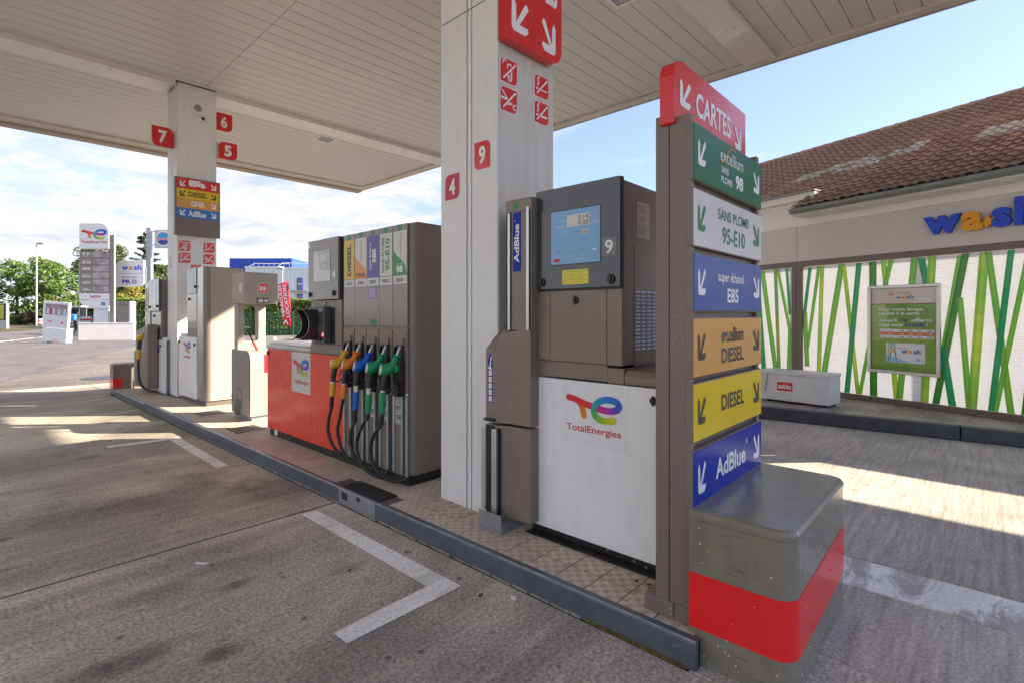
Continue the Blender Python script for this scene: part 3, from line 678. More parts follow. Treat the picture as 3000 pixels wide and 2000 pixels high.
# flaked paint along the edge of the boards
mb = MB().m(mat('paint_flake', (0.16, 0.16, 0.18), 0.8, var=0.4)); rr_ = random.Random(11)
for i in range(150):
    yy = rr_.choice((rr_.uniform(3.0, 5.2), rr_.uniform(5.0, 14.2), rr_.uniform(1, 14))); l = rr_.uniform(0.015, 0.10); w = rr_.uniform(0.004, 0.016)
    mb.prism([(CX1-w, yy), (CX1-0.001, yy-0.01), (CX1-0.001, yy+l), (CX1-w*0.5, yy+l*0.8)][::-1], ZC-0.003, ZC-0.0015)
mb.m(rust)
for i in range(60):
    yy = 0.5+0.25*rr_.randint(0, 54); w = rr_.uniform(0.008, 0.02); mb.prism([(CX1-w, yy-w*0.5), (CX1-0.001, yy-w), (CX1-0.001, yy+w), (CX1-w, yy+w*0.4)][::-1], ZC-0.003, ZC-0.0015)
for i in range(18):
    yy = 3.0+i*0.42; mb.prism(circ(seam, yy, 0.010, 7)[::-1], ZC-0.003, ZC-0.0015)
mb.build('peeling_paint', cano, local=True, kind='stuff')
# recessed canopy lights
def canopy_light(x, y, label):
    t = thing('canopy_light', label, 'light', (x, y, ZC), CROT, 'recessed lights in the canopy ceiling')
    mb = MB().m(whitem); s = 0.20
    for a0, a1, b0, b1 in ((-s, s, -s, -s+.045), (-s, s, s-.045, s), (-s, -s+.045, -s+.045, s-.045), (s-.045, s, -s+.045, s-.045)): mb.box(a0, a1, b0, b1, -0.018, 0.01)
    mb.build('frame', t, local=True, bevel=0.004)
    MB().m(glassy).box(-s+.05, s-.05, -s+.05, s-.05, -0.006, -0.001).build('glass', t, local=True)
    g2 = MB().m(mat('lamp_reflector', (0.55, 0.6, 0.62), 0.3, metal=0.5, var=0.3, vs=60))
    for i in range(9):
        for j in range(7): g2.prism(circ(-s+.08+i*.034, -s+.07+j*.034, 0.011, 6)[::-1], -0.009, -0.006)
    g2.build('reflector', t, local=True)
canopy_light(5.76, 10.90, 'square recessed canopy light near the far polished beam cover')
canopy_light(5.62, 3.30, 'square recessed canopy light at the top edge above the cards sign')

# ------------------------------------------------------------------ pillars
def pillar(y0, label, lower):
    t = thing('pillar', label, 'pillar', (2.47*1+0.0183*y0, y0, K), CROT, 'canopy pillars')
    h = ZC-K
    # cladding sheets: narrow edge channel, cover strip, wide sheet on the -X side; plain sheets elsewhere
    j = 3.67-K
    for b0, b1 in (((0, j-0.004), (j+0.004, h)) if lower else ((0, h),)):
        MB().m(pillarm).box(0, 0.01, 0.315, 0.60, b0, b1).build('cladding_sheet', t, local=True, bevel=0.003, seg=1)
        MB().m(pillarm).box(0.002, 0.012, 0.265, 0.305, b0, b1).build('cover_strip', t, local=True, bevel=0.002, seg=1)
        MB().m(pillarm).box(0, 0.01, 0.0, 0.255, b0, b1).build('cladding_sheet', t, local=True, bevel=0.003, seg=1)
        MB().m(brushed if lower and b0 == 0 else pillarm).box(0.012, 0.60, 0.0, 0.01, b0, b1).build('cladding_sheet', t, local=True, bevel=0.003, seg=1)
    MB().m(pillarm).box(0.59, 0.60, 0.012, 0.60, 0, h).box(0.012, 0.588, 0.59, 0.60, 0, h).build('cladding_sheet', t, local=True)
    MB().m(mat('seam_sealant', (0.05, 0.16, 0.14), 0.6)).box(0.012, 0.588, 0.012, 0.588, 0, h).build('core', t, local=True)
    return t
P1 = pillar(2.43, 'wide white clad canopy pillar between the two nearest pumps, numbered 4 and 9', True)
P2 = pillar(10.07, 'far white canopy pillar carrying the truck lane sign and camera', False)

# stickers and signs on the near pillar
x_, y_ = 2.47+0.0183*2.43, 2.43
fe = Fr((x_, y_+0.0, 0), (1, -0.0183, 0)); fw = Fr((x_, y_, 0), (-0.0183, -1, 0))
def stk(parent_t, fr, a0, b1, s, kind, lab=None, tl=1):
    o = sticker(fr, a0, b1, s, kind, 0.0, tl=tl).build('sticker', parent_t, label=lab); return o
stk(P1, fe, 0.028, 3.255, 0.165, 'phone', 'no mobile phone sticker'); stk(P1, fe, 0.028, 3.058, 0.165, 'engine', 'no running engine sticker')
stk(P1, fe, 0.380, 3.255, 0.158, 'match', 'no naked flame sticker'); stk(P1, fe, 0.380, 3.062, 0.158, 'smoke', 'no smoking sticker')
def numplate(parent_t, fr, a0, a1, b0, b1, s, corners, c=0.0, th=0.004, tw=0.42, name='number_plate', m=red):
    r = (a1-a0)*0.30; mb = MB(fr); cs = dict(tl=0.004, tr=0.004, br=0.004, bl=0.004); cs.update({k: r for k in corners})
    if th < 0.01: mb.m(pwhite).prism(rr(a0-0.004, a1+0.004, b0-0.004, b1+0.004, **cs), c, c+th*0.6)
    mb.m(m).prism(rr(a0, a1, b0, b1, **cs), c+(0.001 if th < 0.01 else 0), c+th)
    ca = (a0+a1)/2; w = (a1-a0)*tw/2; hh = (b1-b0)*0.33; cb = (b0+b1)/2
    mb.m(pwhite).text(s, ca-w, ca+w, cb-hh, cb+hh, c+th+0.001, bold=0.04)
    return mb.build(name, parent_t)
# in this frame a = distance from the near corner, negative away
numplate(P1, fw, -0.225, -0.065, 2.508, 2.70, '9', ('tr', 'bl')); numplate(P1, fw, -0.545, -0.385, 2.345, 2.53, '4', ('tl', 'br'), m=mat('faded_red', (0.52, 0.03, 0.06), 0.4, var=0.1))
# overhead lane sign on the near pillar (its foot is in view)
t = thing('lane_sign', 'big red sign with two white arrows hanging high on the near pillar', 'sign', (x_, y_, 3.3))
mb = MB(fe); mb.m(red).prism(rr(0.0, 0.605, 3.345, 4.6, br=0.11, tl=0.11), 0.012, 0.075); mb.build('sign_box', t, bevel=0.003)
mb = MB(fe); arrow(mb, 0.06, 3.42, 0.17, 0.22, 0.0765, pwhite); arrow(mb, 0.375, 3.40, 0.155, 0.23, 0.0765, pwhite, left=False); mb.m(pwhite).text('CARTES', 0.05, 0.55, 3.75, 3.95, 0.0765, bold=0.05); mb.build('arrow', t)
mb = MB(fe); 
o = thing('number_sign', 'red double sided lane number sign jutting out past the near pillar, cut by the frame', 'sign', (x_+0.7, y_+0.3, 3.6), group='red lane number signs')
f8 = Fr((x_+0.66, y_+0.25, 0), (1, -0.0183, 0)); mb = MB(f8).m(red).prism(rr(-0.04, 0.30, 3.70, 4.06, br=0.10, tl=0.004, tr=0.004, bl=0.004), 0, 0.05); mb.build('sign_box', o, bevel=0.002)
MB(f8).m(pwhite).text('8', 0.05, 0.20, 3.75, 3.99, 0.052, bold=0.04).build('number', o)
MB(f8).m(steel).box(-0.07, -0.04, 3.75, 4.0, 0.01, 0.04).build('bracket', o)

# far pillar: stickers, signs, camera
x2, y2 = 2.47+0.0183*10.07, 10.07
fe2 = Fr((x2, y2, 0), (1, -0.0183, 0)); fw2 = Fr((x2, y2, 0), (-0.0183, -1, 0))
z_ = lambda py: CAMH+(922-py)/1520*9.86*0.0+0
zz = lambda py, d=9.42: CAMH+(922-py)/1520.0*d
stk(P2, fe2, 0.018, 2.76, 0.18, 'phone', 'no mobile phone sticker'); stk(P2, fe2, 0.018, 2.555, 0.18, 'smoke', 'no smoking sticker')
stk(P2, fe2, 0.395, 2.755, 0.175, 'match', 'no naked flame sticker'); stk(P2, fe2, 0.390, 2.555, 0.178, 'engine', 'no running engine sticker')
stk(P2, fe2, 0.20, 2.355, 0.16, 'fire', 'fire extinguisher sticker', tl=0)
numplate(P2, fw2, -0.46, -0.36, 2.30, 2.52, '7', ('tl', 'br'), m=mat('very_faded_red', (0.60, 0.33, 0.36), 0.5))
t = thing('lane_sign', 'truck, diesel, GNR and AdBlue direction sign on the far pillar', 'sign', (x2, y2, 2.9))
S0, S1 = -0.055, 0.635
MB(fe2).m(taupe_d).box(S0, S1, 2.84, 3.815, 0.012, 0.085).build('sign_box', t, bevel=0.003)
rows = [(3.625, 3.795, red), (3.462, 3.623, yell), (3.300, 3.460, orang), (3.138, 3.298, blue2)]
for b0, b1, m_ in rows: MB(fe2).m(m_).box(S0+0.025, S1-0.025, b0, b1, 0.085, 0.091).build('sign_panel', t)
MB(fe2).m(taupe_d).box(S0+0.025, S1-0.025, 2.985, 3.135, 0.085, 0.090).box(S0+0.025, S1-0.025, 2.855, 2.982, 0.085, 0.090).build('blank_panel', t)
mb = MB(fe2)
for b0, mt_, l in ((3.66, pwhite, 1), (3.49, pdark, 1), (3.335, pwhite, 0), (3.17, pwhite, 1)):
    if l: arrow(mb, S0+0.07, b0, 0.085, 0.10, 0.0925, mt_)
    arrow(mb, S1-0.15, b0, 0.085, 0.10, 0.0925, mt_, left=False)
mb.m(pdark).text('DIESEL', 0.14, 0.43, 3.50, 3.585, 0.0925, bold=0.03); mb.m(pwhite).text('GNR', 0.18, 0.39, 3.335, 3.43, 0.0925, bold=0.03); mb.text('AdBlue', 0.14, 0.41, 3.165, 3.265, 0.0925, bold=0.03)
q0, qb = 0.15, 3.665
mb.flat([(q0, qb+.02), (q0+.175, qb+.02), (q0+.175, qb+.115), (q0, qb+.115)], 0.0925)
mb.flat([(q0+.18, qb+.015), (q0+.25, qb+.015), (q0+.25, qb+.05), (q0+.225, qb+.085), (q0+.18, qb+.085)], 0.0925)
for a_ in (0.03, 0.075, 0.205): mb.flat(circ(q0+a_, qb+.015, .016, 12), 0.0932)
mb.build('sign_print', t)
def hang_number(x0, xs, y, b0, b1, s, corners, lab, clampx):
    t = thing('number_sign', lab, 'sign', (x0, y, b0), 0, 'red lane number signs')
    f = Fr((0, y, 0), (1, -0.0183, 0)); numplate(t, f, x0, xs, b0, b1, s, corners, 0, 0.04, 0.40, 'sign_box')
    MB(f).m(steel).box(clampx-0.012, clampx+0.012, b0+0.02, b1-0.03, 0.005, 0.035).build('bracket', t)
hang_number(2.325, 2.635, 10.28, 4.315, 4.645, '7', ('tr', 'bl'), 'red number 7 sign hanging left of the far pillar', 2.65)
hang_number(3.29, 3.565, 10.30, 4.825, 5.14, '6', ('br',), 'red number 6 sign, upper one right of the far pillar', 3.275)
hang_number(3.28, 3.585, 10.12, 4.27, 4.575, '5', ('tl', 'br'), 'red number 5 sign, below number 6 on the far pillar', 3.268)
t = thing('loudspeaker', 'round white speaker plate above the camera on the far pillar', 'speaker', (2.96, y2, 5.0))
MB(fe2).m(whitem).prism(circ(0.305, 5.06, 0.112, 28), 0, 0.02).build('plate', t, bevel=0.003)
MB(fe2).m(pgrey).prism(circ(0.305, 5.06, 0.062, 24), 0.02, 0.024).build('grille', t)
t = thing('security_camera', 'small white bullet camera under the round plate on the far pillar', 'camera', (2.96, y2, 4.86))
MB(fe2).m(whitem).prism(circ(0.30, 4.865, 0.05, 20), 0, 0.025).build('mount', t, bevel=0.003)
MB(fe2).m(whitem).tube([(0.305, 4.87, 0.02), (0.345, 4.855, 0.15)], 0.038, 16).build('housing', t)
MB(fe2).m(black).tube([(0.345, 4.855, 0.1505), (0.347, 4.854, 0.158)], 0.030, 16).build('lens', t)
# ------------------------------------------------------------------ crash guard (nearest object)
g = thing('crash_guard', 'tall olive grey crash guard with red band at the near end of the island', 'crash barrier', (2.19, 0.54, 0))
def guard_ring(inset, r, X0=2.19, X1=3.175, Y0=0.54, Y1=0.955):
    P = []
    def arc(cx, cy, s, n=6):
        for i in range(n+1): t_ = R(s+90*i/n); P.append((cx+(r-inset)*math.cos(t_), cy+(r-inset)*math.sin(t_)))
    arc(X0+r, Y0+r, 180); arc(X1-r, Y0+r, 270); P.append((X1-inset, Y1)); P.append((X0+inset, Y1)); return P
def loft(mb, rings):
    n = len(rings[0][0]); vs = []; fs = []
    for P, z in rings: vs += [(x, y, (z(x, y) if callable(z) else z)) for x, y in P]
    for k in range(len(rings)-1):
        for i in range(n): fs.append((k*n+i, k*n+(i+1) % n, (k+1)*n+(i+1) % n, (k+1)*n+i))
    fs += [tuple(range(n-1, -1, -1)), tuple((len(rings)-1)*n+i for i in range(n))]
    mb.add(vs, fs)
rg = 0.075
mb = MB().m(guardm)
loft(mb, [(guard_ring(0, rg), 0.0), (guard_ring(0, rg), 0.615), (guard_ring(-0.004, rg), 0.622), (guard_ring(-0.004, rg), 0.638), (guard_ring(0.006, rg), 0.652), (guard_ring(0.022, rg), 0.657)])
o = mb.build('body', g, smooth_=False)
slp = lambda z: (lambda x, y: z+0.035*(x-2.19)/0.98+0.02)
mb = MB().m(redg)
loft(mb, [(guard_ring(-0.0035, rg), slp(0.133)), (guard_ring(-0.0035, rg), slp(0.368))])
mb.build('red_band', g)
mb = MB()
for a_, b_ in ((2.80, 0.31), (2.95, 0.36), (3.08, 0.29), (2.46, 0.2)): mb.fr(fy(0.54-0.0035)).m(redg).prism(circ(a_, b_, 0.006, 10), 0, 0.003)
for a_, b_ in ((-0.62, 0.36), (-0.64, 0.185)): mb.fr(fx(2.19-0.0035)).prism(circ(a_, b_, 0.007, 10), 0, 0.003)
mb.build('rivet', g)
mb = MB(fx(2.19)); mb.m(pwhite)
for a_, b_, s_ in ((-0.905, .52, .003), (-0.60, .095, .003), (-.93, .112, .006), (-.8, .1, .002)): mb.prism(circ(a_, b_, s_, 7), 0, 0.002)
r9 = random.Random(21)
for i in range(14):
    a_, b_ = r9.uniform(-.95, -.62), r9.uniform(.02, .63); s_ = r9.uniform(.0008, .003); mb.prism(circ(a_, b_, s_, 6), 0, 0.0045)
mb.fr(fy(0.54))
for i in range(14): a_, b_ = r9.uniform(2.27, 3.1), r9.uniform(.02, .63); s_ = r9.uniform(.0008, .003); mb.prism(circ(a_, b_, s_, 6), 0, 0.0045)
mb.build('paint_chip', g, kind='stuff')
mb = MB(fx(2.19)).m(mat('tyre_scuff', (0.06, 0.055, 0.05), 0.7, var=0.3, vs=30))
for i in range(26):
    a_, b_ = r9.uniform(-.94, -.68), r9.choice((r9.uniform(.03, .13), r9.uniform(.42, .6))); l = r9.uniform(.01, .05); mb.stroke([(a_, b_), (a_+l, b_+r9.uniform(-.004, .004))], r9.uniform(.0008, .0022), .0012, caps=False)
mb.fr(fy(0.54))
for i in range(30):
    a_, b_ = r9.uniform(2.28, 3.0), r9.choice((r9.uniform(.03, .17), r9.uniform(.42, .6))); l = r9.uniform(.01, .07); mb.stroke([(a_, b_), (a_+l, b_+r9.uniform(-.004, .004))], r9.uniform(.0008, .0025), .0012, caps=False)
mb.build('scuff_mark', g, kind='stuff')

# ------------------------------------------------------------------ price/direction totem
tt = thing('direction_totem', 'tall taupe totem stacked with coloured fuel direction panels and a red CARTES sign', 'sign', (2.22, 0.95, K))
MB().m(taupe_d).box(2.225, 2.262, 0.962, 1.062, K+0.075, 2.392).box(2.2245, 2.262, 1.066, 1.130, K+0.075, 2.41).build('post', tt, bevel=0.003)
MB().m(taupe_d).box(3.115, 3.155, 0.962, 1.130, K+0.075, 2.40).build('post', tt, bevel=0.003)
MB().m(taupe_d).box(2.262, 3.115, 0.985, 1.125, K+0.075, 2.385).build('back_panel', tt, bevel=0.003)
MB().m(taupe_d).box(2.221, 3.20, 0.960, 1.038, K+0.001, K+0.075).box(2.221, 3.20, 1.041, 1.185, K+0.001, K+0.075).build('base_plate', tt, bevel=0.004)
mb = MB(fx(2.221)).m(galv)
for b_ in (K+0.05, K+0.028): mb.prism(circ(-1.052, b_, 0.0075, 12), 0, 0.004)
mb.build('bolt', tt)
mb = MB(fx(2.2245)).m(mat('scratch', (0.45, 0.43, 0.40), 0.6)); r3 = random.Random(5)
for i in range(46):
    a_ = -1.035+r3.gauss(0, 0.022); b_ = 1.35+r3.gauss(0, 0.055) if i < 30 else r3.uniform(0.9, 1.5); a_ = max(-1.125, min(-0.97, a_)); l = r3.uniform(0.002, 0.014); d = r3.choice((0.3, -0.2, 0.1, -1))
    mb.flat([(a_, b_), (a_+0.0012, b_), (a_+0.0012+l*0.3*d, b_+l), (a_+l*0.3*d, b_+l)], 0.0008+(0.0012 if a_ > -1.066 else 0.0022)*0)
mb.build('scratch', tt)
T0, T1 = 2.222, 3.150
panels = [('98', 2.098, 2.352, green), ('95', 1.803, 2.062, signw), ('E85', 1.514, 1.776, e85b), ('XD', 1.222, 1.486, orang), ('D', 0.936, 1.197, yell), ('AB', 0.600, 0.898, blue)]
for kk_, b0, b1, m_ in panels:
    MB().m(taupe_d).box(T0, T1, 0.951, 0.985, b0-0.001, b1+0.001).build('panel_frame', tt, bevel=0.002, seg=1)
    pn = MB().m(m_).box(T0+0.004, T1-0.002, 0.947, 0.953, b0+0.003, b1-0.004).build('sign_panel', tt, bevel=0.0015, seg=1)
    mb = MB(fy(0.9455)); hh = b1-b0; am = {'98': pwhite, '95': mat('arrow_green', (0.01, 0.20, 0.07), 0.35), 'E85': pwhite, 'XD': pdark, 'D': pdark, 'AB': pwhite}[kk_]
    ab = b0+hh*0.20 if kk_ != 'AB' else b0+0.075
    arrow(mb, 2.265, ab+hh*0.08, 0.085, hh*0.46, 0.0, am); arrow(mb, 3.008, ab+hh*0.10, 0.098, hh*0.44, 0.0, am, left=False)
    if kk_ == '98':
        mb.m(pwhite).text('excellium', 2.53, 2.845, b0+hh*0.58, b0+hh*0.83, 0, bold=0.0)
        mb.m(porange).stroke(smooth([(2.545, b0+hh*.55), (2.60, b0+hh*.66), (2.635, b0+hh*.84), (2.69, b0+hh*.93), (2.735, b0+hh*.88)], 4), 0.008, 0.0005, w2=0.003)
        mb.m(pwhite).text('SANS', 2.54, 2.635, b0+hh*.36, b0+hh*.49, 0, bold=0.02); mb.text('PLOMB', 2.54, 2.685, b0+hh*.17, b0+hh*.30, 0, bold=0.02); mb.text('98', 2.735, 2.845, b0+hh*.17, b0+hh*.46, 0, bold=0.04)
    if kk_ == '95':
        mb.m(am).text('SANS PLOMB', 2.50, 2.93, b0+hh*.60, b0+hh*.80, 0, bold=0.01); mb.text('95-E10', 2.555, 2.875, b0+hh*.16, b0+hh*.48, 0, bold=0.02)
    if kk_ == 'E85':
        mb.m(pwhite).text('super ethanol', 2.50, 2.855, b0+hh*.50, b0+hh*.74, 0, bold=0.015).stroke([(2.683, b0+hh*.70), (2.692, b0+hh*.755)], 0.006, 0.0003); mb.text('E85', 2.62, 2.775, b0+hh*.17, b0+hh*.44, 0, bold=0.025)
    if kk_ == 'XD':
        mb.m(pdark).text('excellium', 2.545, 2.85, b0+hh*.54, b0+hh*.82, 0, bold=0.025); mb.m(mat('print_lime', (0.5, 0.5, 0.05), 0.4)).stroke(smooth([(2.555, b0+hh*.5), (2.62, b0+hh*.66), (2.66, b0+hh*.83), (2.72, b0+hh*.90), (2.77, b0+hh*.86)], 4), 0.008, 0.0005, w2=0.003)
        mb.m(pdark).text('DIESEL', 2.545, 2.855, b0+hh*.16, b0+hh*.44, 0, bold=0.02)
    if kk_ == 'D': mb.m(pdark).text('DIESEL', 2.545, 2.86, b0+hh*.38, b0+hh*.68, 0, bold=0.02)
    if kk_ == 'AB':
        mb.m(pwhite).text('AdBlue', 2.47, 2.88, b0+hh*.40, b0+hh*.72, 0, bold=0.03); mb.text('®', 2.885, 2.915, b0+hh*.72, b0+hh*.82, 0, bold=0)
    mb.build('sign_print', pn)
# CARTES header
fc_ = fy(1.03)
hd = MB(fc_).m(red).prism(rr(2.205, 3.14, 2.36, 2.662, tl=0.085, tr=0.008, br=0.075, bl=0.01), -0.07, 0).build('header_sign', tt, bevel=0.002)
mb = MB(fc_); arrow(mb, 2.262, 2.455, 0.115, 0.125, 0.0015, pwhite); arrow(mb, 2.955, 2.425, 0.105, 0.125, 0.0015, pwhite, left=False); mb.m(pwhite).text('CARTES', 2.44, 2.90, 2.455, 2.575, 0.0015, bold=0.025)
mb.build('sign_print', hd)
MB().m(alu).box(2.30, 2.335, 0.975, 1.03, 2.345, 2.375).box(3.0, 3.035, 0.975, 1.03, 2.345, 2.375).build('bracket', tt)

# ------------------------------------------------------------------ fuel dispenser 9
d9 = thing('fuel_dispenser', 'nearest dispenser, number 9, white lower panel and dark display head', 'fuel pump', (2.54, 1.27, K), 0, 'fuel dispensers on the island')
F9 = fx(2.545)
MB().m(skirt).box(2.492, 2.57, 1.27, 2.165, K, K+0.006).box(2.57, 3.12, 1.28, 2.165, K, 0.185).build('base_skirt', d9, bevel=0.004)  # real skirt, plus a flat black strip painting the dark gap below the panel
mb = MB(fx(2.57)).m(galv)
for a_, b_ in ((-1.60, .155), (-1.43, .145), (-1.36, .13)): mb.prism(circ(a_, b_, .007, 10), 0, 0.006)
mb.build('bolt', d9)
MB().m(taupe).box(2.568, 3.10, 1.275, 2.165, 0.185, 1.10).build('lower_cabinet', d9, bevel=0.004)
wp = MB(F9).m(white).prism(rr(-2.17, -1.272, 0.173, 1.108, .012, .012, .012, .012, 3), -0.022, 0).build('lower_panel', d9, bevel=0.002)
mb = MB(F9).m(black); knob(mb, -2.125, 1.045, 0, 0.021); knob(mb, -1.302, 1.045, 0, 0.021); mb.build('lock_cap', d9)
st = MB(F9).m(mat('clear_sticker', (0.795, 0.785, 0.765), 0.22)).box(-1.905, -1.462, 0.735, 1.10, 0.0, 0.0008).build('logo_sticker', d9)
te_full(st, F9, -1.875, -1.50, 0.80, 1.035, 0.0018)
MB().m(taupe).box(2.555, 3.10, 1.597, 2.167, 1.118, 1.215).box(2.555, 3.10, 1.489, 1.597, 1.112, 1.20).build('waist_band', d9, bevel=0.004)
mb = MB().m(taupe); loft(mb, [([(2.55, 1.275), (3.1, 1.275), (3.1, 1.487), (2.55, 1.487)], 1.112), ([(2.55, 1.275), (3.1, 1.275), (3.1, 1.487), (2.55, 1.487)], 1.16), ([(2.575, 1.29), (3.1, 1.29), (3.1, 1.487), (2.575, 1.487)], 1.195)]); mb.build('side_lid', d9, bevel=0.012)
MB().m(taupe).box(2.55, 3.09, 1.489, 2.165, 1.216, 2.252).build('upper_cabinet', d9, bevel=0.004)
MB().m(taupe).box(2.542, 2.556, 2.092, 2.165, 1.12, 2.25).build('column_cover', d9, bevel=0.003)
MB(F9).m(taupe).box(-2.090, -1.999, 1.222, 1.643, 0, 0.008).build('door_strip', d9, bevel=0.002)
MB(F9).m(taupe).box(-1.995, -1.590, 1.219, 1.643, 0, 0.009).build('service_door', d9, bevel=0.002)
MB(F9).m(taupe).box(-1.586, -1.490, 1.216, 1.643, 0, 0.008).build('door_strip', d9, bevel=0.002)
mb = MB(F9).m(black); knob(mb, -1.80, 1.585, 0.009, 0.020); mb.build('lock_cap', d9)
MB().m(black).box(2.528, 2.548, 1.484, 2.094, 1.648, 2.266).build('head_gasket', d9)
hd9 = MB(fx(2.515)).m(slate).prism(rr(-2.092, -1.489, 1.656, 2.268, .006, .006, .006, .006, 2), -0.014, 0).build('display_head', d9, bevel=0.002)
fd = fx(2.515)
MB(fd).m(mat('display_bezel', (0.01, 0.012, 0.015), 0.3)).box(-1.975, -1.612, 1.797, 2.127, 0.0, 0.0015).build('bezel', hd9)
sc9 = MB(fd).m(lcdsky).box(-1.970, -1.617, 1.802, 2.122, 0.0015, 0.003).build('display', hd9)
mb = MB(fd).m(lcdpale).box(-1.850, -1.692, 2.02, 2.090, 0.003, 0.004).box(-1.75, -1.692, 1.972, 1.996, 0.003, 0.004)
mb.m(pdark).text('0.14', -1.765, -1.697, 2.058, 2.084, 0.005, bold=0.0).text('0.20', -1.765, -1.697, 2.026, 2.052, 0.005, bold=0.0).text('0.654', -1.747, -1.697, 1.976, 1.991, 0.005, bold=0)
mb.m(mat('display_print', (0.55, 0.68, 0.80), 0.3)).text('PRIX', -1.90, -1.862, 2.055, 2.068, 0.004).text('VOLUME', -1.935, -1.862, 2.022, 2.035, 0.004).text('€', -1.688, -1.676, 2.06, 2.075, 0.004).text('LITRES', -1.686, -1.626, 2.022, 2.036, 0.004).text('PRIX DU LITRE', -1.935, -1.862, 1.977, 1.986, 0.004, bold=0)
mb.m(pgrey)
for i in range(3): mb.box(-1.925+i*0.085, -1.895+i*0.085, 1.872+i*0.0, 1.880, 0.003, 0.004)
mb.m(pwhite).box(-1.668, -1.64, 1.872, 1.879, 0.003, 0.004); mb.m(pred).prism(circ(-1.925, 1.826, 0.026, 14, 0.011), 0.003, 0.004)
mb.build('display_print', hd9)
npl = MB(fd).m(mat('plate_grey', (0.16, 0.18, 0.18), 0.3)).box(-1.606, -1.512, 1.83, 1.932, 0, 0.0015).build('number_tile', hd9)
MB(fd).m(pwhite).text('9', -1.585, -1.533, 1.842, 1.92, 0.0025, bold=0.02).build('number', npl)
yl = MB(fd).m(labyel).box(-1.885, -1.698, 1.680, 1.765, 0, 0.0012).build('yellow_label', hd9)
mb = MB(fd).m(pdark); 
for i, s_ in enumerate(("Pour un nettoyage haute pression, ne pas", "asperger l'appareil en jet direct. En cas", "de contact de la peau, laver a l'eau et", "consulter un medecin. En cas d'incendie", "utiliser un extincteur a poudre. Ne pas", "fumer. Couper le moteur et les feux")): mb.text(s_, -1.878, -1.706-(0.03 if i % 2 else 0), 1.688+0.0125*(5-i), 1.697+0.0125*(5-i), 0.0018, bold=0.0)
mb.m(mat('small_print', (0.20, 0.21, 0.22), 0.5)).text('Numero de serie', -1.84, -1.76, 2.237, 2.244, 0.001, bold=0).text('Debit minimum livraison 2 litres', -1.87, -1.715, 2.222, 2.230, 0.001, bold=0).text('METROLOGIE', -1.672, -1.625, 1.788, 1.797, 0.001, bold=0)
mb.build('label_print', hd9)
mb = MB(fd).m(black); knob(mb, -2.040, 1.700, 0, 0.022); knob(mb, -1.545, 1.698, 0, 0.024); mb.build('lock_cap', hd9)
# side (-Y) face: trim, side door with pressed louvres, notice
S9 = fy(1.489)
MB(S9).m(taupe).box(2.549, 2.655, 1.218, 2.245, 0, 0.005).build('corner_trim', d9, bevel=0.002)
MB(S9).m(taupe).box(2.664, 3.085, 1.205, 1.90, 0, 0.004).build('side_door', d9, bevel=0.002)
mb = MB(S9).m(galv)
for i in range(16):
    for j in range(5):
        a_ = 2.675+j*0.066; b_ = 1.297+i*0.0218
        mb.add([S9.p(a_, b_, .004), S9.p(a_+.052, b_, .004), S9.p(a_+.048, b_, .013), S9.p(a_+.004, b_, .013), S9.p(a_+.004, b_+.0135, .004), S9.p(a_+.048, b_+.0135, .004)], [(3, 2, 5, 4), (0, 3, 4), (1, 5, 2), (0, 1, 2, 3)])
lv = mb.build('louvre_grid', d9, kind='stuff')
mb = MB(S9).m(mat('notice_paper', (0.66, 0.65, 0.60), 0.6)).box(2.705, 2.85, 1.945, 2.155, 0.0, 0.0015)
mb.m(pgrey)
for i in range(14):
    if i in (5, 9): continue
    mb.box(2.715, 2.80+0.03*((i*7) % 3)/3, 1.965+i*0.013, 1.970+i*0.013, 0.0015, 0.002)
mb.build('notice', d9)
# AdBlue mast and nozzle housing at the left end
MB().m(taupe).box(2.462, 2.60, 2.085, 2.30, 1.40, 2.235).build('hose_mast', d9, bevel=0.004)
fm = fx(2.462)
MB(fm).m(taupe).box(-2.298, -2.08, 2.155, 2.232, 0, 0.006).build('mast_cap', d9, bevel=0.002)
MB(fm).m(alu).box(-2.278, -2.258, 1.40, 2.15, 0, 0.012).build('guide_rail', d9, bevel=0.003)
MB(fm).m(alu).box(-2.12, -2.098, 1.40, 2.175, 0, 0.012).build('guide_rail', d9, bevel=0.003)
mb = MB(fm).m(black).box(-2.258, -2.252, 1.40, 2.15, 0, 0.004).box(-2.098, -2.090, 1.40, 2.2, 0, 0.004).box(-2.296, -2.290, 1.4, 2.15, 0, 0.003); mb.build('rail_slot', d9)
MB(fm).m(blue).box(-2.238, -2.172, 1.775, 2.148, 0.006*0+0.001, 0.0025).build('brand_label', d9)
MB(fm).m(pwhite).text('AdBlue', -2.227, -2.184, 1.83, 2.075, 0.0035, rot=90, bold=0.03).text('®', -2.225, -2.215, 2.09, 2.10, 0.0035, rot=90, bold=0).build('label_print', d9)
MB(fm).m(tapegreen).box(-2.225, -2.19, 2.165, 2.21, 0.006, 0.007).build('tape_square', d9)
def house(z0, z1, ztop=None, nm='nozzle_housing', top=True, x_=2.415):
    P = [(x_, 2.44), (x_, 2.345), (x_+0.038, 2.265), (x_+0.049, 2.094), (2.57, 2.094), (2.57, 2.44)]
    mb = MB().m(taupe)
    if ztop is None: loft(mb, [(P[::-1][::-1], z0), (P, z1)])
    else: loft(mb, [(P, z0), (P, (lambda x, y: z1+(ztop-z1)*max(0, min(1, (x-x_)/0.048)) if True else 0))])
    bm_ = mb; 
    return mb.build(nm, d9, bevel=0.003)
house(0.80, 1.275, 1.415)
house(0.195, 0.785, nm='lower_housing')
fh = fx(2.415)
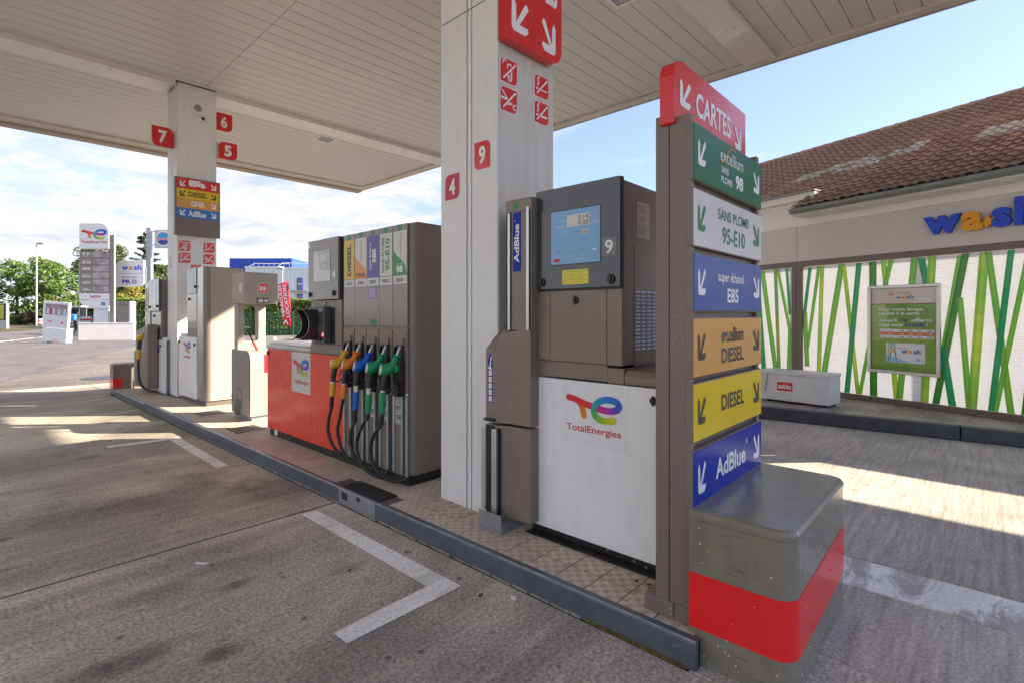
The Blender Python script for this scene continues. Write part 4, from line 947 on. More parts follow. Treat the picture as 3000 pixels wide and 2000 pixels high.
mb = MB(fh).m(blue).flat([(-2.415, .93), (-2.378, .93), (-2.378, 1.19), (-2.370, 1.19), (-2.3965, 1.255), (-2.423, 1.19), (-2.415, 1.19)], 0.001)
mb.m(pwhite)
for i in range(5): mb.flat([(-2.411, .936+.042*i), (-2.382, .936+.042*i), (-2.382, .970+.042*i), (-2.411, .970+.042*i)], 0.0018)
mb.stroke([(-2.40, 1.15), (-2.395, 1.18), (-2.388, 1.225)], .010, .0018); mb.stroke([(-2.405, 1.155), (-2.39, 1.15)], .018, .0022)
mb.m(pgrey)
for i in range(5): mb.stroke([(-2.404, .945+.042*i), (-2.397, .96+.042*i), (-2.388, .945+.042*i)], .003, .0025)
mb.build('instruction_label', d9)
MB(fh).m(black).box(-2.435, -2.345, 0.812, 0.828, 0.0, 0.03).build('lift_handle', d9, bevel=0.005)
MB().m(alu).box(2.395, 2.415, 2.425, 2.462, 0.225, 0.775).build('guide_rail', d9, bevel=0.005)
MB().m(alu).box(2.385, 2.412, 2.318, 2.362, 0.225, 0.765).build('guide_rail', d9, bevel=0.005)
MB().m(black).box(2.408, 2.416, 2.362, 2.425, 0.21, 0.78).box(2.40, 2.42, 2.308, 2.317, 0.2, 0.77).build('hose_slot', d9)
MB().m(galv).box(2.345, 2.349, 2.235, 2.435, K+0.004, 0.245).box(2.349, 2.53, 2.235, 2.239, K+0.004, K+0.06).build('kick_plate', d9, bevel=0.001, seg=1)

# ------------------------------------------------------------------ fuel dispenser 4 (five nozzles)
d4 = thing('fuel_dispenser', 'five nozzle dispenser, number 4, with the red panel and card terminal', 'fuel pump', (2.505, 3.39, K), 0, 'fuel dispensers on the island')
F4 = Fr((2.505, 3.39, 0), (-0.012, -1, 0)); S4 = Fr((2.505, 3.39, 0), (1, -0.012, 0))
def b4(nm, m_, a0, a1, b0, b1, c0, c1, bev=0.003, par=None): return MB(F4).m(m_).box(a0, a1, b0, b1, c0, c1).build(nm, par or d4, bevel=bev, seg=2)
b4('base_skirt', skirt, -2.74, -0.03, K, 0.205, -0.55, -0.012)
mb = MB(F4).m(galv)
for a_ in (-.06, -.14, -.5, -.62, -.74, -.88, -.96, -1.3, -1.9, -2.2): mb.prism(circ(a_, .175 if a_ > -1 else .165, .006, 8), -0.012, -0.006)
mb.build('bolt', d4)
mb = MB(F4).m(black)
for a_ in (-2.66, -2.42, -2.17, -1.93, -1.68): mb.box(a_-0.02, a_+0.02, .14, .19, -0.012, -0.008)
mb.m(pwhite).box(-2.60, -2.53, .14, .20, -0.012, -0.007); mb.build('vent_slot', d4)
# main tower with rounded front corner
P = [(0.0, 0.0)]+[]
def tower(nm, y0, y1, z0, z1, depth, r, m_, par, fr, both=False):
    # plan outline in (a, c) of frame: extruded in b
    pts = []
    for i in range(7): t_ = R(90*i/6); pts.append((-y0-r+r*math.sin(t_), -r+r*math.cos(t_)))
    pts += [(-y0, -depth), (-y1, -depth), (-y1, 0)]
    vs = [fr.p(a, z0, c) for a, c in pts]+[fr.p(a, z1, c) for a, c in pts]; n = len(pts)
    mb = MB().m(m_); mb.add(vs, [tuple(range(n)), tuple(range(2*n-1, n-1, -1))]+[(i, i+n, (i+1) % n+n, (i+1) % n) for i in range(n)])
    return mb.build(nm, par)
tower('tower_cabinet', 0.0, 1.055, 0.21, 2.236, 0.56, 0.07, taupe, d4, Fr((2.513, 3.39, 0), (-0.012, -1, 0)))
b4('tower_roof', taupe, -1.055, -0.0, 2.236, 2.25, -0.56, -0.07, 0.004)
b4('tower_roof_edge', taupe, -1.055, -0.03, 2.15, 2.245, -0.05, 0.0, 0.003) if False else None
lab = [(-1.013, -0.836), (-0.817, -0.630), (-0.619, -0.437), (-0.418, -0.238), (-0.217, -0.034)]
for i, (a0, a1) in enumerate(lab):
    pn = b4('front_panel', taupe_g, a0-0.008, a1+0.008, 1.405, 2.232, -0.004, 0.006, 0.0015)
    lm = [mat('label_amber', (0.72, 0.48, 0.06), 0.35, var=0.04), signw, violet, signw, signw][i]
    lb = MB(F4).m(lm).box(a0, a1, 1.822, 2.180, 0.006, 0.0075).build('fuel_label', d4)
    mb = MB(F4); h0 = 1.822; hh = 0.358; w = a1-a0
    X = lambda t_: a0+w*t_
    Y = lambda t_: h0+hh*t_
    if i == 0: mb.m(pdark).text('DIESEL', X(.32), X(.70), Y(.08), Y(.90), 0.0085, rot=90, bold=0.04)
    if i in (1, 4):
        cm = laborange if i == 1 else labgreen; top = .58 if i == 1 else .60
        cur = smooth([(0, top), (.10, top-.08), (.30, top-.16), (.6, top-.26), (.85, .22), (1.0, 0.04)], 5)
        mb.m(cm).flat([(X(0), Y(0)), (X(1), Y(0))]+[(X(q[0]), Y(q[1])) for q in reversed(cur)], 0.0085)
        mb.m(mat('print_excellium', (0.62, 0.16, 0.10), 0.4)).text('excellium', X(.42), X(.62), Y(.46), Y(.95), 0.0085, rot=90, bold=0.0)
        if i == 1: mb.m(pdark).text('DIESEL', X(.06), X(.94), Y(.03), Y(.13), 0.0095, bold=0.02)
        else: mb.m(pwhite).text('98', X(.25), X(.72), Y(.05), Y(.21), 0.0095, bold=0.04).text('SANS PLOMB', X(.25), X(.70), Y(.23), Y(.26), 0.0095, bold=0)
    if i == 2: mb.m(pwhite).text('super éthanol', X(.20), X(.42), Y(.18), Y(.84), 0.0085, rot=90, bold=0.02).text('E85', X(.46), X(.80), Y(.36), Y(.68), 0.0085, rot=90, bold=0.04)
    if i == 3: mb.m(labgreen).text('SANS PLOMB', X(.16), X(.38), Y(.08), Y(.92), 0.0085, rot=90, bold=0.03).text('95-E10', X(.46), X(.82), Y(.12), Y(.88), 0.0085, rot=90, bold=0.04)
    mb.build('label_print', lb)
    l2 = MB(F4).m(signw).box(a0, a1, 1.750, 1.815, 0.006, 0.0075).build('fuel_label', d4)
    MB(F4).m(pdark).text('GAZOLE' if i < 2 else 'ESSENCE', X(.24), X(.76), 1.768, 1.796, 0.0085, bold=0.02).build('label_print', l2)
    MB(F4).m(tapegreen).box(X(.34), X(.62), 2.185, 2.232, 0.006, 0.0072).build('tape_square', d4)
mb = MB(F4).m(mat('lilac_label', (0.26, 0.22, 0.42), 0.4)).box(-0.597, -0.466, 1.64, 1.735, 0.006, 0.0073); mb.m(pwhite)
for i in range(7): mb.box(-0.58, -0.485-0.01*(i % 3), 1.655+i*.0105, 1.658+i*.0105, 0.0073, 0.0079)
mb.m(tapegreen).box(-0.572, -0.472, 1.412, 1.457, 0.006, 0.0073); mb.build('notice', d4)
# holster rail and boots
b4('holster_panel', taupe, -1.018, -0.022, 0.845, 1.392, -0.004, 0.004)
NZ = [(-0.925, nz_y, 'yellow'), (-0.727, nz_o, 'orange'), (-0.527, nz_b, 'blue'), (-0.326, nz_g, 'green'), (-0.120, nz_g, 'green')]
for i, (ac, nm_, cn) in enumerate(NZ):
    w = 0.092
    MB(F4).m(taupe_g).prism([(ac-w, 1.376), (ac-w, 1.18), (ac-w+.03, 1.125), (ac+w-.04, 1.125), (ac+w, 1.175), (ac+w, 1.376)][::1][::-1], 0.004, 0.012).build('holster_plate', d4, bevel=0.002)
    bt = MB(F4).m(black)
    bt.box(ac-0.055, ac+0.06, 0.895, 1.30, 0.004, 0.016); bt.box(ac-0.062, ac-0.05, 0.90, 1.24, 0.016, 0.035); bt.box(ac+0.05, ac+0.066, 0.86, 1.25, 0.016, 0.04); bt.box(ac-0.05, ac+0.05, 0.86, 0.885, 0.004, 0.06)
    bt.prism([(ac-.01, .86), (ac+.05, .845), (ac+.062, .90), (ac+.03, .965), (ac+0.0, .91)], 0.01, 0.075)
    b_ = bt.build('nozzle_boot', d4, bevel=0.003)
    MB(F4).m(taupe_g).box(ac-0.035, ac+0.062, 1.255, 1.312, 0.012, 0.032).build('boot_hood', d4, bevel=0.004)
    MB(F4).m(black).box(ac-0.012, ac+0.035, 1.20, 1.262, 0.014, 0.030).build('spout_socket', d4)
    mb = MB(F4).m(pwhite); mb.prism(circ(ac+0.095, 0.862, 0.010, 12), 0.004, 0.012); mb.build('rubber_stop', d4)
def nozzle(ac, m_, dx, hose, coll, sleeve, swiv, cname):
    f = Fr(F4.p(ac, 0, 0), F4.r)
    # body: a faceted shell swept from the round label face up to the spout collar
    sp = smooth([(-0.022+dx, 1.066, 0.172), (-0.008+dx, 1.064, 0.140), (0.010, 1.088, 0.105), (0.02, 1.125, 0.080), (0.022, 1.16, 0.062)], 4)
    n = len(sp); rs_ = [0.041, 0.044, 0.046, 0.0475, 0.048, 0.047, 0.045, 0.042, 0.038, 0.033, 0.030, 0.028, 0.026, 0.025, 0.0245, 0.024, 0.024][:n]
    rs_ += [0.024]*(n-len(rs_))
    nz = MB(f).m(m_).tube(sp, 0, 18, rs=rs_); nz.prism([(0.005, 1.035), (0.065, 1.052), (0.055, 1.10), (0.02, 1.13), (-0.01, 1.08)], 0.062, 0.088)
    body = nz.build('nozzle', d4, smooth_=False, bevel=0.0, label=cname+' fuel nozzle')
    body.data.shade_smooth() 
    d0 = (Vector(sp[0])-Vector(sp[1])).normalized(); s0 = Vector(sp[0])
    MB(f).m(pwhite).tube([tuple(s0-d0*0.002), tuple(s0+d0*0.006)], 0.039, 20).build('label_disc', body)
    mb = MB(f).m(m_).tube([tuple(s0+d0*0.0062), tuple(s0+d0*0.0066)], 0.026, 18)
    mb.m(pwhite).tube([tuple(s0+d0*0.0067), tuple(s0+d0*0.007)], 0.019, 12); mb.build('label_print', body)
    e0 = Vector(sp[-1])
    MB(f).m(m_).tube([tuple(e0-Vector((0, 0.006, -0.002))), tuple(e0+Vector((0, 0.004, -0.002))), tuple(e0+Vector((0, .014, -.004)))], 0, 20, rs=[0.030, 0.043, 0.040]).build('splash_guard', body)
    MB(f).m(alu).tube([tuple(e0), (0.024, 1.20, 0.045), (0.026, 1.245, 0.020)], 0.011, 12).build('spout', body)
    # grip, trigger and its guard
    g0 = (0.0+dx, 1.045, 0.140); g1 = (0.0+dx, 0.99, 0.155); g2 = (-0.004+dx, 0.905, 0.165)
    gb = MB(f).m(black).tube([g0, g1, g2], 0, 12, rs=[0.024, 0.023, 0.020])
    for i in range(9): gb.tube([(-0.002+dx, 0.925+i*0.011, 0.1635-i*0.001), (-0.002+dx, 0.930+i*0.011, 0.1635-i*0.001)], 0.0225, 10)
    gb.build('grip', body)
    MB(f).m(black).tube(smooth([(0.02, 1.06, 0.075), (0.03, 1.0, 0.070), (0.04, 0.94, 0.085), (0.015, 0.905, 0.13), (0.0, 0.91, 0.16)], 4), 0.006, 8).tube(smooth([(0.02, 1.05, 0.095), (0.03, 1.0, 0.10), (0.02, 0.955, 0.115)], 4), 0.005, 8).build('trigger_guard', body)
    z = 0.905; cx0 = -0.004+dx; cc = 0.165
    if swiv: MB(f).m(steel).tube([(cx0, z, cc), (cx0, z-0.022, cc), (cx0, z-0.023, cc), (cx0, z-0.052, cc+.002)], 0, 8, rs=[0.022, 0.022, 0.020, 0.020]).build('swivel', body); z -= 0.052
    else: MB(f).m(alu).tube([(cx0, z, cc), (cx0, z-0.014, cc)], 0.021, 12).build('swivel', body); z -= 0.014
    MB(f).m(m_).tube([(cx0, z, cc), (cx0, z-coll*0.35, cc+.002), (cx0, z-coll*0.37, cc+.002), (cx0-.003, z-coll, cc+.006)], 0, 16, rs=[0.026, 0.0255, 0.027, 0.0235]).build('hose_collar', body); z -= coll
    if sleeve:
        mb = MB(f).m(black).tube([(cx0-.003, z, cc+.006), (cx0-.008, z-sleeve, cc+.012)], 0, 12, rs=[0.019, 0.017])
        k_ = int(sleeve/0.011)
        for i in range(k_): mb.tube([(cx0-.003-.005*i/k_, z-0.004-i*0.011, cc+.006+.006*i/k_), (cx0-.003-.005*i/k_, z-0.009-i*0.011, cc+.006+.006*i/k_)], 0.0205, 12)
        mb.build('hose_sleeve', body); 
    hp = smooth([(cx0-.005, z-sleeve+0.004, cc+.010)]+hose, 6)
    MB(f).m(blackr).tube(hp, 0.0145, 12).build('hose', body, smooth_=True)
H = [
 [(-0.035, 0.56, .19), (-0.035, 0.44, .19), (0.02, 0.31, .16), (0.10, 0.235, .10), (0.19, 0.20, .05), (0.26, 0.20, .03)],
 [(-0.03, 0.62, .19), (-0.05, 0.48, .20), (0.0, 0.30, .17), (0.10, 0.215, .11), (0.18, 0.195, .05), (0.26, 0.195, .03)],
 [(-0.03, 0.52, .20), (-0.03, 0.40, .20), (0.02, 0.28, .17), (0.10, 0.21, .11), (0.19, 0.19, .04), (0.25, 0.19, .02)],
 [(-0.08, 0.54, .21), (-0.12, 0.40, .21), (-0.07, 0.27, .19), (0.03, 0.195, .14), (0.15, 0.17, .06), (0.24, 0.18, .02)],
 [(-0.06, 0.56, .21), (-0.115, 0.42, .21), (-0.09, 0.29, .19), (-0.02, 0.215, .15), (0.06, 0.185, .09), (0.115, 0.205, .03)]]
for i, (ac, nm_, cn) in enumerate(NZ):
    nozzle(ac, nm_, (0.0, 0.0, 0.0, -0.004, -0.006)[i], H[i], (0.115, 0.115, 0.15, 0.155, 0.165)[i], (0.105, 0.02, 0.10, 0.035, 0.10)[i], i in (2, 3), cn)
# hose rails below
b4('hose_backing', taupe, -1.018, -0.022, 0.20, 0.843, -0.006, 0.002)
for i, (a0, a1) in enumerate(lab):
    MB(F4).m(alu).box(a0+0.000, a0+0.020, 0.215, 0.838, 0.002, 0.020).build('hose_rail', d4, bevel=0.004)
    MB(F4).m(alu).box(a1-0.066, a1-0.046, 0.215, 0.838, 0.002, 0.020).build('hose_rail', d4, bevel=0.004)
    MB(F4).m(mat('dark_channel', (0.03, 0.04, 0.04), 0.4)).box(a1-0.044, a1-0.004, 0.205, 0.838, 0.0, 0.004).build('hose_channel', d4)
MB(F4).m(alu).box(-0.034, -0.020, 0.205, 0.843, 0.002, 0.022).build('hose_rail', d4, bevel=0.004)
for a0, a1 in (lab[2], lab[3], lab[4]):
    lb = MB(F4).m(signw).box(a0+0.025, a1-0.072, 0.615, 0.835, 0.002, 0.0035).build('octane_label', d4)
    w0, w1 = a0+0.035, a1-0.085
    mb = MB(F4).m(pdark).text('87', w0, w1, 0.722, 0.765, 0.0042, bold=0.02).text('98', w0, w1, 0.645, 0.69, 0.0042, bold=0.02)
    for i in range(5): mb.box(w0, w1, 0.779+i*.0105, 0.783+i*.0105, 0.0035, 0.0042)
    mb.box(w0, w1-.01, .706, .709, .0035, .0042).box(w0, w1-.01, .628, .631, .0035, .0042); mb.build('label_print', lb)
# low red section with console lid
b4('low_cabinet', taupe, -2.765, -1.058, 0.205, 1.11, -0.54, -0.012)
rp = MB(F4).m(redp).prism(rr(-2.766, -1.022, 0.203, 1.112, .01, .01, .01, .01, 2), -0.012, 0.006).build('red_panel', d4, bevel=0.002)
lp = MB(F4).m(signw).box(-2.120, -1.692, 0.686, 1.108, 0.006, 0.0075).build('logo_panel', rp)
te_logo(rp, F4, -2.085, -1.73, 0.865, 1.035, 0.0085); MB(F4).m(pred).text('TotalEnergies', -2.085, -1.73, 0.765, 0.825, 0.0085, bold=0.015).build('company_name', rp)
mb = MB(F4).m(black); knob(mb, -2.735, 1.06, 0.006, 0.02); mb.build('lock_cap', d4)
mb = MB().m(steel)
P = [(0.012, 1.116), (0.012, 1.150), (-0.010, 1.172), (-0.05, 1.182), (-0.52, 1.19), (-0.52, 1.116)]
vs = [F4.p(-2.765, b, c) for c, b in P]+[F4.p(-1.690, b, c) for c, b in P]; n = len(P)
mb.add(vs, [tuple(range(n)), tuple(range(2*n-1, n-1, -1))]+[(i, i+n, (i+1) % n+n, (i+1) % n) for i in range(n)][::1]); mb.build('console_lid', d4, bevel=0.004)
b4('console_front', taupe, -1.686, -1.056, 1.118, 1.212, -0.45, 0.008)
b4('terminal_cabinet', taupe, -1.684, -1.060, 1.214, 1.642, -0.45, 0.0)
b4('terminal_pillar', taupe, -1.184, -1.062, 1.222, 1.640, 0.0, 0.008); b4('terminal_header', taupe, -1.60, -1.19, 1.578, 1.640, 0.0, 0.006)
b4('head_gasket', black, -1.684, -1.062, 1.648, 2.232, -0.44, 0.012)
h4 = b4('display_head', taupe_g, -1.681, -1.080, 1.646, 2.234, 0.012, 0.034)  # same dark film as the other heads; its reflection is painted in as taupe
MB(F4).m(mat('display_bezel', (0, 0, 0))).box(-1.566, -1.218, 1.818, 2.128, 0.034, 0.0352).build('bezel', h4)
MB(F4).m(lcdgrey).box(-1.562, -1.222, 1.822, 2.124, 0.0352, 0.0362).build('display', h4)
mb = MB(F4).m(mat('display_patch', (0.42, 0.46, 0.42), 0.2)).flat([(-1.40, 1.935), (-1.222, 1.92), (-1.222, 2.122), (-1.46, 2.122), (-1.445, 1.98)], 0.0368)  # irregular green-grey patch over the upper right of the display
mb.m(lcdpale).flat([(-1.42, 2.01), (-1.30, 2.01), (-1.30, 2.085), (-1.42, 2.085)], 0.0374).flat([(-1.37, 1.955), (-1.30, 1.955), (-1.30, 1.985), (-1.37, 1.985)], 0.0374)
mb.m(pwhite)
for i in range(4): mb.box(-1.51+i*.075, -1.475+i*.075, 1.864, 1.870, 0.0362, 0.0368)
mb.build('display_print', h4)
MB(F4).m(mat('number_grey', (0.30, 0.27, 0.24), 0.3)).box(-1.208, -1.108, 1.826, 1.928, 0.034, 0.0352).build('number_tile', h4); MB(F4).m(pwhite).text('4', -1.19, -1.128, 1.838, 1.918, 0.0362, bold=0.02).build('number', h4)
mb = MB(F4).m(black); knob(mb, -1.630, 1.70, 0.034, 0.022); knob(mb, -1.148, 1.703, 0.034, 0.024); mb.build('lock_cap', h4)
MB(F4).m(pgrey).box(-1.45, -1.33, 2.19, 2.215, 0.034, 0.035).m(pwhite).box(-1.67, -1.635, 2.16, 2.21, 0.034, 0.035).build('label', h4)
# card terminal: shielded keypad hood and reader column
b4('terminal_recess', black, -1.59, -1.19, 1.222, 1.568, -0.0, 0.006, 0.001)
b4('reader_column', mat('reader_grey', (0.075, 0.07, 0.065), 0.35), -1.40, -1.27, 1.228, 1.562, 0.006, 0.075, 0.006)
b4('reader_window', slate, -1.385, -1.305, 1.40, 1.49, 0.075, 0.079, 0.002); b4('reader_plate', galv, -1.38, -1.31, 1.525, 1.55, 0.075, 0.080, 0.002)
b4('key_slot', black, -1.385, -1.315, 1.245, 1.30, 0.075, 0.095, 0.006)
MB(F4).m(mat('status_light', (0.9, 0.02, 0.02), 0.3, emit=3.0)).box(-1.300, -1.285, 1.295, 1.325, 0.075, 0.078).build('status_light', d4)
mb = MB(F4).m(galv).prism(circ(-1.37, 1.606, 0.016, 14), 0.006, 0.02); mb.build('key_lock', d4)
b4('terminal_top', mat('reader_grey', (0.1, 0.1, 0.1)), -1.60, -1.29, 1.548, 1.576, 0.006, 0.07, 0.004)
# curved privacy shield: open trough made of a bowed side wall pair and floor
def shield(a_, th):
    prof = smooth([(1.540, 0.205), (1.48, 0.165), (1.40, 0.150), (1.32, 0.170), (1.265, 0.235)], 4)
    return [(b, c) for b, c in [(q[0], q[1]) for q in prof]]
for a_, nmm in ((-1.585, 'keypad_shield'), (-1.425, 'keypad_shield')):
    pr = shield(a_, 0.006); vs = []; n = len(pr)
    for da in (0, 0.007):
        vs += [F4.p(a_+da, b, 0.006) for b, c in pr]+[F4.p(a_+da, b, c) for b, c in pr]
    fs = []
    for i in range(n-1):
        fs.append((i, n+i, n+i+1, i+1)); fs.append((2*n+i+1, 3*n+i+1, 3*n+i, 2*n+i)); fs.append((n+i, 3*n+i, 3*n+i+1, n+i+1))
    MB().m(mat('shield_black', (0.028, 0.022, 0.018), 0.5)).add(vs, fs)
    mb = MB().m(MATS['shield_black']); mb.add(vs, fs)
    mb.m(galv).tube([tuple(F4.p(a_+.0035, b, c)) for b, c in pr], 0.0035, 6); mb.build(nmm, d4)
MB(F4).m(MATS['shield_black']).box(-1.585, -1.42, 1.255, 1.262, 0.006, 0.20).box(-1.578, -1.425, 1.262, 1.54, 0.006, 0.012).box(-1.585, -1.42, 1.54, 1.547, 0.006, 0.20).build('keypad_floor', d4)
# ------------------------------------------------------------------ water and squeegee point
ws = thing('service_point', 'beige windscreen cleaning and water point between the red dispenser and the steel one', 'service point', (2.65, 6.98, K))
MB().m(galv).box(2.69, 3.08, 7.03, 7.58, K, 0.19).build('plinth', ws, bevel=0.003)
YZ = Fr((0, 0, 0), (0, 1, 0), (0, 0, 1))      # a=y, b=z, c=x
r_ = 0.13
prof = [(7.62, 0.19), (7.62, 1.035)]+[(6.98+r_-r_*math.sin(R(90*i/8)), 1.035-r_+r_*math.cos(R(90*i/8))) for i in range(9)]+[(6.98, 0.19)]
MB(YZ).m(beige).prism(prof[::-1], 2.655, 2.83).build('lower_body', ws, bevel=0.004)
MB().m(beige).box(2.831, 3.08, 6.982, 7.36, 0.19, 0.74).box(2.831, 3.08, 7.361, 7.62, 0.19, 1.03).build('lower_body', ws, bevel=0.006)
MB(fx(2.655)).m(mat('grey_side', (0.27, 0.235, 0.20), 0.45, var=0.04, dirt=0.15)).prism([(-a+(0.0), b) for a, b in [(7.60, 0.21), (7.60, 1.02)]+[(7.0+r_-r_*math.sin(R(90*i/8)), 1.02-r_+r_*math.cos(R(90*i/8))) for i in range(9)]+[(7.0, 0.21)]], 0, 0.006).build('side_panel', ws)
mb = MB(fx(2.649)).m(mat('decal_grey', (0.085, 0.075, 0.065), 0.5))
mb.flat([(-7.50, .30), (-7.475, .17), (-7.30, .17), (-7.275, .38), (-7.45, .38), (-7.45, .30)][::-1], 0.003)
mb.stroke(smooth([(-7.50, .28), (-7.56, .36), (-7.585, .42)], 4), 0.022, 0.0015); mb.stroke([(-7.605, .40), (-7.565, .44)], 0.02, 0.002)
mb.stroke(smooth([(-7.42, .38), (-7.40, .48), (-7.33, .53), (-7.26, .48), (-7.235, .38), (-7.27, .27)], 5), 0.014, 0.002)
mb.build('watering_can_decal', ws)
# window frame stem
fyw = fy(7.40)
def ring(mb, outer, inner, c0, c1):
    n = len(outer)
    vs = [mb.f.p(a, b, c) for P in (outer, inner) for c in (c0, c1) for a, b in P]
    fs = []
    for i in range(n):
        j = (i+1) % n
        fs += [(n+i, n+j, 3*n+j, 3*n+i), (i, 2*n+i, 2*n+j, j), (i, j, n+j, n+i), (2*n+i, 3*n+i, 3*n+j, 2*n+j)]
    mb.add(vs, fs)
out_ = rr(2.655, 3.02, 1.03, 1.66, .004, .004, .004, .004); inn_ = rr(2.735, 2.925, 1.145, 1.62, .03, .03, .03, .03)
mb = MB(fyw).m(beige); ring(mb, out_, inn_, -0.12, 0); mb.build('window_frame', ws)
# top cabinet
pts = [(2.655, 7.43), (2.655, 7.25)]+[(2.715-0.06*math.cos(R(90*i/6)), 7.22-0.06*math.sin(R(90*i/6))) for i in range(7)]+[(3.085, 7.16), (3.085, 7.60), (2.655, 7.60)]
mb = MB().m(beige); loft(mb, [(pts, 1.645), (pts, 2.06)]); mb.build('top_cabinet', ws, bevel=0.003)
mb = sticker(fy(7.16), 2.825, 1.915, 0.125, 'glove', 0.0); mb.build('sticker', ws)
sticker(fx(2.655), -7.345, 1.905, 0.10, 'glove', 0.0).build('sticker', ws)
MB(fy(7.16)).m(mat('recess_grey', (0.12, 0.11, 0.10), 0.3)).prism(rr(2.80, 2.965, 1.648, 1.725, .02, .02, .004, .004), 0, 0.002).build('glove_slot', ws)
MB(fy(7.16)).m(mat('clear_glove', (0.6, 0.6, 0.58), 0.2)).prism(circ(2.855, 1.685, 0.035, 12, .026), 0.002, 0.012).prism(circ(2.925, 1.685, 0.028, 12, .022), 0.002, 0.012).build('folded_glove', ws, bevel=0.004)
bk = thing('bucket', 'red plastic bucket sitting on the shelf of the water point', 'bucket', (2.95, 7.15, 0.74))
redb = mat('bucket_red', (0.62, 0.02, 0.03), 0.35)
mb = MB().m(redb)
vs = []
for z, s in ((0.741, .105), (0.96, .125), (0.96, .115), (0.78, .098)):
    vs += [(2.955-s, 7.13-s, z), (2.955+s, 7.13-s, z), (2.955+s, 7.13+s, z), (2.955-s, 7.13+s, z)]
fs = [(3, 2, 1, 0), (12, 13, 14, 15)]
for k_ in range(3):
    for i in range(4): fs.append((k_*4+i, k_*4+(i+1) % 4, (k_+1)*4+(i+1) % 4, (k_+1)*4+i))
mb.add(vs, fs); mb.build('pail', bk, bevel=0.004); MB().m(redb).box(2.825, 3.085, 7.0, 7.01, 0.94, 0.962).build('rim', bk, bevel=0.003)
MB(fy(7.02)).m(pwhite).text('T', 2.93, 3.0, 1.0, 1.05, 0, bold=0.05).build('marking', bk)
MB().m(redb).prism([(2.90, 7.02), (3.06, 7.02), (3.06, 7.03), (2.90, 7.03)], 0.97, 1.08).build('card', bk)
sq = thing('squeegee', 'black and red handled squeegee leaning out of the red bucket', 'squeegee', (2.88, 7.1, 0.86))
a_, b_ = Vector((2.665, 7.10, 1.30)), Vector((2.90, 7.10, 0.80))
MB().m(black).tube([tuple(a_), tuple(a_.lerp(b_, .30))], 0.011, 10).build('upper_handle', sq); MB().m(redb).tube([tuple(a_.lerp(b_, .30)), tuple(a_.lerp(b_, .58))], 0.015, 10).build('red_grip', sq)
MB().m(black).tube([tuple(a_.lerp(b_, .58)), tuple(b_)], 0.012, 10).build('lower_handle', sq)
MB().m(black).prism([(2.655, 7.06), (2.675, 7.06), (2.675, 7.14), (2.655, 7.14)], 1.30, 1.325).m(steel).tube([(2.66, 7.02, 1.335), (2.66, 7.18, 1.335)], 0.008, 8).build('wiper_head', sq)

# ------------------------------------------------------------------ dispenser 6 (steel cabinet, seen end on)
d6 = thing('fuel_dispenser', 'tall steel cornered dispenser with broad beige sunlit end, in front of the far pillar', 'fuel pump', (2.64, 8.63, K), 0, 'fuel dispensers on the island')
MB().m(mat('base_brown', (0.13, 0.11, 0.09), 0.5, var=0.2)).box(2.665, 3.16, 8.66, 9.84, K, 0.20).build('base_skirt', d6, bevel=0.003)
r_ = 0.07; pts = [(2.64, 9.46)]+[(2.64+r_-r_*math.cos(R(90*i/8)), 8.634+r_-r_*math.sin(R(90*i/8))) for i in range(9)]+[(3.19, 8.634), (3.19, 9.46)]
mb = MB().m(taupe); loft(mb, [(pts, 0.20), (pts, 2.225)]); mb.build('cabinet', d6, bevel=0.002)
MB(fy(8.634)).m(beige).box(2.712, 3.188, 0.205, 2.215, 0, 0.003).build('end_panel', d6)
f6 = fx(2.64)
MB(f6).m(steel).box(-8.985, -8.72, 1.42, 2.22, 0, 0.003).box(-8.985, -8.72, 0.205, 1.415, 0, 0.003).build('steel_strip', d6)
MB(f6).m(slate).box(-9.455, -9.0, 1.83, 2.225, 0, 0.012).build('display_door', d6, bevel=0.003)
MB(f6).m(mat('pale_steel', (0.52, 0.51, 0.49), 0.3, metal=0.5)).box(-9.455, -9.0, 1.40, 1.822, 0, 0.010).build('upper_door', d6, bevel=0.003)
MB(f6).m(steel).box(-9.455, -9.0, 1.30, 1.392, 0, 0.004).build('receipt_slot', d6); mb = MB(f6).m(pgrey)
for i in range(9): mb.box(-9.44+i*.048, -9.415+i*.048, 1.31, 1.38, 0.004, 0.006)
mb.build('slot_teeth', d6)
MB(f6).m(taupe).box(-9.455, -9.0, 1.16, 1.292, 0, 0.006).build('waist_band', d6, bevel=0.002)
MB().m(taupe).box(2.66, 3.17, 9.461, 9.86, 0.20, 1.14).build('low_cabinet', d6, bevel=0.003)
MB().m(whitem).box(2.645, 3.17, 9.46, 9.865, 1.142, 1.195).build('low_lid', d6, bevel=0.018)
w6 = MB(f6).m(white).prism(rr(-9.872, -8.992, 0.195, 1.150, .01, .01, .01, .01, 2), 0, 0.014).build('lower_panel', d6, bevel=0.002)
te_full(w6, f6, -9.62, -9.27, 0.80, 1.07, 0.0155)
mb = MB(f6).m(black); knob(mb, -9.83, 1.06, .014, .022); knob(mb, -9.06, 1.035, .014, .022); knob(mb, -9.04, 1.93, .012, .02); knob(mb, -9.33, 1.745, .010, .02); mb.build('lock_cap', d6)
mb = MB(f6).m(pwhite).prism(circ(-8.96, .88, .012, 10), 0, .012); mb.build('rubber_stop', d6)

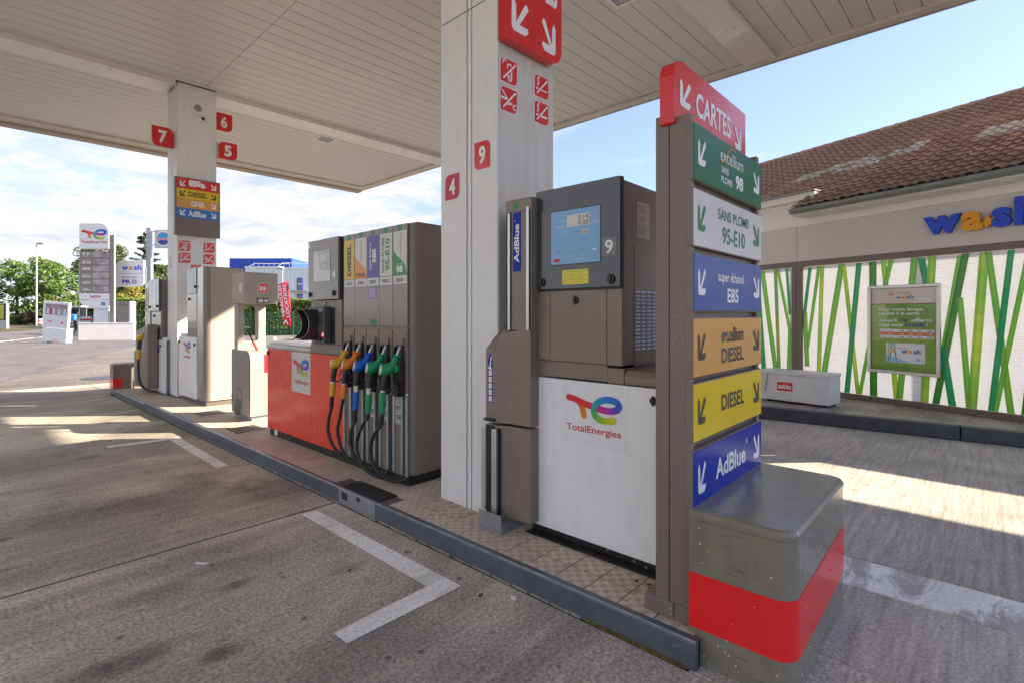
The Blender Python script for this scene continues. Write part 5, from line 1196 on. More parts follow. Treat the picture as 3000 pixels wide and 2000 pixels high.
# ------------------------------------------------------------------ dispenser 7 (beyond the far pillar)
d7 = thing('fuel_dispenser', 'farthest dispenser with slanted hose shield and one yellow nozzle, beyond the far pillar', 'fuel pump', (2.60, 10.5, K), 0, 'fuel dispensers on the island')
f7 = fx(2.60)
MB().m(MATS['base_brown']).box(2.63, 3.12, 10.53, 11.50, K-0.03, 0.17).build('base_skirt', d7, bevel=0.003)
MB().m(taupe).box(2.60, 3.14, 10.76, 11.85, 0.95, 2.12).build('cabinet', d7, bevel=0.004)
MB().m(taupe).box(2.62, 3.12, 10.52, 11.47, 0.16, 1.05).build('lower_cabinet', d7, bevel=0.003)
MB().m(whitem).box(2.605, 3.12, 10.50, 10.75, 1.052, 1.10).build('low_lid', d7, bevel=0.016)
w7 = MB(f7).m(white).prism(rr(-11.465, -10.505, 0.135, 1.055, .01, .01, .01, .01, 2), -0.01, 0.012).build('lower_panel', d7, bevel=0.002)
te_full(w7, f7, -11.20, -10.85, 0.68, 0.93, 0.0135)
h7 = MB(f7).m(slate).box(-11.415, -10.77, 1.565, 2.14, 0.004, 0.045).build('display_head', d7, bevel=0.003)
MB(f7).m(glassy).box(-11.31, -10.93, 1.70, 2.02, 0.045, 0.047).build('display', h7)
MB(f7).m(pwhite).box(-11.27, -11.15, 1.90, 1.955, .047, .048).box(-11.27, -11.05, 1.80, 1.83, .047, .048).build('display_print', h7)
MB(f7).m(steel).box(-11.39, -10.80, 1.10, 1.55, 0, 0.008).build('service_door', d7, bevel=0.002)
MB(f7).m(steel).box(-11.80, -11.45, 1.15, 2.10, 0.0, 0.02).build('nozzle_panel', d7, bevel=0.003)
MB(f7).m(blue).box(-11.775, -11.68, 1.55, 2.0, .02, .022).build('fuel_label', d7); MB(f7).m(pwhite).text('AdBlue', -11.755, -11.70, 1.60, 1.95, .023, rot=90).build('label_print', d7)
MB(f7).m(mat('label_amber', (1, 1, 1))).box(-11.62, -11.52, 1.55, 2.02, .02, .022).m(pdark).text('DIESEL', -11.60, -11.54, 1.62, 1.98, .023, rot=90).m(pwhite).box(-11.62, -11.52, 1.46, 1.54, .02, .022).build('fuel_label', d7)
mb = MB(f7).m(black); knob(mb, -11.35, 1.64, .045, .02); knob(mb, -10.86, 1.65, .045, .02); knob(mb, -11.2, 1.48, .008, .02); knob(mb, -11.42, .97, .012, .02); knob(mb, -10.77, .95, .012, .02); mb.build('lock_cap', d7)
MB(fx(2.42)).m(taupe).prism([(-11.74, .19), (-11.74, 1.19), (-10.90, 1.33), (-10.90, .19)][::1][::-1], -0.15, -0.0).build('hose_shield', d7, bevel=0.004)
MB(fx(2.42)).m(alu).box(-11.78, -11.74, 0.17, .83, -0.02, 0.02).build('guide_rail', d7, bevel=0.004); MB(fx(2.42)).m(galv).box(-11.86, -11.78, .12, .28, 0.02, 0.025).build('kick_plate', d7)
f7n = Fr((2.42, 11.02, 0), (0, -1, 0))
def simple_nozzle(f, m_, par):
    nb = MB(f).m(m_).tube(smooth([(-.05, 1.06, .10), (-.01, 1.09, .09), (.04, 1.12, .075), (.08, 1.16, .06)], 4), 0, 14, rs=[.035, .045, .05, .052, .055, .052, .05, .045, .04, .036, .032, .03, .03][:13]).build('nozzle', par, smooth_=True)
    MB(f).m(alu).tube([(.08, 1.16, .06), (.14, 1.25, .04)], .013, 10).build('spout', nb)
    MB(f).m(black).tube([(-.01, 1.06, .09), (-.03, .90, .10)], .026, 12).build('grip', nb); MB(f).m(black).tube(smooth([(.06, 1.05, .08), (.09, .98, .08), (.05, .90, .09), (.0, .90, .10)], 4), .008, 8).build('trigger_guard', nb)
    MB(f).m(m_).tube([(-.03, .89, .10), (-.035, .72, .10)], .034, 14).build('hose_collar', nb)
    MB(f).m(blackr).tube(smooth([(-.035, .72, .10), (-.04, .50, .10), (.0, .33, .09), (.09, .22, .05), (.19, .17, -.02), (.26, .16, -.10)], 6), .02, 10).build('hose', nb, smooth_=True)
simple_nozzle(f7n, nz_y, d7)
g2 = thing('crash_guard', 'far low taupe crash guard with small red patch at the end of the island', 'crash barrier', (2.15, 12.08, 0))
MB().m(taupe_d).box(2.15, 3.22, 12.14, 12.42, 0.0, 0.575).build('body', g2, bevel=0.02)
MB().m(redg).box(2.146, 2.29, 12.135, 12.42, 0.125, 0.30).build('red_band', g2)
MB().m(alu).box(2.165, 3.2, 12.136, 12.139, 0.555, 0.565).build('trim', g2)

# ------------------------------------------------------------------ wash building
W0 = Vector((9.05, -0.351, 0)); WA = math.atan2(-0.9417505, -0.3357916)    # local +x runs rightwards in the view
wb = thing('wash_building', 'long white car wash building with tiled roof and green reed patterned wall panels', 'building', W0, WA)
L = Fr((0, 0, 0), (1, 0, 0), (0, 0, 1))          # a = right along the wall, b = up, c = outwards (local -y)
ZG = 0.165
AL, AR = -9.4, 0.75
def wl(nm, m_, a0, a1, b0, b1, c0, c1, par=None, bev=0.004): return MB(L).m(m_).box(a0, a1, b0, b1, c0, c1).build(nm, par or wb, bevel=bev, seg=1, local=True)
wl('wall', render_w, AL, AR, 2.42, 3.20, -0.30, -0.16, bev=0); wl('wall', render_w, AL, AL+0.2, 0, 3.2, -4.4, -0.30, bev=0); wl('bay_floor', MATS['concrete_pale'], AL+0.2, AR-0.2, 0.0, 0.16, -6.0, -0.16, bev=0)
wl('upper_wall', render_w, AL, AR, 3.036, 3.25, -0.16, -0.012)
wl('parapet_wall', render_w, AL, -2.80, 3.25, 3.50, -0.16, -0.012); wl('parapet_cap', whitem, AL, -2.585, 3.455, 3.575, -0.10, 0.10); wl('parapet_lid', gutterm, AL, -2.565, 3.576, 3.594, -0.12, 0.13)
wl('parapet_wall', render_w, AL, -2.80, 3.25, 3.56, -0.70, -0.165)
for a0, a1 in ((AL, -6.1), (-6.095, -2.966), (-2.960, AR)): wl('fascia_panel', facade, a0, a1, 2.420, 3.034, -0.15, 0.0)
wl('frame_rail', brownf, AL, AR, 2.326, 2.419, -0.15, 0.012); wl('frame_sill', brownf, AL, AR, ZG, 0.2536, -0.15, 0.012)
for a0, a1 in ((-3.052, -2.966), (-2.962, -2.862), (-5.6, -5.42), (-8.2, -8.02), (AR-0.1, AR)): wl('frame_post', brownf, a0, a1, 0.255, 2.325, -0.15, 0.010)
def translucent(m, w):
    t = m.node_tree; p = t.nodes['Principled BSDF']; src = p.inputs['Base Color'].links[0].from_socket
    tr = t.nodes.new('ShaderNodeBsdfTranslucent'); t.links.new(src, tr.inputs[0]); ms = t.nodes.new('ShaderNodeMixShader'); ms.inputs[0].default_value = w
    t.links.new(p.outputs[0], ms.inputs[1]); t.links.new(tr.outputs[0], ms.inputs[2]); t.links.new(ms.outputs[0], t.nodes['Material Output'].inputs[0]); return m
poly = translucent(mat('polycarbonate', (0.82, 0.82, 0.85), 0.22, var=0.03, coat=0.2), 0.11)
def ribbed(a0, a1):
    # horizontal ribs of the twin-wall sheet, about 26 mm apart
    mb = MB(L).m(poly); zs = []; z = 0.2536
    vs = []; fs = []; k_ = 0
    while z < 2.326:
        vs += [L.p(a0, z, -0.03), L.p(a1, z, -0.03), L.p(a0, min(z+0.0125, 2.326), -0.023), L.p(a1, min(z+0.0125, 2.326), -0.023)]; z += 0.025
    n = len(vs)//2
    for i in range(n-1): fs.append((2*i, 2*i+1, 2*i+3, 2*i+2))
    mb.add(vs, fs); mb.build('wall_panel', wb, local=True)
for a0, a1 in ((-2.862, AR-0.1), (-5.42, -3.052), (-8.02, -5.6), (AL, -8.2)): ribbed(a0, a1)
RC = {'e': (0.012, 0.42, 0.15), 'g': (0.20, 0.62, 0.08), 'l': (0.60, 0.82, 0.07), 'd': (0.05, 0.30, 0.03), 'o': (0.42, 0.48, 0.05)}
REEDS = [('e', -2.736, 2.304, -2.845, 1.431, 0.051), ('g', -2.83, 1.544, -2.787, 0.617, 0.07), ('g', -2.583, 2.314, -2.78, 0.938, 0.05), ('l', -2.528, 2.314, -2.594, 0.257, 0.062), ('g', -2.21, 2.316, -2.54, 0.257, 0.084), ('l', -2.173, 2.281, -1.96, 0.257, 0.056), ('e', -1.946, 2.314, -2.128, 0.257, 0.071), ('g', -1.788, 1.094, -1.93, 0.257, 0.048), ('d', -1.745, 2.317, -1.732, 0.257, 0.089), ('l', -1.595, 2.323, -1.419, 0.257, 0.063), ('g', -1.488, 2.322, -1.613, 1.738, 0.06), ('g', -1.325, 0.864, -1.381, 0.257, 0.077), ('g', -1.184, 2.323, -1.225, 1.899, 0.076), ('e', -1.103, 2.315, -1.023, 1.852, 0.076), ('l', -0.969, 2.321, -1.063, 0.257, 0.086), ('g', -0.655, 2.297, -0.839, 1.046, 0.047), ('d', -0.591, 2.320, -0.927, 0.257, 0.074), ('e', -0.846, 1.063, -0.735, 0.257, 0.074), ('g', -0.651, 1.73, -0.551, 0.257, 0.06), ('l', -0.391, 2.320, -0.521, 0.257, 0.09), ('g', -0.351, 2.320, -0.125, 0.257, 0.062), ('e', -0.123, 2.320, -0.32, 0.258, 0.059), ('g', 0.05, 2.320, -0.279, 0.257, 0.05), ('d', 0.034, 0.771, -0.012, 0.257, 0.031), ('g', -3.639, 2.317, -3.33, 0.257, 0.08), ('o', -3.373, 2.32, -3.29, 0.257, 0.057), ('g', -3.327, 2.316, -3.079, 1.152, 0.05), ('e', -3.153, 2.319, -3.09, 1.499, 0.044), ('g', -3.09, 1.245, -3.125, 0.257, 0.061)]
rs7 = random.Random(9); q = -5.3
while q < -3.7: REEDS.append((rs7.choice('eglod'), q, 2.32, q+rs7.uniform(-.3, .3), 0.257, rs7.uniform(.05, .085))); q += rs7.uniform(.12, .3)
mb = MB(L).m(translucent(mat('reed_print', (1, 1, 1), 0.25, vcol=True, var=0.04, coat=0.2), 0.13))
for i, (c_, a0, b0, a1, b1, w) in enumerate(REEDS):
    w *= 1.18
    col = RC[c_]; c = -0.0225+0.0006*i
    c2_ = RC['g'] if c_ in 'ld' else ((0.30, 0.62, 0.05) if c_ == 'g' else (0.03, 0.42, 0.16))
    nseg = 10
    for s in range(nseg):      # printed gradient along each reed, three tones across it
        t0_, t1_ = s/nseg, (s+1)/nseg
        for j in range(3):
            k0 = -0.5+j/3; k1 = k0+1/3; cc_ = c2_ if c_ != 'd' else (0.08, 0.34, 0.03); f_ = (math.sin(s*0.9+i)*0.5+0.5)*0.7
            tone = (0.86, 1.08, 0.95)[j]; cl = tuple(min(1, (x*(1-f_)+y*f_)*tone) for x, y in zip(col, cc_))
            P4 = [(a0+(a1-a0)*t0_+w*k0, b0+(b1-b0)*t0_), (a0+(a1-a0)*t0_+w*k1, b0+(b1-b0)*t0_), (a0+(a1-a0)*t1_+w*k1, b0+(b1-b0)*t1_), (a0+(a1-a0)*t1_+w*k0, b0+(b1-b0)*t1_)]
            mb.flat(P4[::-1], c); mb.cols[len(mb.fc)-1] = cl
mb.build('reed_pattern', wb, local=True)
# letters "wash" standing proud of the fascia
def letter(s, a0, a1, b0, b1, m_, nm='sign_letter', bold=0.045):
    v, f = text2d(s, bold); vs = []; n = len(v)
    P = [(a0+(a1-a0)*x, b0+(b1-b0)*y) for x, y in v]
    vs = [L.p(a, b, 0.075) for a, b in P]+[L.p(a, b, 0.02) for a, b in P]
    fs = list(f); cnt = {}
    for ff in f:
        for i in range(len(ff)): e = (ff[i], ff[(i+1) % len(ff)]); cnt[e] = 1
    # merge doubled verts by position to find the outline
    key = lambda i: (round(P[i][0], 5), round(P[i][1], 5)); E = {}
    for (i, j) in cnt: E.setdefault((key(i), key(j)), (i, j))
    for (ki, kj), (i, j) in list(E.items()):
        if (kj, ki) not in E: fs.append((i, i+n, j+n, j))
    mb = MB().m(m_); mb.add(vs, fs); return mb.build(nm, wb, local=True)
wblue = mat('letter_blue', (0.008, 0.055, 0.58), 0.35, var=0.04); worange = mat('letter_orange', (0.78, 0.33, 0.01), 0.4, var=0.05)
letter('w', -1.040, -0.612, 2.612, 2.862, wblue); letter('a', -0.608, -0.372, 2.606, 2.862, worange)
MB(L).m(worange).prism(smooth and [(-0.372, 2.70), (-0.33, 2.79), (-0.30, 2.735), (-0.262, 2.745), (-0.285, 2.70), (-0.262, 2.655), (-0.31, 2.66), (-0.35, 2.62)][::-1], 0.02, 0.074).build('sign_letter', wb, local=True)
letter('s', -0.292, -0.098, 2.612, 2.862, wblue); letter('h', -0.068, 0.14, 2.612, 2.965, wblue)
# eaves, gutter, roof
wl('eaves_board', whitem, -2.80, AR+0.1, 3.150, 3.175, -0.155, 0.40); wl('eaves_board', whitem, -2.80, AR+0.1, 3.178, 3.20, 0.33, 0.41)
for i in range(9): wl('eaves_bracket', whitem, -2.62+i*0.42, -2.55+i*0.42, 3.135, 3.15, 0.05, 0.37, bev=0.002)
gm = MB(L).m(gutterm); n = 12; ga = []
prof = [(0.485+0.062*math.cos(math.pi+math.pi*i/n), 3.236+0.075*math.sin(math.pi+math.pi*i/n)) for i in range(n+1)]
prof += [(0.485+0.057*math.cos(-math.pi*i/n), 3.236+0.07*math.sin(-math.pi*i/n)) for i in range(n+1)]
gl, gr_ = -2.745, AR+0.1; k_ = len(prof)
vs = [L.p(gl, b, c) for c, b in prof]+[L.p(gr_, b, c) for c, b in prof]
gm.add(vs, [(i, (i+1) % k_, (i+1) % k_+k_, i+k_) for i in range(k_)]+[tuple(range(k_))[::-1]])
gm.tube([(gl, 3.236, 0.548), (gr_, 3.236, 0.548)], 0.008, 8)
gt = gm.build('gutter', wb, local=True)
for i in range(9):
    a_ = -2.42+i*0.375; mb = MB(L).m(gutterm); pr = [(0.485+0.068*math.cos(math.pi+math.pi*j/n), 3.240+0.081*math.sin(math.pi+math.pi*j/n)) for j in range(n+1)]
    for q0 in (a_, a_+0.018):
        vs = [L.p(q0, b, c) for c, b in pr]+[L.p(q0+0.008, b, c) for c, b in pr]; kk2 = len(pr)
        mb.add(vs, [(j, j+1, j+1+kk2, j+kk2) for j in range(kk2-1)]+[(j, j+kk2, j, j) for j in ()])
    mb.build('gutter_strap', gt, local=True)
EAVE = (0.42, 3.262); RIDGE = (-3.87, 5.505)
rl = math.hypot(EAVE[0]-RIDGE[0], RIDGE[1]-EAVE[1]); ang = math.atan2(RIDGE[1]-EAVE[1], EAVE[0]-RIDGE[0])
NR = 24; ex = rl/NR; TWD = 0.258
rf = thing('x', '', ''); bpy.data.objects.remove(rf)
def rp(a, s, h): # a along, s up the slope, h above
    return L.p(a, EAVE[1]+s*math.sin(ang)+h*math.cos(ang), EAVE[0]-s*math.cos(ang)+h*math.sin(ang))
deck = MB().m(gapm); a0r, a1r = AL, AR+0.1
deck.add([rp(a0r, 0.78, 0), rp(-2.8, 0.78, 0), rp(-2.8, rl, 0), rp(a0r, rl, 0), rp(a0r, 0.78, -0.05), rp(-2.8, 0.78, -0.05), rp(-2.8, rl, -0.05), rp(a0r, rl, -0.05)], [(0, 1, 2, 3), (7, 6, 5, 4), (0, 4, 5, 1), (1, 5, 6, 2), (2, 6, 7, 3), (3, 7, 4, 0)]); a0r_, a0r = a0r, -2.799
deck.add([rp(a0r, -0.02, 0), rp(a1r, -0.02, 0), rp(a1r, rl, 0), rp(a0r, rl, 0), rp(a0r, -0.02, -0.05), rp(a1r, -0.02, -0.05), rp(a1r, rl, -0.05), rp(a0r, rl, -0.05)], [(0, 1, 2, 3), (7, 6, 5, 4), (0, 4, 5, 1), (1, 5, 6, 2), (2, 6, 7, 3), (3, 7, 4, 0)])
roof = deck.build('roof', wb, local=True); a0r = a0r_
# unseen back of the bay, left open so sun backlights the wall panels
wl('rear_beam', render_w, AL, AR, 5.15, 5.42, -4.05, -3.88, bev=0)
for a_ in (-9.3, -6.6, 0.62): wl('rear_post', brownf, a_, a_+0.12, 0, 5.15, -4.02, -3.90, bev=0)
gb_ = MB(L).m(render_w)
for a_ in (a0r+0.02,): gb_.add([L.p(a_, 3.2, EAVE[0]-0.5), L.p(a_, RIDGE[1]-0.06, RIDGE[0]), L.p(a_, 3.2, RIDGE[0]-0.2)], [(0, 1, 2)])
gb_.build('gable', wb, local=True)
# wave tile: a roll on the left half, a pan on the right, tail lifted over the row below
wv = [(0.0, 0.012), (0.030, 0.034), (0.062, 0.046), (0.098, 0.036), (0.130, 0.014), (0.165, 0.026), (0.198, 0.036), (0.232, 0.024), (0.262, 0.008)]
def tile_geo(mb, place):
    v = []
    for s, lift in ((-0.022, 0.030), (ex+0.01, 0.0)):
        v += [place(a, s, h+lift) for a, h in wv]
    v += [place(a, -0.022, max(0.0, h+0.030-0.022)) for a, h in wv]; n = len(wv)
    mb.add(v, [(i, i+1, n+i+1, n+i) for i in range(n-1)]+[(2*n+i, 2*n+i+1, i+1, i) for i in range(n-1)])
mb = MB().m(rooft); tile_geo(mb, lambda a, s, h: rp(a, s, h)-rp(0, 0, 0)); tproto = mb.build('roof_tile', roof, local=True); o0 = rp(0, 0, 0)
tpale = tproto.copy(); tpale.data = tproto.data.copy(); tpale.data.materials[0] = roofpale; COL.objects.link(tpale)
rl_ = []; ncol = int((a1r-a0r)/TWD)
for c in range(ncol):
    for r in range(NR):
        a = a1r-TWD*(c+1); s = r*ex
        wpt = MX[wb.name] @ rp(a, s, 0); d = (wpt-Vector((0, 0, 1.5))).length
        if a < -2.85 and r < 4: continue
        hidden = False
        pale = (-3.85 < a+.13 < -3.3 and 8.8 < r+.5+(a+3.8)*0 < 11.0) or (-3.3 < a+.13 < -1.75 and r+.5 > 8.2+(a+3.3)*1.9*0.6 and r+.5 < 11.5+(a+3.3)*0.9 and r+.5 > 9) or (a+.13 > -0.95 and 9 < r+.5 < 13 and (a+.13 > -0.45 or r in (9, 10, 11)))
        rl_.append((hidden or a < -6.4, d, a, s, pale and rs7.random() < 0.85))
rl_.sort(key=lambda t: (t[0], t[1])); f1_ = f2_ = True; nb = MB().m(rooft)
for i, (h_, d, a, s, pale) in enumerate(rl_):
    if i < 298:
        src = tpale if pale else tproto
        if pale and f2_: o = tpale; f2_ = False
        elif not pale and f1_: o = tproto; f1_ = False
        else: o = src.copy(); COL.objects.link(o)
        o.location = rp(a, s, rs7.uniform(-.002, .002))
    else:
        nb.m(roofpale if pale else rooft); tile_geo(nb, lambda aa, ss, hh: rp(a+aa, s+ss, hh))
nb.build('tile_field', roof, kind='stuff', local=True)
# ridge caps
mb = MB().m(rooft); vs = []; n = 8
for a_, rad in ((0, 0.085), (0.27, 0.074)): vs += [Vector((a_, 0, 0))+Vector((0, rad*math.cos(math.pi*i/n), rad*math.sin(math.pi*i/n))) for i in range(n+1)]
mb.add(vs, [(i, i+1, n+2+i, n+1+i) for i in range(n)]); rc0 = mb.build('ridge_cap', roof, local=True)
for c in range(int((a1r-a0r)/0.258)):
    o = rc0 if c == 0 else rc0.copy()
    if c: COL.objects.link(o)
    o.location = L.p(a1r-0.258*(c+1), RIDGE[1]+0.01, RIDGE[0])

# advert board on the wash wall
ab = thing('poster_frame', 'framed green TOTAL wash card poster screwed to the reed patterned wall', 'poster', W0, WA)
def pl(nm, m_, a0, a1, b0, b1, c0, c1, par=None, bev=0.002): return MB(L).m(m_).box(a0, a1, b0, b1, c0, c1).build(nm, par or ab, bevel=bev, seg=1, local=True)
A0, A1, B0, B1 = -1.784, -0.850, 0.634, 1.936
for q in ((A0, A1, B1-.045, B1), (A0, A1, B0, B0+.045), (A0, A0+.045, B0+.046, B1-.046), (A1-.045, A1, B0+.046, B1-.046)): pl('frame', alu, q[0], q[1], q[2], q[3], 0.012, 0.062, bev=0.005)
wb_ = mat('poster_green', (0.13, 0.30, 0.012), 0.12, var=0.25, vs=2.2, coat=0.6, bump=0.25, bs=5)
ps = pl('poster_sheet', wb_, A0+.046, A1-.046, B0+.046, 1.655, 0.013, 0.030)
pl('poster_top', mat('poster_cream', (0.62, 0.56, 0.49), 0.15, var=0.12, vs=3, coat=0.6, bump=0.2, bs=5), A0+.046, A1-.046, 1.662, B1-.046, 0.013, 0.030); pl('poster_rule', pred, A0+.046, A1-.046, 1.6553, 1.6617, 0.013, 0.0305)
mb = MB(L); c = 0.0315; ptw = mat('poster_white', (0.78, 0.78, 0.72), 0.3)
mb.m(pred).text('TOTAL', -1.405, -1.205, 1.800, 1.830, c, bold=0.0).m(pred).prism(circ(-1.465, 1.812, 0.030, 16, .028), 0.030, c).m(ptw).flat(circ(-1.462, 1.815, .015, 12), c+.001)
mb.m(mat('wash_grey', (0.10, 0.11, 0.20), 0.4)).text('w', -1.405, -1.335, 1.728, 1.765, c, bold=0.02).text('sh', -1.275, -1.175, 1.728, 1.782, c, bold=.02).m(porange).text('a', -1.333, -1.285, 1.728, 1.765, c, bold=.02)
mb.m(ptw)
for s_, a0, a1, b0, b1 in (('Pour votre lavage,', -1.635, -1.05, 1.545, 1.60), ('pensez à la carte', -1.635, -1.105, 1.485, 1.54), ("Jusqu'à", -1.635, -1.385, 1.385, 1.44), ('offerts,', -1.21, -.935, 1.39, 1.445), ("c'est tout", -1.635, -1.31, 1.325, 1.375), ('!', -1.02, -1.005, 1.325, 1.375)): mb.text(s_, a0, a1, b0, b1, c, bold=0.03)
mb.m(mat('poster_navy', (0.04, 0.06, 0.25), 0.4)).text('17€', -1.355, -1.245, 1.39, 1.435, c, bold=.03).text('BONUS', -1.285, -1.045, 1.325, 1.372, c, bold=.04)
T0_, T1_ = -1.62, -0.925
mb.m(ptw).box(T0_, T1_, 1.245, 1.285, .030, .0312).box(T0_, T1_, 1.155, 1.195, .030, .0312).m(mat('poster_orange', (0.62, 0.16, 0.04), 0.35)).box(T0_, T1_, 1.197, 1.243, .030, .0312)
cols = (-1.36, -1.25, -1.13, -1.01)
for r_i, (row, b0, m_) in enumerate(((('15€', '25€', '35€', '65€'), 1.252, MATS['poster_navy']), (('+ 2€', '+ 4€', '+ 7€', '+ 17€'), 1.206, ptw), (('17€', '29€', '42€', '82€'), 1.163, MATS['poster_navy']))):
    mb.m(m_)
    for ca, s_ in zip(cols, row): mb.text(s_, ca-.035+.03, ca+.035+.03, b0, b0+.022, .0322, bold=.03)
    mb.text(('Montant payé', 'Bonus offert', 'Montant chargé')[r_i], -1.605, -1.44, b0+.003, b0+.018, .0322, bold=.02)
mb.m(mat('card_white', (0.62, 0.70, 0.74), 0.15, coat=.5)).prism(rr(-1.535, -1.035, 0.80, 1.085, .015, .015, .015, .015, 3), 0.030, 0.033)
mb.m(mat('card_blue', (0.30, 0.52, 0.66), 0.3)).flat([(-1.53, .803), (-1.20, .803), (-1.30, .84), (-1.42, .88), (-1.53, .90)], .0335)
mb.m(MATS['poster_green'] and pgreen)
for q in (-1.50, -1.47, -1.44, -1.455, -1.42): mb.stroke([(q, 1.08), (q+rs7.uniform(-.03, .05), .808)], .007, .034)
mb.m(mat('chip_gold', (0.55, 0.33, 0.05), 0.3, metal=.5)).prism(rr(-1.485, -1.42, .955, 1.0, .008, .008, .008, .008, 2), .034, .0355)
mb.m(pred).text('TOTAL', -1.39, -1.255, 1.0, 1.022, .034).m(MATS['poster_navy']).text('w', -1.335, -1.25, .935, .985, .034, bold=.03).text('sh', -1.175, -1.085, .935, 1.005, .034, bold=.03).m(porange).text('a', -1.247, -1.185, .935, .985, .034, bold=.03)
mb.m(MATS['poster_navy']).prism(circ(-1.115, .855, .018, 14), .034, .0345).m(ptw).flat(circ(-1.113, .857, .009, 10), .035)
mb.build('poster_print', ps, local=True)
# paler green patch along the left of the sheet
mb = MB(L).m(mat('poster_pale_green', (0.30, 0.42, 0.12), 0.12, var=0.2, coat=.6)).flat([(-1.73, 1.65), (-1.55, 1.652), (-1.5, 1.56), (-1.55, 1.35), (-1.48, 1.30), (-1.56, 1.12), (-1.73, 1.10)][::-1], .0305); mb.build('pale_area', ps, local=True)

# pavement in front of the wash and its kerb
KD = Vector((-0.0883, 0.9961)); KP = Vector((7.978, 2.389))
def kp(t, off=0.0): v = KP+KD*t+Vector((KD.y, -KD.x))*off; return (v.x, v.y)
pv = thing('pavement', '', ''); del pv['label']; del pv['category']; struct(pv)
MB().m(pave).prism([kp(-9, 0.15), (14.0, -7), (14.5, 12), kp(12, 0.15)], 0.0, 0.165).build('pavement_slab', pv)
wk = mat('kerb_dark', (0.050, 0.055, 0.062), 0.42, var=0.25, vs=9, bump=0.3, bs=18, dirt=0.15)
for t0_, t1_ in ((-9, -5.2), (-5.19, -2.18), (-2.17, 0.9), (0.91, 4.5), (4.51, 12)):
    MB().m(wk).prism([kp(t0_), kp(t0_, 0.15), kp(t1_, 0.15), kp(t1_)], 0.0, 0.172).build('kerb_stone', pv, bevel=0.012)
gr = MB().m(galv); 
for i in range(46):
    q = WA; a_ = -3.2+i*0.085; P0 = MX[wb.name] @ L.p(a_, 0, 0.10); P1_ = MX[wb.name] @ L.p(a_+0.05, 0, 0.10); P2 = MX[wb.name] @ L.p(a_+0.05, 0, 0.20); P3 = MX[wb.name] @ L.p(a_, 0, 0.20)
    gr.prism([(P0.x, P0.y), (P3.x, P3.y), (P2.x, P2.y), (P1_.x, P1_.y)][::-1], 0.16, 0.170)
gr.build('drain_grating', pv, kind='stuff')
# sand box
sb = thing('sand_box', 'white metal sand box marked sable in front of the wash wall', 'box', (8.532, 1.651, ZG), R(-8)+0, None)
SB = Fr((0, 0, 0), (0, -1, 0))
def sbx(nm, m_, y0, y1, x0, x1, z0, z1, bev=0.004): return MB().m(m_).box(x0, x1, y0, y1, z0, z1).build(nm, sb, bevel=bev, local=True)
sand_w = mat('sandbox_white', (0.70, 0.68, 0.655), 0.45, var=0.03, dirt=0.15)
sbx('body', sand_w, 0.0, 1.02, 0.0, 0.43, 0.035, 0.425); sbx('lid', sand_w, -0.01, 1.03, -0.012, 0.44, 0.428, 0.475)
MB(SB).m(pred if False else red).box(-0.72, -0.50, 0.185, 0.315, 0.0, 0.003).build('name_plate', sb, local=True); MB(SB).m(pwhite).text('sable', -0.705, -0.515, 0.215, 0.290, 0.0042, bold=0.03).build('lettering', sb, local=True)
for y0, y1 in ((0.05, 0.08), (0.45, 0.48), (0.85, 0.88)): sbx('foot', black, y0, y1, 0.02, 0.41, 0.0, 0.035, 0.002)
MB().m(mat('green_strap', (0.05, 0.35, 0.12), 0.6)).tube([(-0.012, 0.90, 0.15), (-0.014, 0.86, 0.43), (0.1, 0.78, 0.482), (0.4, 0.70, 0.482)], 0.006, 6).build('strap', sb, local=True)
sbx('lid_mark', pdark, 0.52, 0.66, 0.14, 0.17, 0.475, 0.477, 0)
# unseen wall screen, added to shade the forecourt and pass a sun strip
sv = thing('added_shade_wing', 'added white wall screen out of view right of the car wash, casting the forecourt shade', 'building', (9.6, -2.0, 0))
MB().m(render_w).box(8.6, 8.75, -13, -1.12, 2.53, 7.1).build('shade_screen', sv); MB().m(render_w).box(8.6, 11.6, -13, -1.12, 7.1, 7.25).build('roof', sv)
MB().m(render_w).box(9.25, 9.35, -13, -1.12, 0.0, 2.16).build('low_wall', sv)  # added sill, its top edge bounds the sun strip
for yy in (-1.33, -7, -12.9): MB().m(taupe).box(8.65, 8.85, yy, yy+0.2, 0, 2.72).build('screen_post', sv)
# ------------------------------------------------------------------ street frame: r metres right, f metres ahead
def face(r, f, rot=0.0, z=0.0):
    """frame facing back along the view bearing, turned by rot"""
    x, y = cw(r, f); d = Matrix.Rotation(rot, 3, 'Z') @ Vector((CR.x, CR.y, 0)); return Fr((x, y, z), d)
def tnode(name, label, cat, r, f, group=None, rz=0.0): x, y = cw(r, f); return thing(name, label, cat, (x, y, -0.02), rz, group)
G0 = -0.02
# low rendered wall round the price totem
t = tnode('low_wall', 'low white rendered wall round the foot of the roadside price totem', 'wall', -24.7, 31.4)
F = face(-25.75, 30.8, R(10)); wallp = mat('rough_render', (0.74, 0.70, 0.66), 0.9, var=0.05, bump=0.5, bs=14)
MB(F).m(wallp).box(0, 2.95, G0, 0.98, -0.25, 0).build('wall_body', t, bevel=0.01); MB(F).m(whitem).box(-0.02, 2.97, 0.98, 1.02, -0.27, 0.02).build('coping', t, bevel=0.006)
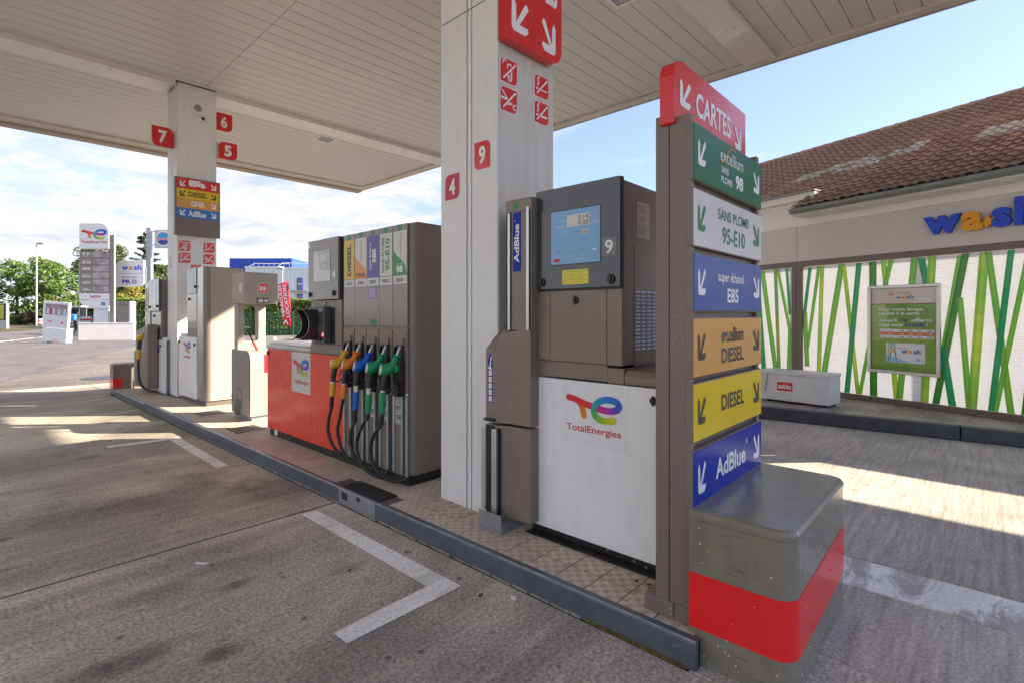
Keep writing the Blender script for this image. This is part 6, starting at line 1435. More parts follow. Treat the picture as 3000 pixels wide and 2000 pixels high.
# roadside totem
t = tnode('price_totem', 'tall roadside price totem with company emblem, fuel names and blurred prices', 'sign', -24.2, 31.7)
F = face(-26.25, 31.5, R(0)); PX = 1/1520*31.5; Zt = lambda py: CAMH+(922-py)*PX; A = lambda px: (px-1500)*PX+26.25
MB(F).m(mat('totem_taupe', (0.26, 0.215, 0.165), 0.45, var=0.05)).box(A(321), A(333.5), G0, Zt(688), -0.10, 0.0).build('column', t, bevel=0.01)
MB(F).m(pwhite).box(A(333.5)+.005, A(335), G0, Zt(688), -0.09, 0.0).build('column_edge', t)
tp = MATS['totem_taupe']
pn = MB(F).m(mat('sign_face_white', (0.80, 0.77, 0.72), 0.4, var=0.02)).prism(rr(A(233), A(320.5), Zt(730), Zt(655), tl=.01, tr=.55, br=.01, bl=.01), -0.25, 0.03).build('brand_panel', t, bevel=0.01)
te_logo(pn, F, A(240), A(313), Zt(702), Zt(672.5), 0.035); MB(F).m(pred).text('TotalEnergies', A(239), A(315), Zt(716), Zt(705.5), 0.035, bold=0.02).build('company_name', pn)
names = ['SP 95', 'SP 98', 'E85', 'GAZOLE', 'GAZOLE', 'GPLc']; sub = ['E10', 'excellium', '', 'excellium', '', '']
blur = mat('price_blur', (0.40, 0.33, 0.33), 0.6, var=0.45, vs=1.6)
for i in range(6):
    y0 = 737+i*20.3; rw = MB(F).m(tp).box(A(232.5), A(320.5), Zt(y0+19.6), Zt(y0), -0.2, 0.0).build('price_row', t)
    MB(F).m(blur).prism(rr(A(272), A(319), Zt(y0+18.6), Zt(y0+1.2), .08, .08, .08, .08, 3), 0.0, 0.01).build('price_display', rw)
    mb = MB(F).m(pwhite); has = bool(sub[i])
    if i in (1, 3): mb.text(sub[i], A(242), A(264), Zt(y0+7.5), Zt(y0+4.0), .012, bold=0); mb.text(names[i], A(241), A(266), Zt(y0+16), Zt(y0+9.5), .012, bold=.04)
    elif i == 0: mb.text(names[i], A(242), A(264), Zt(y0+10.5), Zt(y0+4), .012, bold=.04); mb.text('E10', A(248), A(259), Zt(y0+16), Zt(y0+12), .012, bold=.02)
    else: mb.text(names[i], A(242), A(265), Zt(y0+13.5), Zt(y0+7), .012, bold=.04)
    mb.build('fuel_name', rw)
MB(F).m(MATS['sign_face_white']).box(A(233), A(320.5), Zt(878.5), Zt(860), -0.2, 0.0).build('hours_panel', t); MB(F).m(pred).text('24/24', A(263), A(294), Zt(873), Zt(866), .012, bold=.03).build('hours_text', t)
MB(F).m(MATS['sign_face_white']).prism(rr(A(233), A(320.5), Zt(898.5), Zt(879.5), bl=.45, tl=.01, tr=.01, br=.01), -0.2, 0.0).build('foot_panel', t); MB(F).m(mat('card_teal', (0.10, 0.28, 0.30), .4)).prism(rr(A(296), A(309), Zt(896), Zt(885), tr=.1), 0, .01).build('card_logo', t)
MB(F).m(steel).box(A(229), A(231), G0, Zt(769), -0.1, -0.05).build('side_pole', t)
# wash / business pro sign
t = tnode('brand_sign', 'white wash and BUSINESS PRO sign board beside the price totem', 'sign', -23.8, 31.9)
F = face(-24.9, 32.4); PX = 1/1520*32.4; Zt = lambda py: CAMH+(922-py)*PX; A = lambda px: (px-1500)*PX+24.9
MB(F).m(MATS['sign_face_white']).prism(rr(A(338.5), A(422), Zt(801), Zt(763.5), tl=.42, tr=.01, br=.01, bl=.01), -.15, 0).build('wash_panel', t, bevel=.01)
MB(F).m(MATS['sign_face_white']).prism(rr(A(338.5), A(422), Zt(841), Zt(802), br=.42, tr=.01, tl=.01, bl=.01), -.15, 0).build('pro_panel', t, bevel=.01)
mb = MB(F).m(wblue).text('w', A(357), A(376), Zt(792), Zt(781), .004, bold=.03).text('sh', A(392), A(415), Zt(792), Zt(777), .004, bold=.03).m(worange).text('a', A(377), A(389), Zt(792), Zt(781), .004, bold=.03).build('wash_text', t)
MB(F).m(mat('print_plum', (0.10, 0.05, 0.30), .4)).text('BUSINESS', A(358), A(401), Zt(816), Zt(810.5), .004, bold=.0).text('PR', A(358), A(384), Zt(832), Zt(820), .004, bold=.05).text('O', A(386), A(401), Zt(832.5), Zt(822), .004, bold=.05).m(pred).stroke(smooth([(A(388), Zt(823)), (A(393.5), Zt(818.5)), (A(399), Zt(823))], 4), .02, .005).build('pro_text', t)
MB(F).m(steel).box(A(424), A(426), G0, Zt(782), -.12, -.05).build('pole', t)
# air and water column
t = tnode('air_unit', 'grey brown air pump cabinet with lit digits behind the low wall', 'air pump', -26, 34.5)
F = face(-26.6, 34.5); PX = 1/1520*34.5; Zt = lambda py: CAMH+(922-py)*PX; A = lambda px: (px-1500)*PX+26.6
MB(F).m(mat('cabinet_grey', (0.27, 0.245, 0.215), .5, var=.06)).box(A(341), A(380), G0, Zt(884), -.5, 0).build('cabinet', t, bevel=.01); MB(F).m(mat('cabinet_edge', (.5, .45, .38), .5)).box(A(377.5), A(382), G0, Zt(883), -.5, .03).build('edge_post', t)
MB(F).m(black).box(A(351), A(376), Zt(893), Zt(886), 0, .01).m(pwhite).text('15.70', A(354), A(375), Zt(892), Zt(887), .012).build('display', t)
# A board
t = tnode('advert_stand', 'tilted white advert stand with a faded staff photo poster by the road', 'sign', -25.3, 28.2)
F0 = face(-25.35, 28.0); rt = R(4.0); F = Fr(F0.o, F0.r*math.cos(-rt)+Vector((0, 0, 1))*math.sin(-rt), -F0.r*math.sin(-rt)+Vector((0, 0, 1))*math.cos(-rt)); PX = 1/1520*28.0
sw = mat('stand_white', (0.80, 0.77, 0.73), .45, var=.02)
MB(F).m(sw).box(-.02, 1.30, .08, .80, -.35, .02).build('base_box', t, bevel=.01)
for q in ((-.05, 1.34, 2.11, 2.24), (-.05, 1.34, .82, .90), (-.05, .06, .90, 2.11), (1.24, 1.34, .90, 2.11)): MB(F).m(sw).box(q[0], q[1], q[2], q[3], -.1, .04).build('frame', t, bevel=.008)
MB(F).m(mat('poster_pale', (0.72, 0.68, 0.65), .4, var=.06, vs=3)).box(.06, 1.24, .90, 1.52, -.08, 0).build('poster_low', t)
MB(F).m(mat('poster_photo', (0.32, 0.25, 0.23), .4, var=.5, vs=2)).box(.06, 1.24, 1.525, 2.11, -.08, 0).build('poster_photo', t)
mb = MB(F); r5 = random.Random(4)
for i in range(7):
    q = .2+i*.15; mb.m([skinm, mat('shirt_pale', (.6, .62, .6), .8), mat('shirt_red', (.5, .06, .05), .8)][0]).flat(circ(q, 1.92+r5.uniform(-.03, .04), .045, 10), .003); mb.m(r5.choice([MATS['shirt_pale'], MATS['shirt_red'], pgrey])).flat([(q-.08, 1.56), (q+.07, 1.56), (q+.06, 1.86), (q-.06, 1.86)], .002+.0006*i)
mb.build('poster_people', t)
MB(F).m(pgrey).text('TotalEnergies recrute', .55, 1.1, 1.44, 1.47, .002, bold=0).m(pred).text('TE', .18, .45, 1.13, 1.21, .002, bold=.05).box(.92, 1.04, 1.08, 1.17, .0, .003).build('poster_print', t)
MB(F).m(porange).box(.50, .54, .09, .22, .02, .022).box(.58, .61, .09, .22, .02, .022).box(.66, .69, .09, .22, .02, .022).box(.74, .77, .09, .22, .02, .022).box(.82, .84, .09, .22, .02, .022).build('stripe_mark', t)
MB(F).m(galv).box(.12, .26, -.04, .08, -.3, .12).box(.98, 1.12, -.04, .08, -.3, .12).build('foot', t)
# pedestrian with a blue backpack
pr_ = tnode('person', 'person in dark clothes with a big blue backpack walking away by the road', 'person', -33.0, 39.3)
base = Vector((*cw(-32.7, 38.9), G0)); rx = Vector((CR.x, CR.y, 0)); fw_ = Vector((CF.x, CF.y, 0)); up = Vector((0, 0, 1))
def skin_body(name, joints, edges, parent, m_):
    me = bpy.data.meshes.new(name); inv = MX[parent.name].inverted()
    me.from_pydata([inv @ j[0] for j in joints], edges, []); ob = bpy.data.objects.new(name, me); COL.objects.link(ob); ob.parent = parent; MX[ob.name] = MX[parent.name]
    sk = ob.modifiers.new('skin', 'SKIN'); ss = ob.modifiers.new('sub', 'SUBSURF'); ss.levels = 1; ss.render_levels = 1
    for v, j in zip(me.skin_vertices[0].data, joints): v.radius = j[1]
    me.skin_vertices[0].data[0].use_root = True; me.materials.append(m_); return ob
def J(r, f, z, a, b=None): return (base+rx*r+fw_*f+up*z, (a, b or a))
dark = mat('dark_clothes', (0.035, 0.035, 0.045), 0.9); trou = mat('grey_trousers', (0.06, 0.05, 0.05), .9)
jn = [J(0, 0, .93, .15, .12), J(0, .03, 1.15, .15, .12), J(0, .08, 1.38, .18, .11), J(0, .13, 1.50, .06), J(0, .17, 1.60, .09, .10), J(0, .18, 1.70, .08, .09),
      J(-.20, .09, 1.40, .055), J(-.27, .16, 1.15, .045), J(-.22, .32, 1.02, .035), J(.20, .09, 1.40, .055), J(.28, .14, 1.15, .045), J(.24, .30, 1.05, .035),
      J(-.09, 0, .82, .095), J(-.09, .08, .48, .065), J(-.09, -.05, .10, .05), J(-.09, .08, .03, .045, .03), J(.09, 0, .82, .095), J(.09, .02, .48, .065), J(.09, .0, .10, .05), J(.09, .13, .03, .045, .03)]
ed = [(0, 1), (1, 2), (2, 3), (3, 4), (4, 5), (2, 6), (6, 7), (7, 8), (2, 9), (9, 10), (10, 11), (0, 12), (12, 13), (13, 14), (14, 15), (0, 16), (16, 17), (17, 18), (18, 19)]
skin_body('body', jn, ed, pr_, dark)
jb = [J(-.02, -.17, 1.02, .17, .10), J(-.02, -.16, 1.20, .20, .14), J(-.02, -.12, 1.42, .19, .13), J(-.02, -.08, 1.55, .12, .09)]
skin_body('backpack', jb, [(0, 1), (1, 2), (2, 3)], pr_, mat('backpack_blue', (0.03, 0.22, 0.68), .6))
# bollards / water filled barriers across the road
bw = mat('barrier_white', (0.75, 0.72, 0.70), .6); br_ = mat('barrier_red', (0.6, 0.06, 0.03), .6)
def barrier(px, s, lab):
    f = 66.0; r = (px-1500)/1520*f; t = tnode('traffic_barrel', lab, 'barrier', r, f, 'red and white barrels along the far kerb'); F = face(r, f)
    mb = MB(F)
    for i in range(5):
        mb.m(br_ if i % 2 else bw); mb.tube([(0, G0+i*s/5, 0), (0, G0+(i+1)*s/5-.01, 0)], .26-.012*i, 12)
    mb.build('drum', t)
BL = ['red and white traffic barrel showing left of the tilted advert stand', 'red and white traffic barrel showing just right of the tilted advert stand', 'red and white traffic barrel between the advert stand and the pedestrian', 'red and white traffic barrel at the right elbow of the pedestrian',
      'second red and white traffic barrel right of the pedestrian', 'third red and white traffic barrel right of the pedestrian', 'red and white traffic barrel next but one to the white kiosk', 'red and white traffic barrel nearest the white kiosk']
for i, px in enumerate((117, 194, 204, 230, 238, 246, 255, 263)): barrier(px, 1.25 if i else 1.0, BL[i])
def lamp(r, f, h, side, label, arm=.9):
    t = tnode('street_lamp', label, 'street lamp', r, f); F = face(r, f); MB(F).m(galv).tube([(0, G0, 0), (0, h, 0)], .09, 8, rs=[.13, .07]).build('pole', t)
    MB(F).m(galv).tube([(0, h, 0), (side*arm*.4, h+.12, 0)], .05, 6).build('arm', t); MB(F).m(pgrey).box(-.3+side*arm*.5, .8+side*arm*.5-.2, h+.05, h+.22, -.2, .2).build('lamp_head', t, bevel=.03)
lamp((107-1500)/1520*70, 70, CAMH+(922-717)/1520*70, 1, 'tall single headed street lamp at the left against the trees')
lamp((827-1500)/1520*60, 60, CAMH+(922-791)/1520*60, -1, 'smaller street lamp in front of the white industrial building')
def board(px0, px1, py0, py1, f, lab):
    r = (px0-1500)/1520*f; t = tnode('advert_board', lab, 'billboard', r, f); F = face(r, f); k = f/1520; w = (px1-px0)*k; z0 = CAMH+(922-py1)*k; z1 = CAMH+(922-py0)*k
    MB(F).m(mat('board_grey', (.5, .5, .5), .5)).box(0, w, z0-.9, z1, -.25, 0).build('housing', t, bevel=.02); MB(F).m(black).box(.0, w-.12, z0, z1-.06, 0, .02).m(mat('poster_lime', (.45, .50, .05), .4, var=.3, vs=1.5)).box(.0, w-.30, z0+.12, z1-.16, .02, .03).build('poster', t)
board(-8, 20, 889, 938, 55, 'roadside advert board with a yellow green poster at the left edge')
# small shelter and white kiosk past the road
t = tnode('bus_shelter', 'small shelter with flat pale roof beyond the pedestrian', 'shelter', -56, 67); F = face(-56.5, 67)
MB(F).m(pwhite).box(-1.2, 1.0, 2.45, 2.62, -1.2, .2).build('roof', t); MB(F).m(glassy).box(-.9, -.86, .1, 2.4, -1.1, 0).box(-.9, .6, .3, 2.3, -1.1, -1.05).build('glass_panel', t); MB(F).m(galv).box(-.95, -.88, G0, 2.45, -1.15, -1.05).box(.6, .67, G0, 2.45, -1.15, -1.05).build('post', t)
t = tnode('kiosk', 'white flat roofed kiosk behind the low wall', 'kiosk', -36.5, 46.5); F = face(-37.3, 46.0)
MB(F).m(whitem).box(.2, 1.55, G0, 2.05, -1.8, 0).build('body', t); MB(F).m(pwhite).box(-.15, 1.7, 2.05, 2.28, -2, .15).build('roof', t)
MB(F).m(mat('ochre_wall', (.30, .23, .14), .7)).box(1.6, 2.9, .9, 2.2, -1.5, -.1).m(black).box(1.75, 2.5, G0, .9, -1.4, -.3).build('side_store', t)
t = tnode('wooden_fence', 'low grey plank fence behind the bushes at the far left', 'fence', -60, 78)
for i in range(9):
    r = -80+i*3.6; F = face(r, 84-i*.1); MB(F).m(mat('fence_grey', (.33, .33, .34), .8)).box(0, 3.5, .1, 1.5, -.1, 0).build('panel', t); MB(F).m(galv).box(-.1, 0, G0, 1.6, -.12, .04).build('post', t)

# ------------------------------------------------------------------ greenery
def leaves(mb, centers, n, spread, size, rnd, flat_=0.6):
    for i in range(n):
        c, s = centers[int(rnd.random()*len(centers))]
        while True:
            d = Vector((rnd.uniform(-1, 1), rnd.uniform(-1, 1), rnd.uniform(-1, 1)))
            if d.length < 1: break
        d = d.normalized()*(d.length**0.4)
        p = c+Vector((d.x*s, d.y*s, d.z*s*0.8)); u = Vector((rnd.gauss(0, 1), rnd.gauss(0, 1), rnd.gauss(0, flat_))).normalized(); v = u.cross(Vector((rnd.gauss(0, 1), rnd.gauss(0, 1), rnd.gauss(0, 1)))).normalized()
        z = size*rnd.uniform(.6, 1.3); o = len(mb.v)
        mb.v += [tuple(p-u*z), tuple(p+v*z*.5), tuple(p+u*z), tuple(p-v*z*.5)]; mb.fc.append((o, o+1, o+2, o+3)); mb.mi.append(mb.cur)
def tree(r, f, h, w, m_, label, seed, n=7000, trunk=.25, low=.12, size=.22, group='leafy trees beyond the road'):
    rnd = random.Random(seed); t = tnode('leafy_tree', label, 'tree', r, f, group); x, y = cw(r, f); cs = []
    for i in range(46):
        a = rnd.uniform(0, 6.28); q = rnd.random(); zz_ = h*(low+(1-low)*q*.94); env = math.sin(math.pi*min(1, (q*.82+.16)))**.7; rad = w/2*env*rnd.uniform(.35, 1.0)
        cs.append((Vector((x+rad*math.cos(a), y+rad*math.sin(a), zz_)), w*rnd.uniform(.09, .17)))
    mb = MB().m(bark).tube([(x, y, G0), (x+.1, y, h*.35), (x-.1, y+.1, h*.75)], 0, 8, rs=[trunk, trunk*.7, trunk*.25])
    for i in range(7):
        c = cs[i*5][0]; mb.tube([(x, y, h*(.2+.06*i)), tuple((c+Vector((x, y, h*.3)))/2+Vector((0, 0, .3))), tuple(c)], 0, 5, rs=[trunk*.35, trunk*.2, .03])
    mb.build('trunk', t)
    mb = MB().m(m_); leaves(mb, cs, n, 1, size, rnd); mb.build('crown', t)
tree(-68.5, 76, 10.2, 7.4, leaf_bright, 'bright green leafy tree at the left edge past the road', 1, 8000)
tree(-74.5, 78, 9.6, 7.5, leaf_bright, 'pale green tree cut by the left edge of the picture', 2, 5000)
tree(-64.2, 73, 6.2, 3.6, leaf_bright, 'small bright green tree right beside the street lamp pole', 3, 3600)
tree(-69.5, 86, 13.0, 9.5, leaf_dark, 'broad dark green tree just right of the tall street lamp', 4, 9000)
tree(-73.5, 92, 12.6, 9.0, leaf_dark, 'dark green tree behind the bright pair at the far left', 5, 8000)
tree(-60.0, 90, 10.5, 8.0, leaf_dark, 'dark green tree hidden partly behind the price totem', 6, 6000)
tree(-66.0, 92, 7.5, 8.0, leaf_dark, 'low dark tree filling the gap between the taller trees', 16, 5000)
tree(-72.0, 96, 8.5, 8.0, leaf_dark, 'dark tree behind the bright one at the left', 17, 5000)
tree(-50.5, 84, 6.4, 7.0, leaf_dark, 'dark tree behind the low kiosk and totem column', 18, 5000)
tree(-53.0, 60*1.3, 5.0, 5.0, leaf_dark, 'low dark bush like tree above the red and white barrels', 7, 4000)
tree(-64.5, 85, 12.8, 9.0, leaf_dark, 'tall dark tree filling the gap between lamp and totem', 19, 7000)
tree(-29.8, 41, 4.0, 3.0, leaf_yel, 'yellow leaved shrub showing above the clipped hedge', 8, 3500, .06, size=.10)
tree(-55.0, 76*1.0, 8.0, 6.0, leaf_bright, 'green tree right of the conifer behind the sign pole', 9, 5000)
tree(-44.0, 62, 6.8, 6.0, leaf_dark, 'dark green tree between the wash sign and the hedge', 10, 5000)
tree(-47.0, 66, 6.0, 6.0, leaf_pine, 'blue green bushy tree low behind the wash sign', 20, 5000)
tree(-42.5, 62, 6.2, 4.0, leaf_bright, 'light green tree crown beside the far pillar', 21, 4000)
def bush(r, f, h, w, m_, label, seed, n=1800, size=.14):
    rnd = random.Random(seed); t = tnode('bush', label, 'bush', r, f, 'bushes along the far verge'); x, y = cw(r, f)
    cs = [(Vector((x+rnd.uniform(-.4, .4)*w, y+rnd.uniform(-.4, .4)*w, h*rnd.uniform(.25, .7))), w*rnd.uniform(.16, .28)) for i in range(16)]
    MB().m(bark).tube([(x, y, G0), (x, y, h*.5)], .05, 6).build('stem', t); mb = MB().m(m_); leaves(mb, cs, n, 1, size, rnd); mb.build('foliage', t)
bush(-69.5, 73, 1.6, 2.4, leaf_bright, 'low green bush at the far left verge', 31); bush(-66.8, 73, 2.2, 2.6, leaf_red, 'rounded reddish brown bush left of the tall street lamp', 32, 2600); bush(-65.0, 74, 2.6, 2.4, leaf_red, 'second reddish bush close behind the lamp pole', 33, 2600)
bush(-71.8, 74, 1.5, 2.0, leaf_dark, 'dark low bush beside the advert board', 34); bush(-51.0, 66, 1.6, 2.6, leaf_dark, 'dark bush behind the traffic barrels', 35)
# conifer
t = tnode('conifer', 'tall sparse blue green conifer behind the sign pole', 'tree', -62.0, 88); x, y = cw(-62.3, 88); rnd = random.Random(40)
MB().m(bark).tube([(x, y, G0), (x, y, 15.6)], 0, 8, rs=[.28, .04]).build('trunk', t); mb = MB().m(leaf_pine); cs = []
bb = MB().m(bark)
for i in range(70):
    z = 2.0+13.2*(i/70.0)**.9; ln = (15.8-z)*.33*rnd.uniform(.6, 1.15)+.3; a = rnd.uniform(0, 6.28)
    tip = Vector((x+ln*math.cos(a), y+ln*math.sin(a), z+rnd.uniform(-.1, .55))); bb.tube([(x, y, z), tuple(tip)], 0, 4, rs=[.05, .015])
    for k_ in range(5): q = (k_+1)/5; cs.append((Vector((x, y, z)).lerp(tip, q), .18+.22*(1-q)*ln/3))
bb.build('branches', t); leaves(mb, cs, 9000, 1, .16, rnd); mb.build('crown', t)
# clipped hedge with a green mesh fence before it
hd = tnode('hedge', 'long clipped green hedge behind the forecourt', 'hedge', -20, 38)
r0, f0, r1, f1 = -28.6, 37.0, -8.0, 39.6
dh = Vector((r1-r0, f1-f0)); ln = dh.length; dh.normalize(); nh = Vector((dh.y, -dh.x)) * -1
def hpt(t_, o_, z): p = Vector((r0, f0))+dh*t_+nh*o_; x, y = cw(p.x, p.y); return Vector((x, y, z))
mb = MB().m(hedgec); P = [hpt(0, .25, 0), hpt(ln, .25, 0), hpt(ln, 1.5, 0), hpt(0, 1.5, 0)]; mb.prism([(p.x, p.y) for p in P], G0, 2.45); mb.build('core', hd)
mb = MB().m(leaf_hedge); rnd = random.Random(50)
for i in range(30000):
    t_ = rnd.uniform(0, ln); 
    if rnd.random() < .8: o_ = rnd.uniform(0, .28)+.05*math.sin(t_*2.1); z = rnd.uniform(.0, 2.62)
    else: o_ = rnd.uniform(0, 1.5); z = 2.5+rnd.uniform(0, .16)+.04*math.sin(t_*1.7)
    p = hpt(t_, o_, z); u = Vector((rnd.gauss(0, 1), rnd.gauss(0, 1), rnd.gauss(0, .7))).normalized(); v = u.cross(Vector((rnd.gauss(0, 1), rnd.gauss(0, 1), rnd.gauss(0, 1)))).normalized(); s = rnd.uniform(.05, .10); o = len(mb.v)
    mb.v += [tuple(p-u*s), tuple(p+v*s*.6), tuple(p+u*s), tuple(p-v*s*.6)]; mb.fc.append((o, o+1, o+2, o+3)); mb.mi.append(0)
mb.build('foliage', hd)
fn = tnode('mesh_fence', 'green welded mesh fence with posts in front of the hedge', 'fence', -20, 37.6); gpaint = mat('green_paint', (0.015, 0.11, 0.07), .5)
for i in range(int(ln/2.5)+1):
    p = hpt(min(ln, i*2.5), -.25, 0); MB().m(gpaint).tube([(p.x, p.y, G0), (p.x, p.y, 1.75)], .03, 6).build('post', fn)
    if i*2.5+2.5 > ln: break
    mb = MB().m(gpaint)
    for k_ in range(25): q = hpt(i*2.5+.1*k_, -.25, 0); mb.box(q.x-.0035, q.x+.0035, q.y-.0035, q.y+.0035, .03, 1.7)
    for k_ in range(9):
        a, b = hpt(i*2.5, -.25, .05+k_*.2), hpt(i*2.5+2.5, -.25, .05+k_*.2); mb.tube([tuple(a), tuple(b)], .004, 3, caps=False)
    mb.build('mesh_panel', fn, kind='stuff')
t = tnode('bollard', 'plain white bollard post in front of the hedge', 'bollard', -18.9, 38); F = face((752.5-1500)/1520*37.4, 37.4); MB(F).m(whitem).tube([(0, G0, 0), (0, 1.05, 0)], .055, 10).build('post', t)
# parking marks before the hedge
def gm_(name, pts): 
    P = [cw(*q) for q in pts]
    if sum((P[i][0]*P[(i+1) % len(P)][1]-P[(i+1) % len(P)][0]*P[i][1]) for i in range(len(P))) < 0: P = P[::-1]
    return struct(sheet(name, P, -0.009, linew))
gm_('parking_marking', [(-16.3, 35.5), (-16.15, 35.5), (-14.0, 31.0), (-14.25, 31.0)]); gm_('parking_marking', [(-15.6, 34.2), (-9.0, 35.3), (-9.0, 35.45), (-15.7, 34.36)]); gm_('parking_marking', [(-13.4, 35.5), (-13.25, 35.5), (-10.6, 31.0), (-10.85, 31.0)])
# feather flag
t = tnode('feather_flag', 'red feather flag with mirrored LOCATION VEHICULES lettering on a cross foot', 'flag', -13.1, 31.2)
F = face((857-1500)/1520*31.2, 31.2); PX = 31.2/1520; Zt = lambda py: CAMH+(922-py)*PX; A = lambda px: (px-857)*PX
cl = mat('flag_red', (0.70, 0.035, 0.07), .7, var=.12, vs=2)
mb = MB(F); rowsF = [(814, 835, 843.5, 824), (817, 860, 847, 850), (822, 895, 850, 890), (827, 930, 852, 930), (830, 952, 853.5, 958)]
vs = []
for i, (xl, yl, xr, yr) in enumerate(rowsF):
    for j in range(5): q = j/4; vs.append(F.p(A(xl+(xr-xl)*q), Zt(yl+(yr-yl)*q), .04*math.sin(q*3+i)))
fs = [(i*5+j, i*5+j+1, i*5+j+6, i*5+j+5) for i in range(4) for j in range(4)]; mb.m(cl).add(vs, fs); fl_ = mb.build('cloth', t, smooth_=True); sm = fl_.modifiers.new('thick', 'SOLIDIFY'); sm.thickness = .01
def ftext(s_, xa, xb, ya, yb, off):
    v, f_ = text2d(s_, .03); Q = []
    for x_, y_ in v:   # mirrored, running up the flag and following its lean
        a = xa+(xb-xa)*y_; b = yb+(ya-yb)*x_; Q.append(F.p(A(a+(b-890)*0.135), Zt(b), off))
    return Q, f_
mb = MB(F).m(pwhite)
for s_, xa, xb in (('LOCATION', 846, 835), ('VEHICULES', 831.5, 823)):
    Q, f_ = ftext(s_, xa, xb, 836, 930, .065); mb.add(Q, f_)
mb.stroke([(A(833), Zt(948)), (A(838), Zt(938)), (A(845), Zt(950))], .06, .065); mb.build('flag_text', fl_)
MB(F).m(black).tube([(A(843.5), Zt(822), 0), (A(853), Zt(905), 0), (A(856), Zt(965), 0), (A(857), 0.12, 0)], .013, 8).build('pole', t)
MB(F).m(galv).tube([(-.55, .04, 0), (.55, .10, 0)], .02, 6).tube([(0, .04, -.5), (0, .10, .5)], .02, 6).build('cross_foot', t); MB(F).m(mat('weight_bag', (.5, .45, .38), .7)).prism(circ(0, .06, .26, 16, .05), -.22, .22).build('weight', t, bevel=.02)
# pole sign with round emblem
t = tnode('pole_sign', 'grey steel pole with a square Speedy roundel sign', 'sign', -28, 40); F = face(-28, 40); PX = 40/1520; Zt = lambda py: CAMH+(922-py)*PX; A = lambda px: (px-1500)*PX+28
MB(F).m(galv).box(A(428), A(442), G0, Zt(668), -.3, 0).build('pole', t, bevel=.01)
for py in (679, 719): MB(F).m(steel).box(A(426), A(455), Zt(py+1.5), Zt(py-1.5), -.05, .03).build('bracket', t)
bx = MB(F).m(mat('sign_silver', (.55, .54, .52), .4, var=.05)).box(A(453), A(505), Zt(727), Zt(674), -.2, .02).build('sign_box', t, bevel=.02)
cxs, cys = A(479), Zt(700.5)
MB(F).m(pwhite).prism(circ(cxs, cys, 23*PX, 32), .02, .04).m(pgrey).prism(circ(cxs, cys, 19*PX, 32), .04, .045).m(mat('roundel_navy', (.03, .05, .30), .3)).prism(circ(cxs, cys, 17.5*PX, 32), .045, .05).m(mat('roundel_cyan', (.02, .35, .60), .3)).flat([(cxs+17*PX*math.cos(R(8+164*i/16)), cys+17*PX*math.sin(R(8+164*i/16))) for i in range(17)], .052).m(pwhite).text('Speedy', A(457), A(503), Zt(707), Zt(695), .053, bold=.07).m(mat('roundel_red', (.65, .03, .03), .3)).text('Speedy', A(459), A(502), Zt(706), Zt(696), .055, bold=.02).build('roundel', bx)

# ------------------------------------------------------------------ white industrial building, blue box behind it
t = tnode('industrial_building', 'pale corrugated industrial building with purple framed windows and roof railings', 'building', -30, 70)
corr = mat('corrugated_pale', (.70, .73, .69), .5, var=.03)
def corrwall(F, a0, a1, b1, par, dep=9.0):
    mb = MB(F).m(corr); n = int((a1-a0)/.5); pts = []
    for i in range(n): q = a0+(a1-a0)*i/n; w = (a1-a0)/n; pts += [(q, 0), (q+w*.85, 0), (q+w*.87, -.05), (q+w*.98, -.05)]
    pts += [(a1, 0), (a1, -dep), (a0, -dep)]
    vs = [F.p(a, G0, c) for a, c in pts]+[F.p(a, b1, c) for a, c in pts]; k_ = len(pts)
    mb.add(vs, [(i, (i+1) % k_, (i+1) % k_+k_, i+k_) for i in range(k_)]+[tuple(range(2*k_-1, k_-1, -1))[::-1]]); return mb.build('wall', par)
Fd = 70.0; PX = Fd/1520; Zt = lambda py: CAMH+(922-py)*PX
F = face((806-1500)*PX, Fd, R(0)); A = lambda px: (px-806)*PX
corrwall(F, 0, A(909.5), Zt(788), t); MB(F).m(pwhite).box(-.1, A(911), Zt(788), Zt(784), -9, .08).build('roof_edge', t)
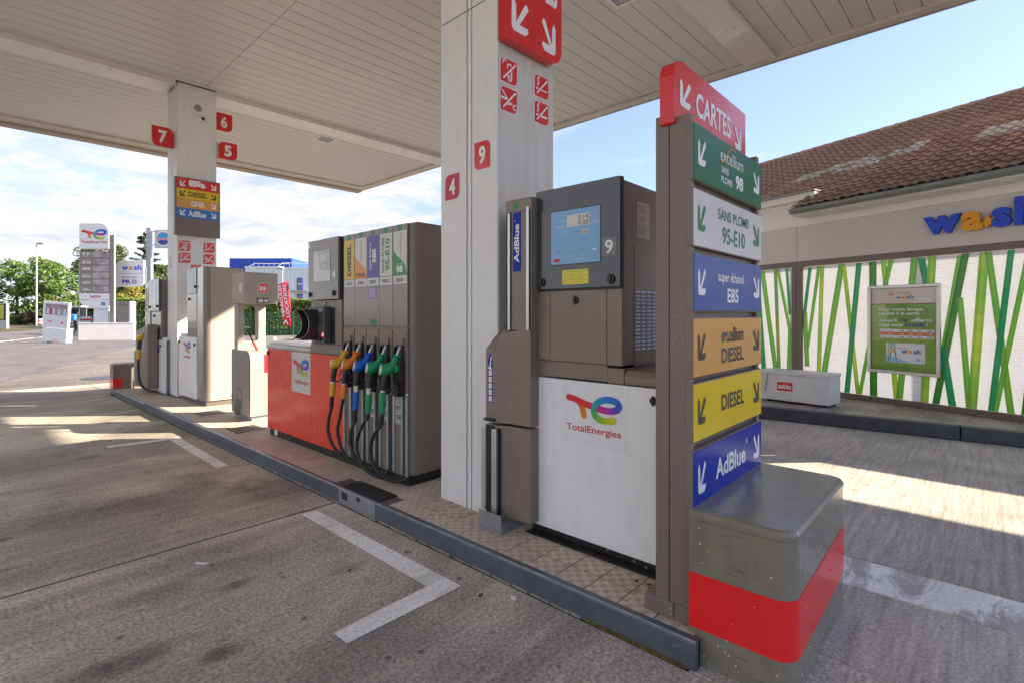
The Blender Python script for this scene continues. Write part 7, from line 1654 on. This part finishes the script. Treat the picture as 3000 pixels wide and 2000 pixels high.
F2 = face((702-1500)*PX, Fd+1.5); A2 = lambda px: (px-702)*PX*1.02
corrwall(F2, 0, A2(806), Zt(782), t); MB(F2).m(pwhite).box(-.1, A2(806), Zt(782), Zt(778.5), -9, .08).build('roof_edge', t)
purple = mat('frame_purple', (.10, .07, .40), .5)
for y0, y1 in ((815, 850), (862, 900)):
    w = MB(F).m(purple).box(A(871), A(888), Zt(y1), Zt(y0), -.02, .18).build('window', t); MB(F).m(glassy).box(A(873.5), A(885.5), Zt(y1-3), Zt(y0+2.5), .18, .2).build('pane', w); MB(F).m(pwhite).box(A(873.5), A(885.5), Zt((y0+y1)/2+1.4), Zt((y0+y1)/2-.8), .2, .22).build('mullion', w)
MB(F).m(galv).box(A(850), A(905), Zt(854.5), Zt(853), 0, .8).build('canopy_rail', t)
mb = MB(F2).m(alu)
for a0, a1 in ((A2(716), A2(822)),): 
    mb.tube([(a0, Zt(767), -1), (a1, Zt(768), -1)], .04, 4)
    for i in range(8): q = a0+(a1-a0)*i/7; mb.tube([(q, Zt(782), -1), (q, Zt(767), -1)], .03, 4)
mb.tube([(A2(711), Zt(779), .0), (A2(719), Zt(767), -1)], .03, 4); mb.build('roof_railing', t)
mb = MB(F).m(alu).tube([(A(812), Zt(784), 0), (A(820), Zt(768), -1), (A(897), Zt(770), -1), (A(903), Zt(784), 0)], .035, 4).tube([(A(897), Zt(770), -1), (A(889), Zt(784), -2)], .035, 4); mb.build('roof_railing', t)
t = tnode('blue_building', 'plain bright blue warehouse block behind the pale industrial building', 'building', -48, 95); F = face((672-1500)/1520*92, 92); k = 92/1520
mb = MB(F).m(mat('warehouse_blue', (.03, .085, .50), .5, var=.04)); 
for i in range(28): mb.box(i*(183/28)*k, (i+1)*(183/28)*k-.03, G0, CAMH+(922-757.5)*k, -10, 0 if i % 2 else -.04)
mb.build('wall', t)
for o in list(COL.objects):
    if o.type == 'MESH' and len(o.data.polygons) == 0 and o.name.split('.')[0] not in ('body', 'backpack'): bpy.data.objects.remove(o)
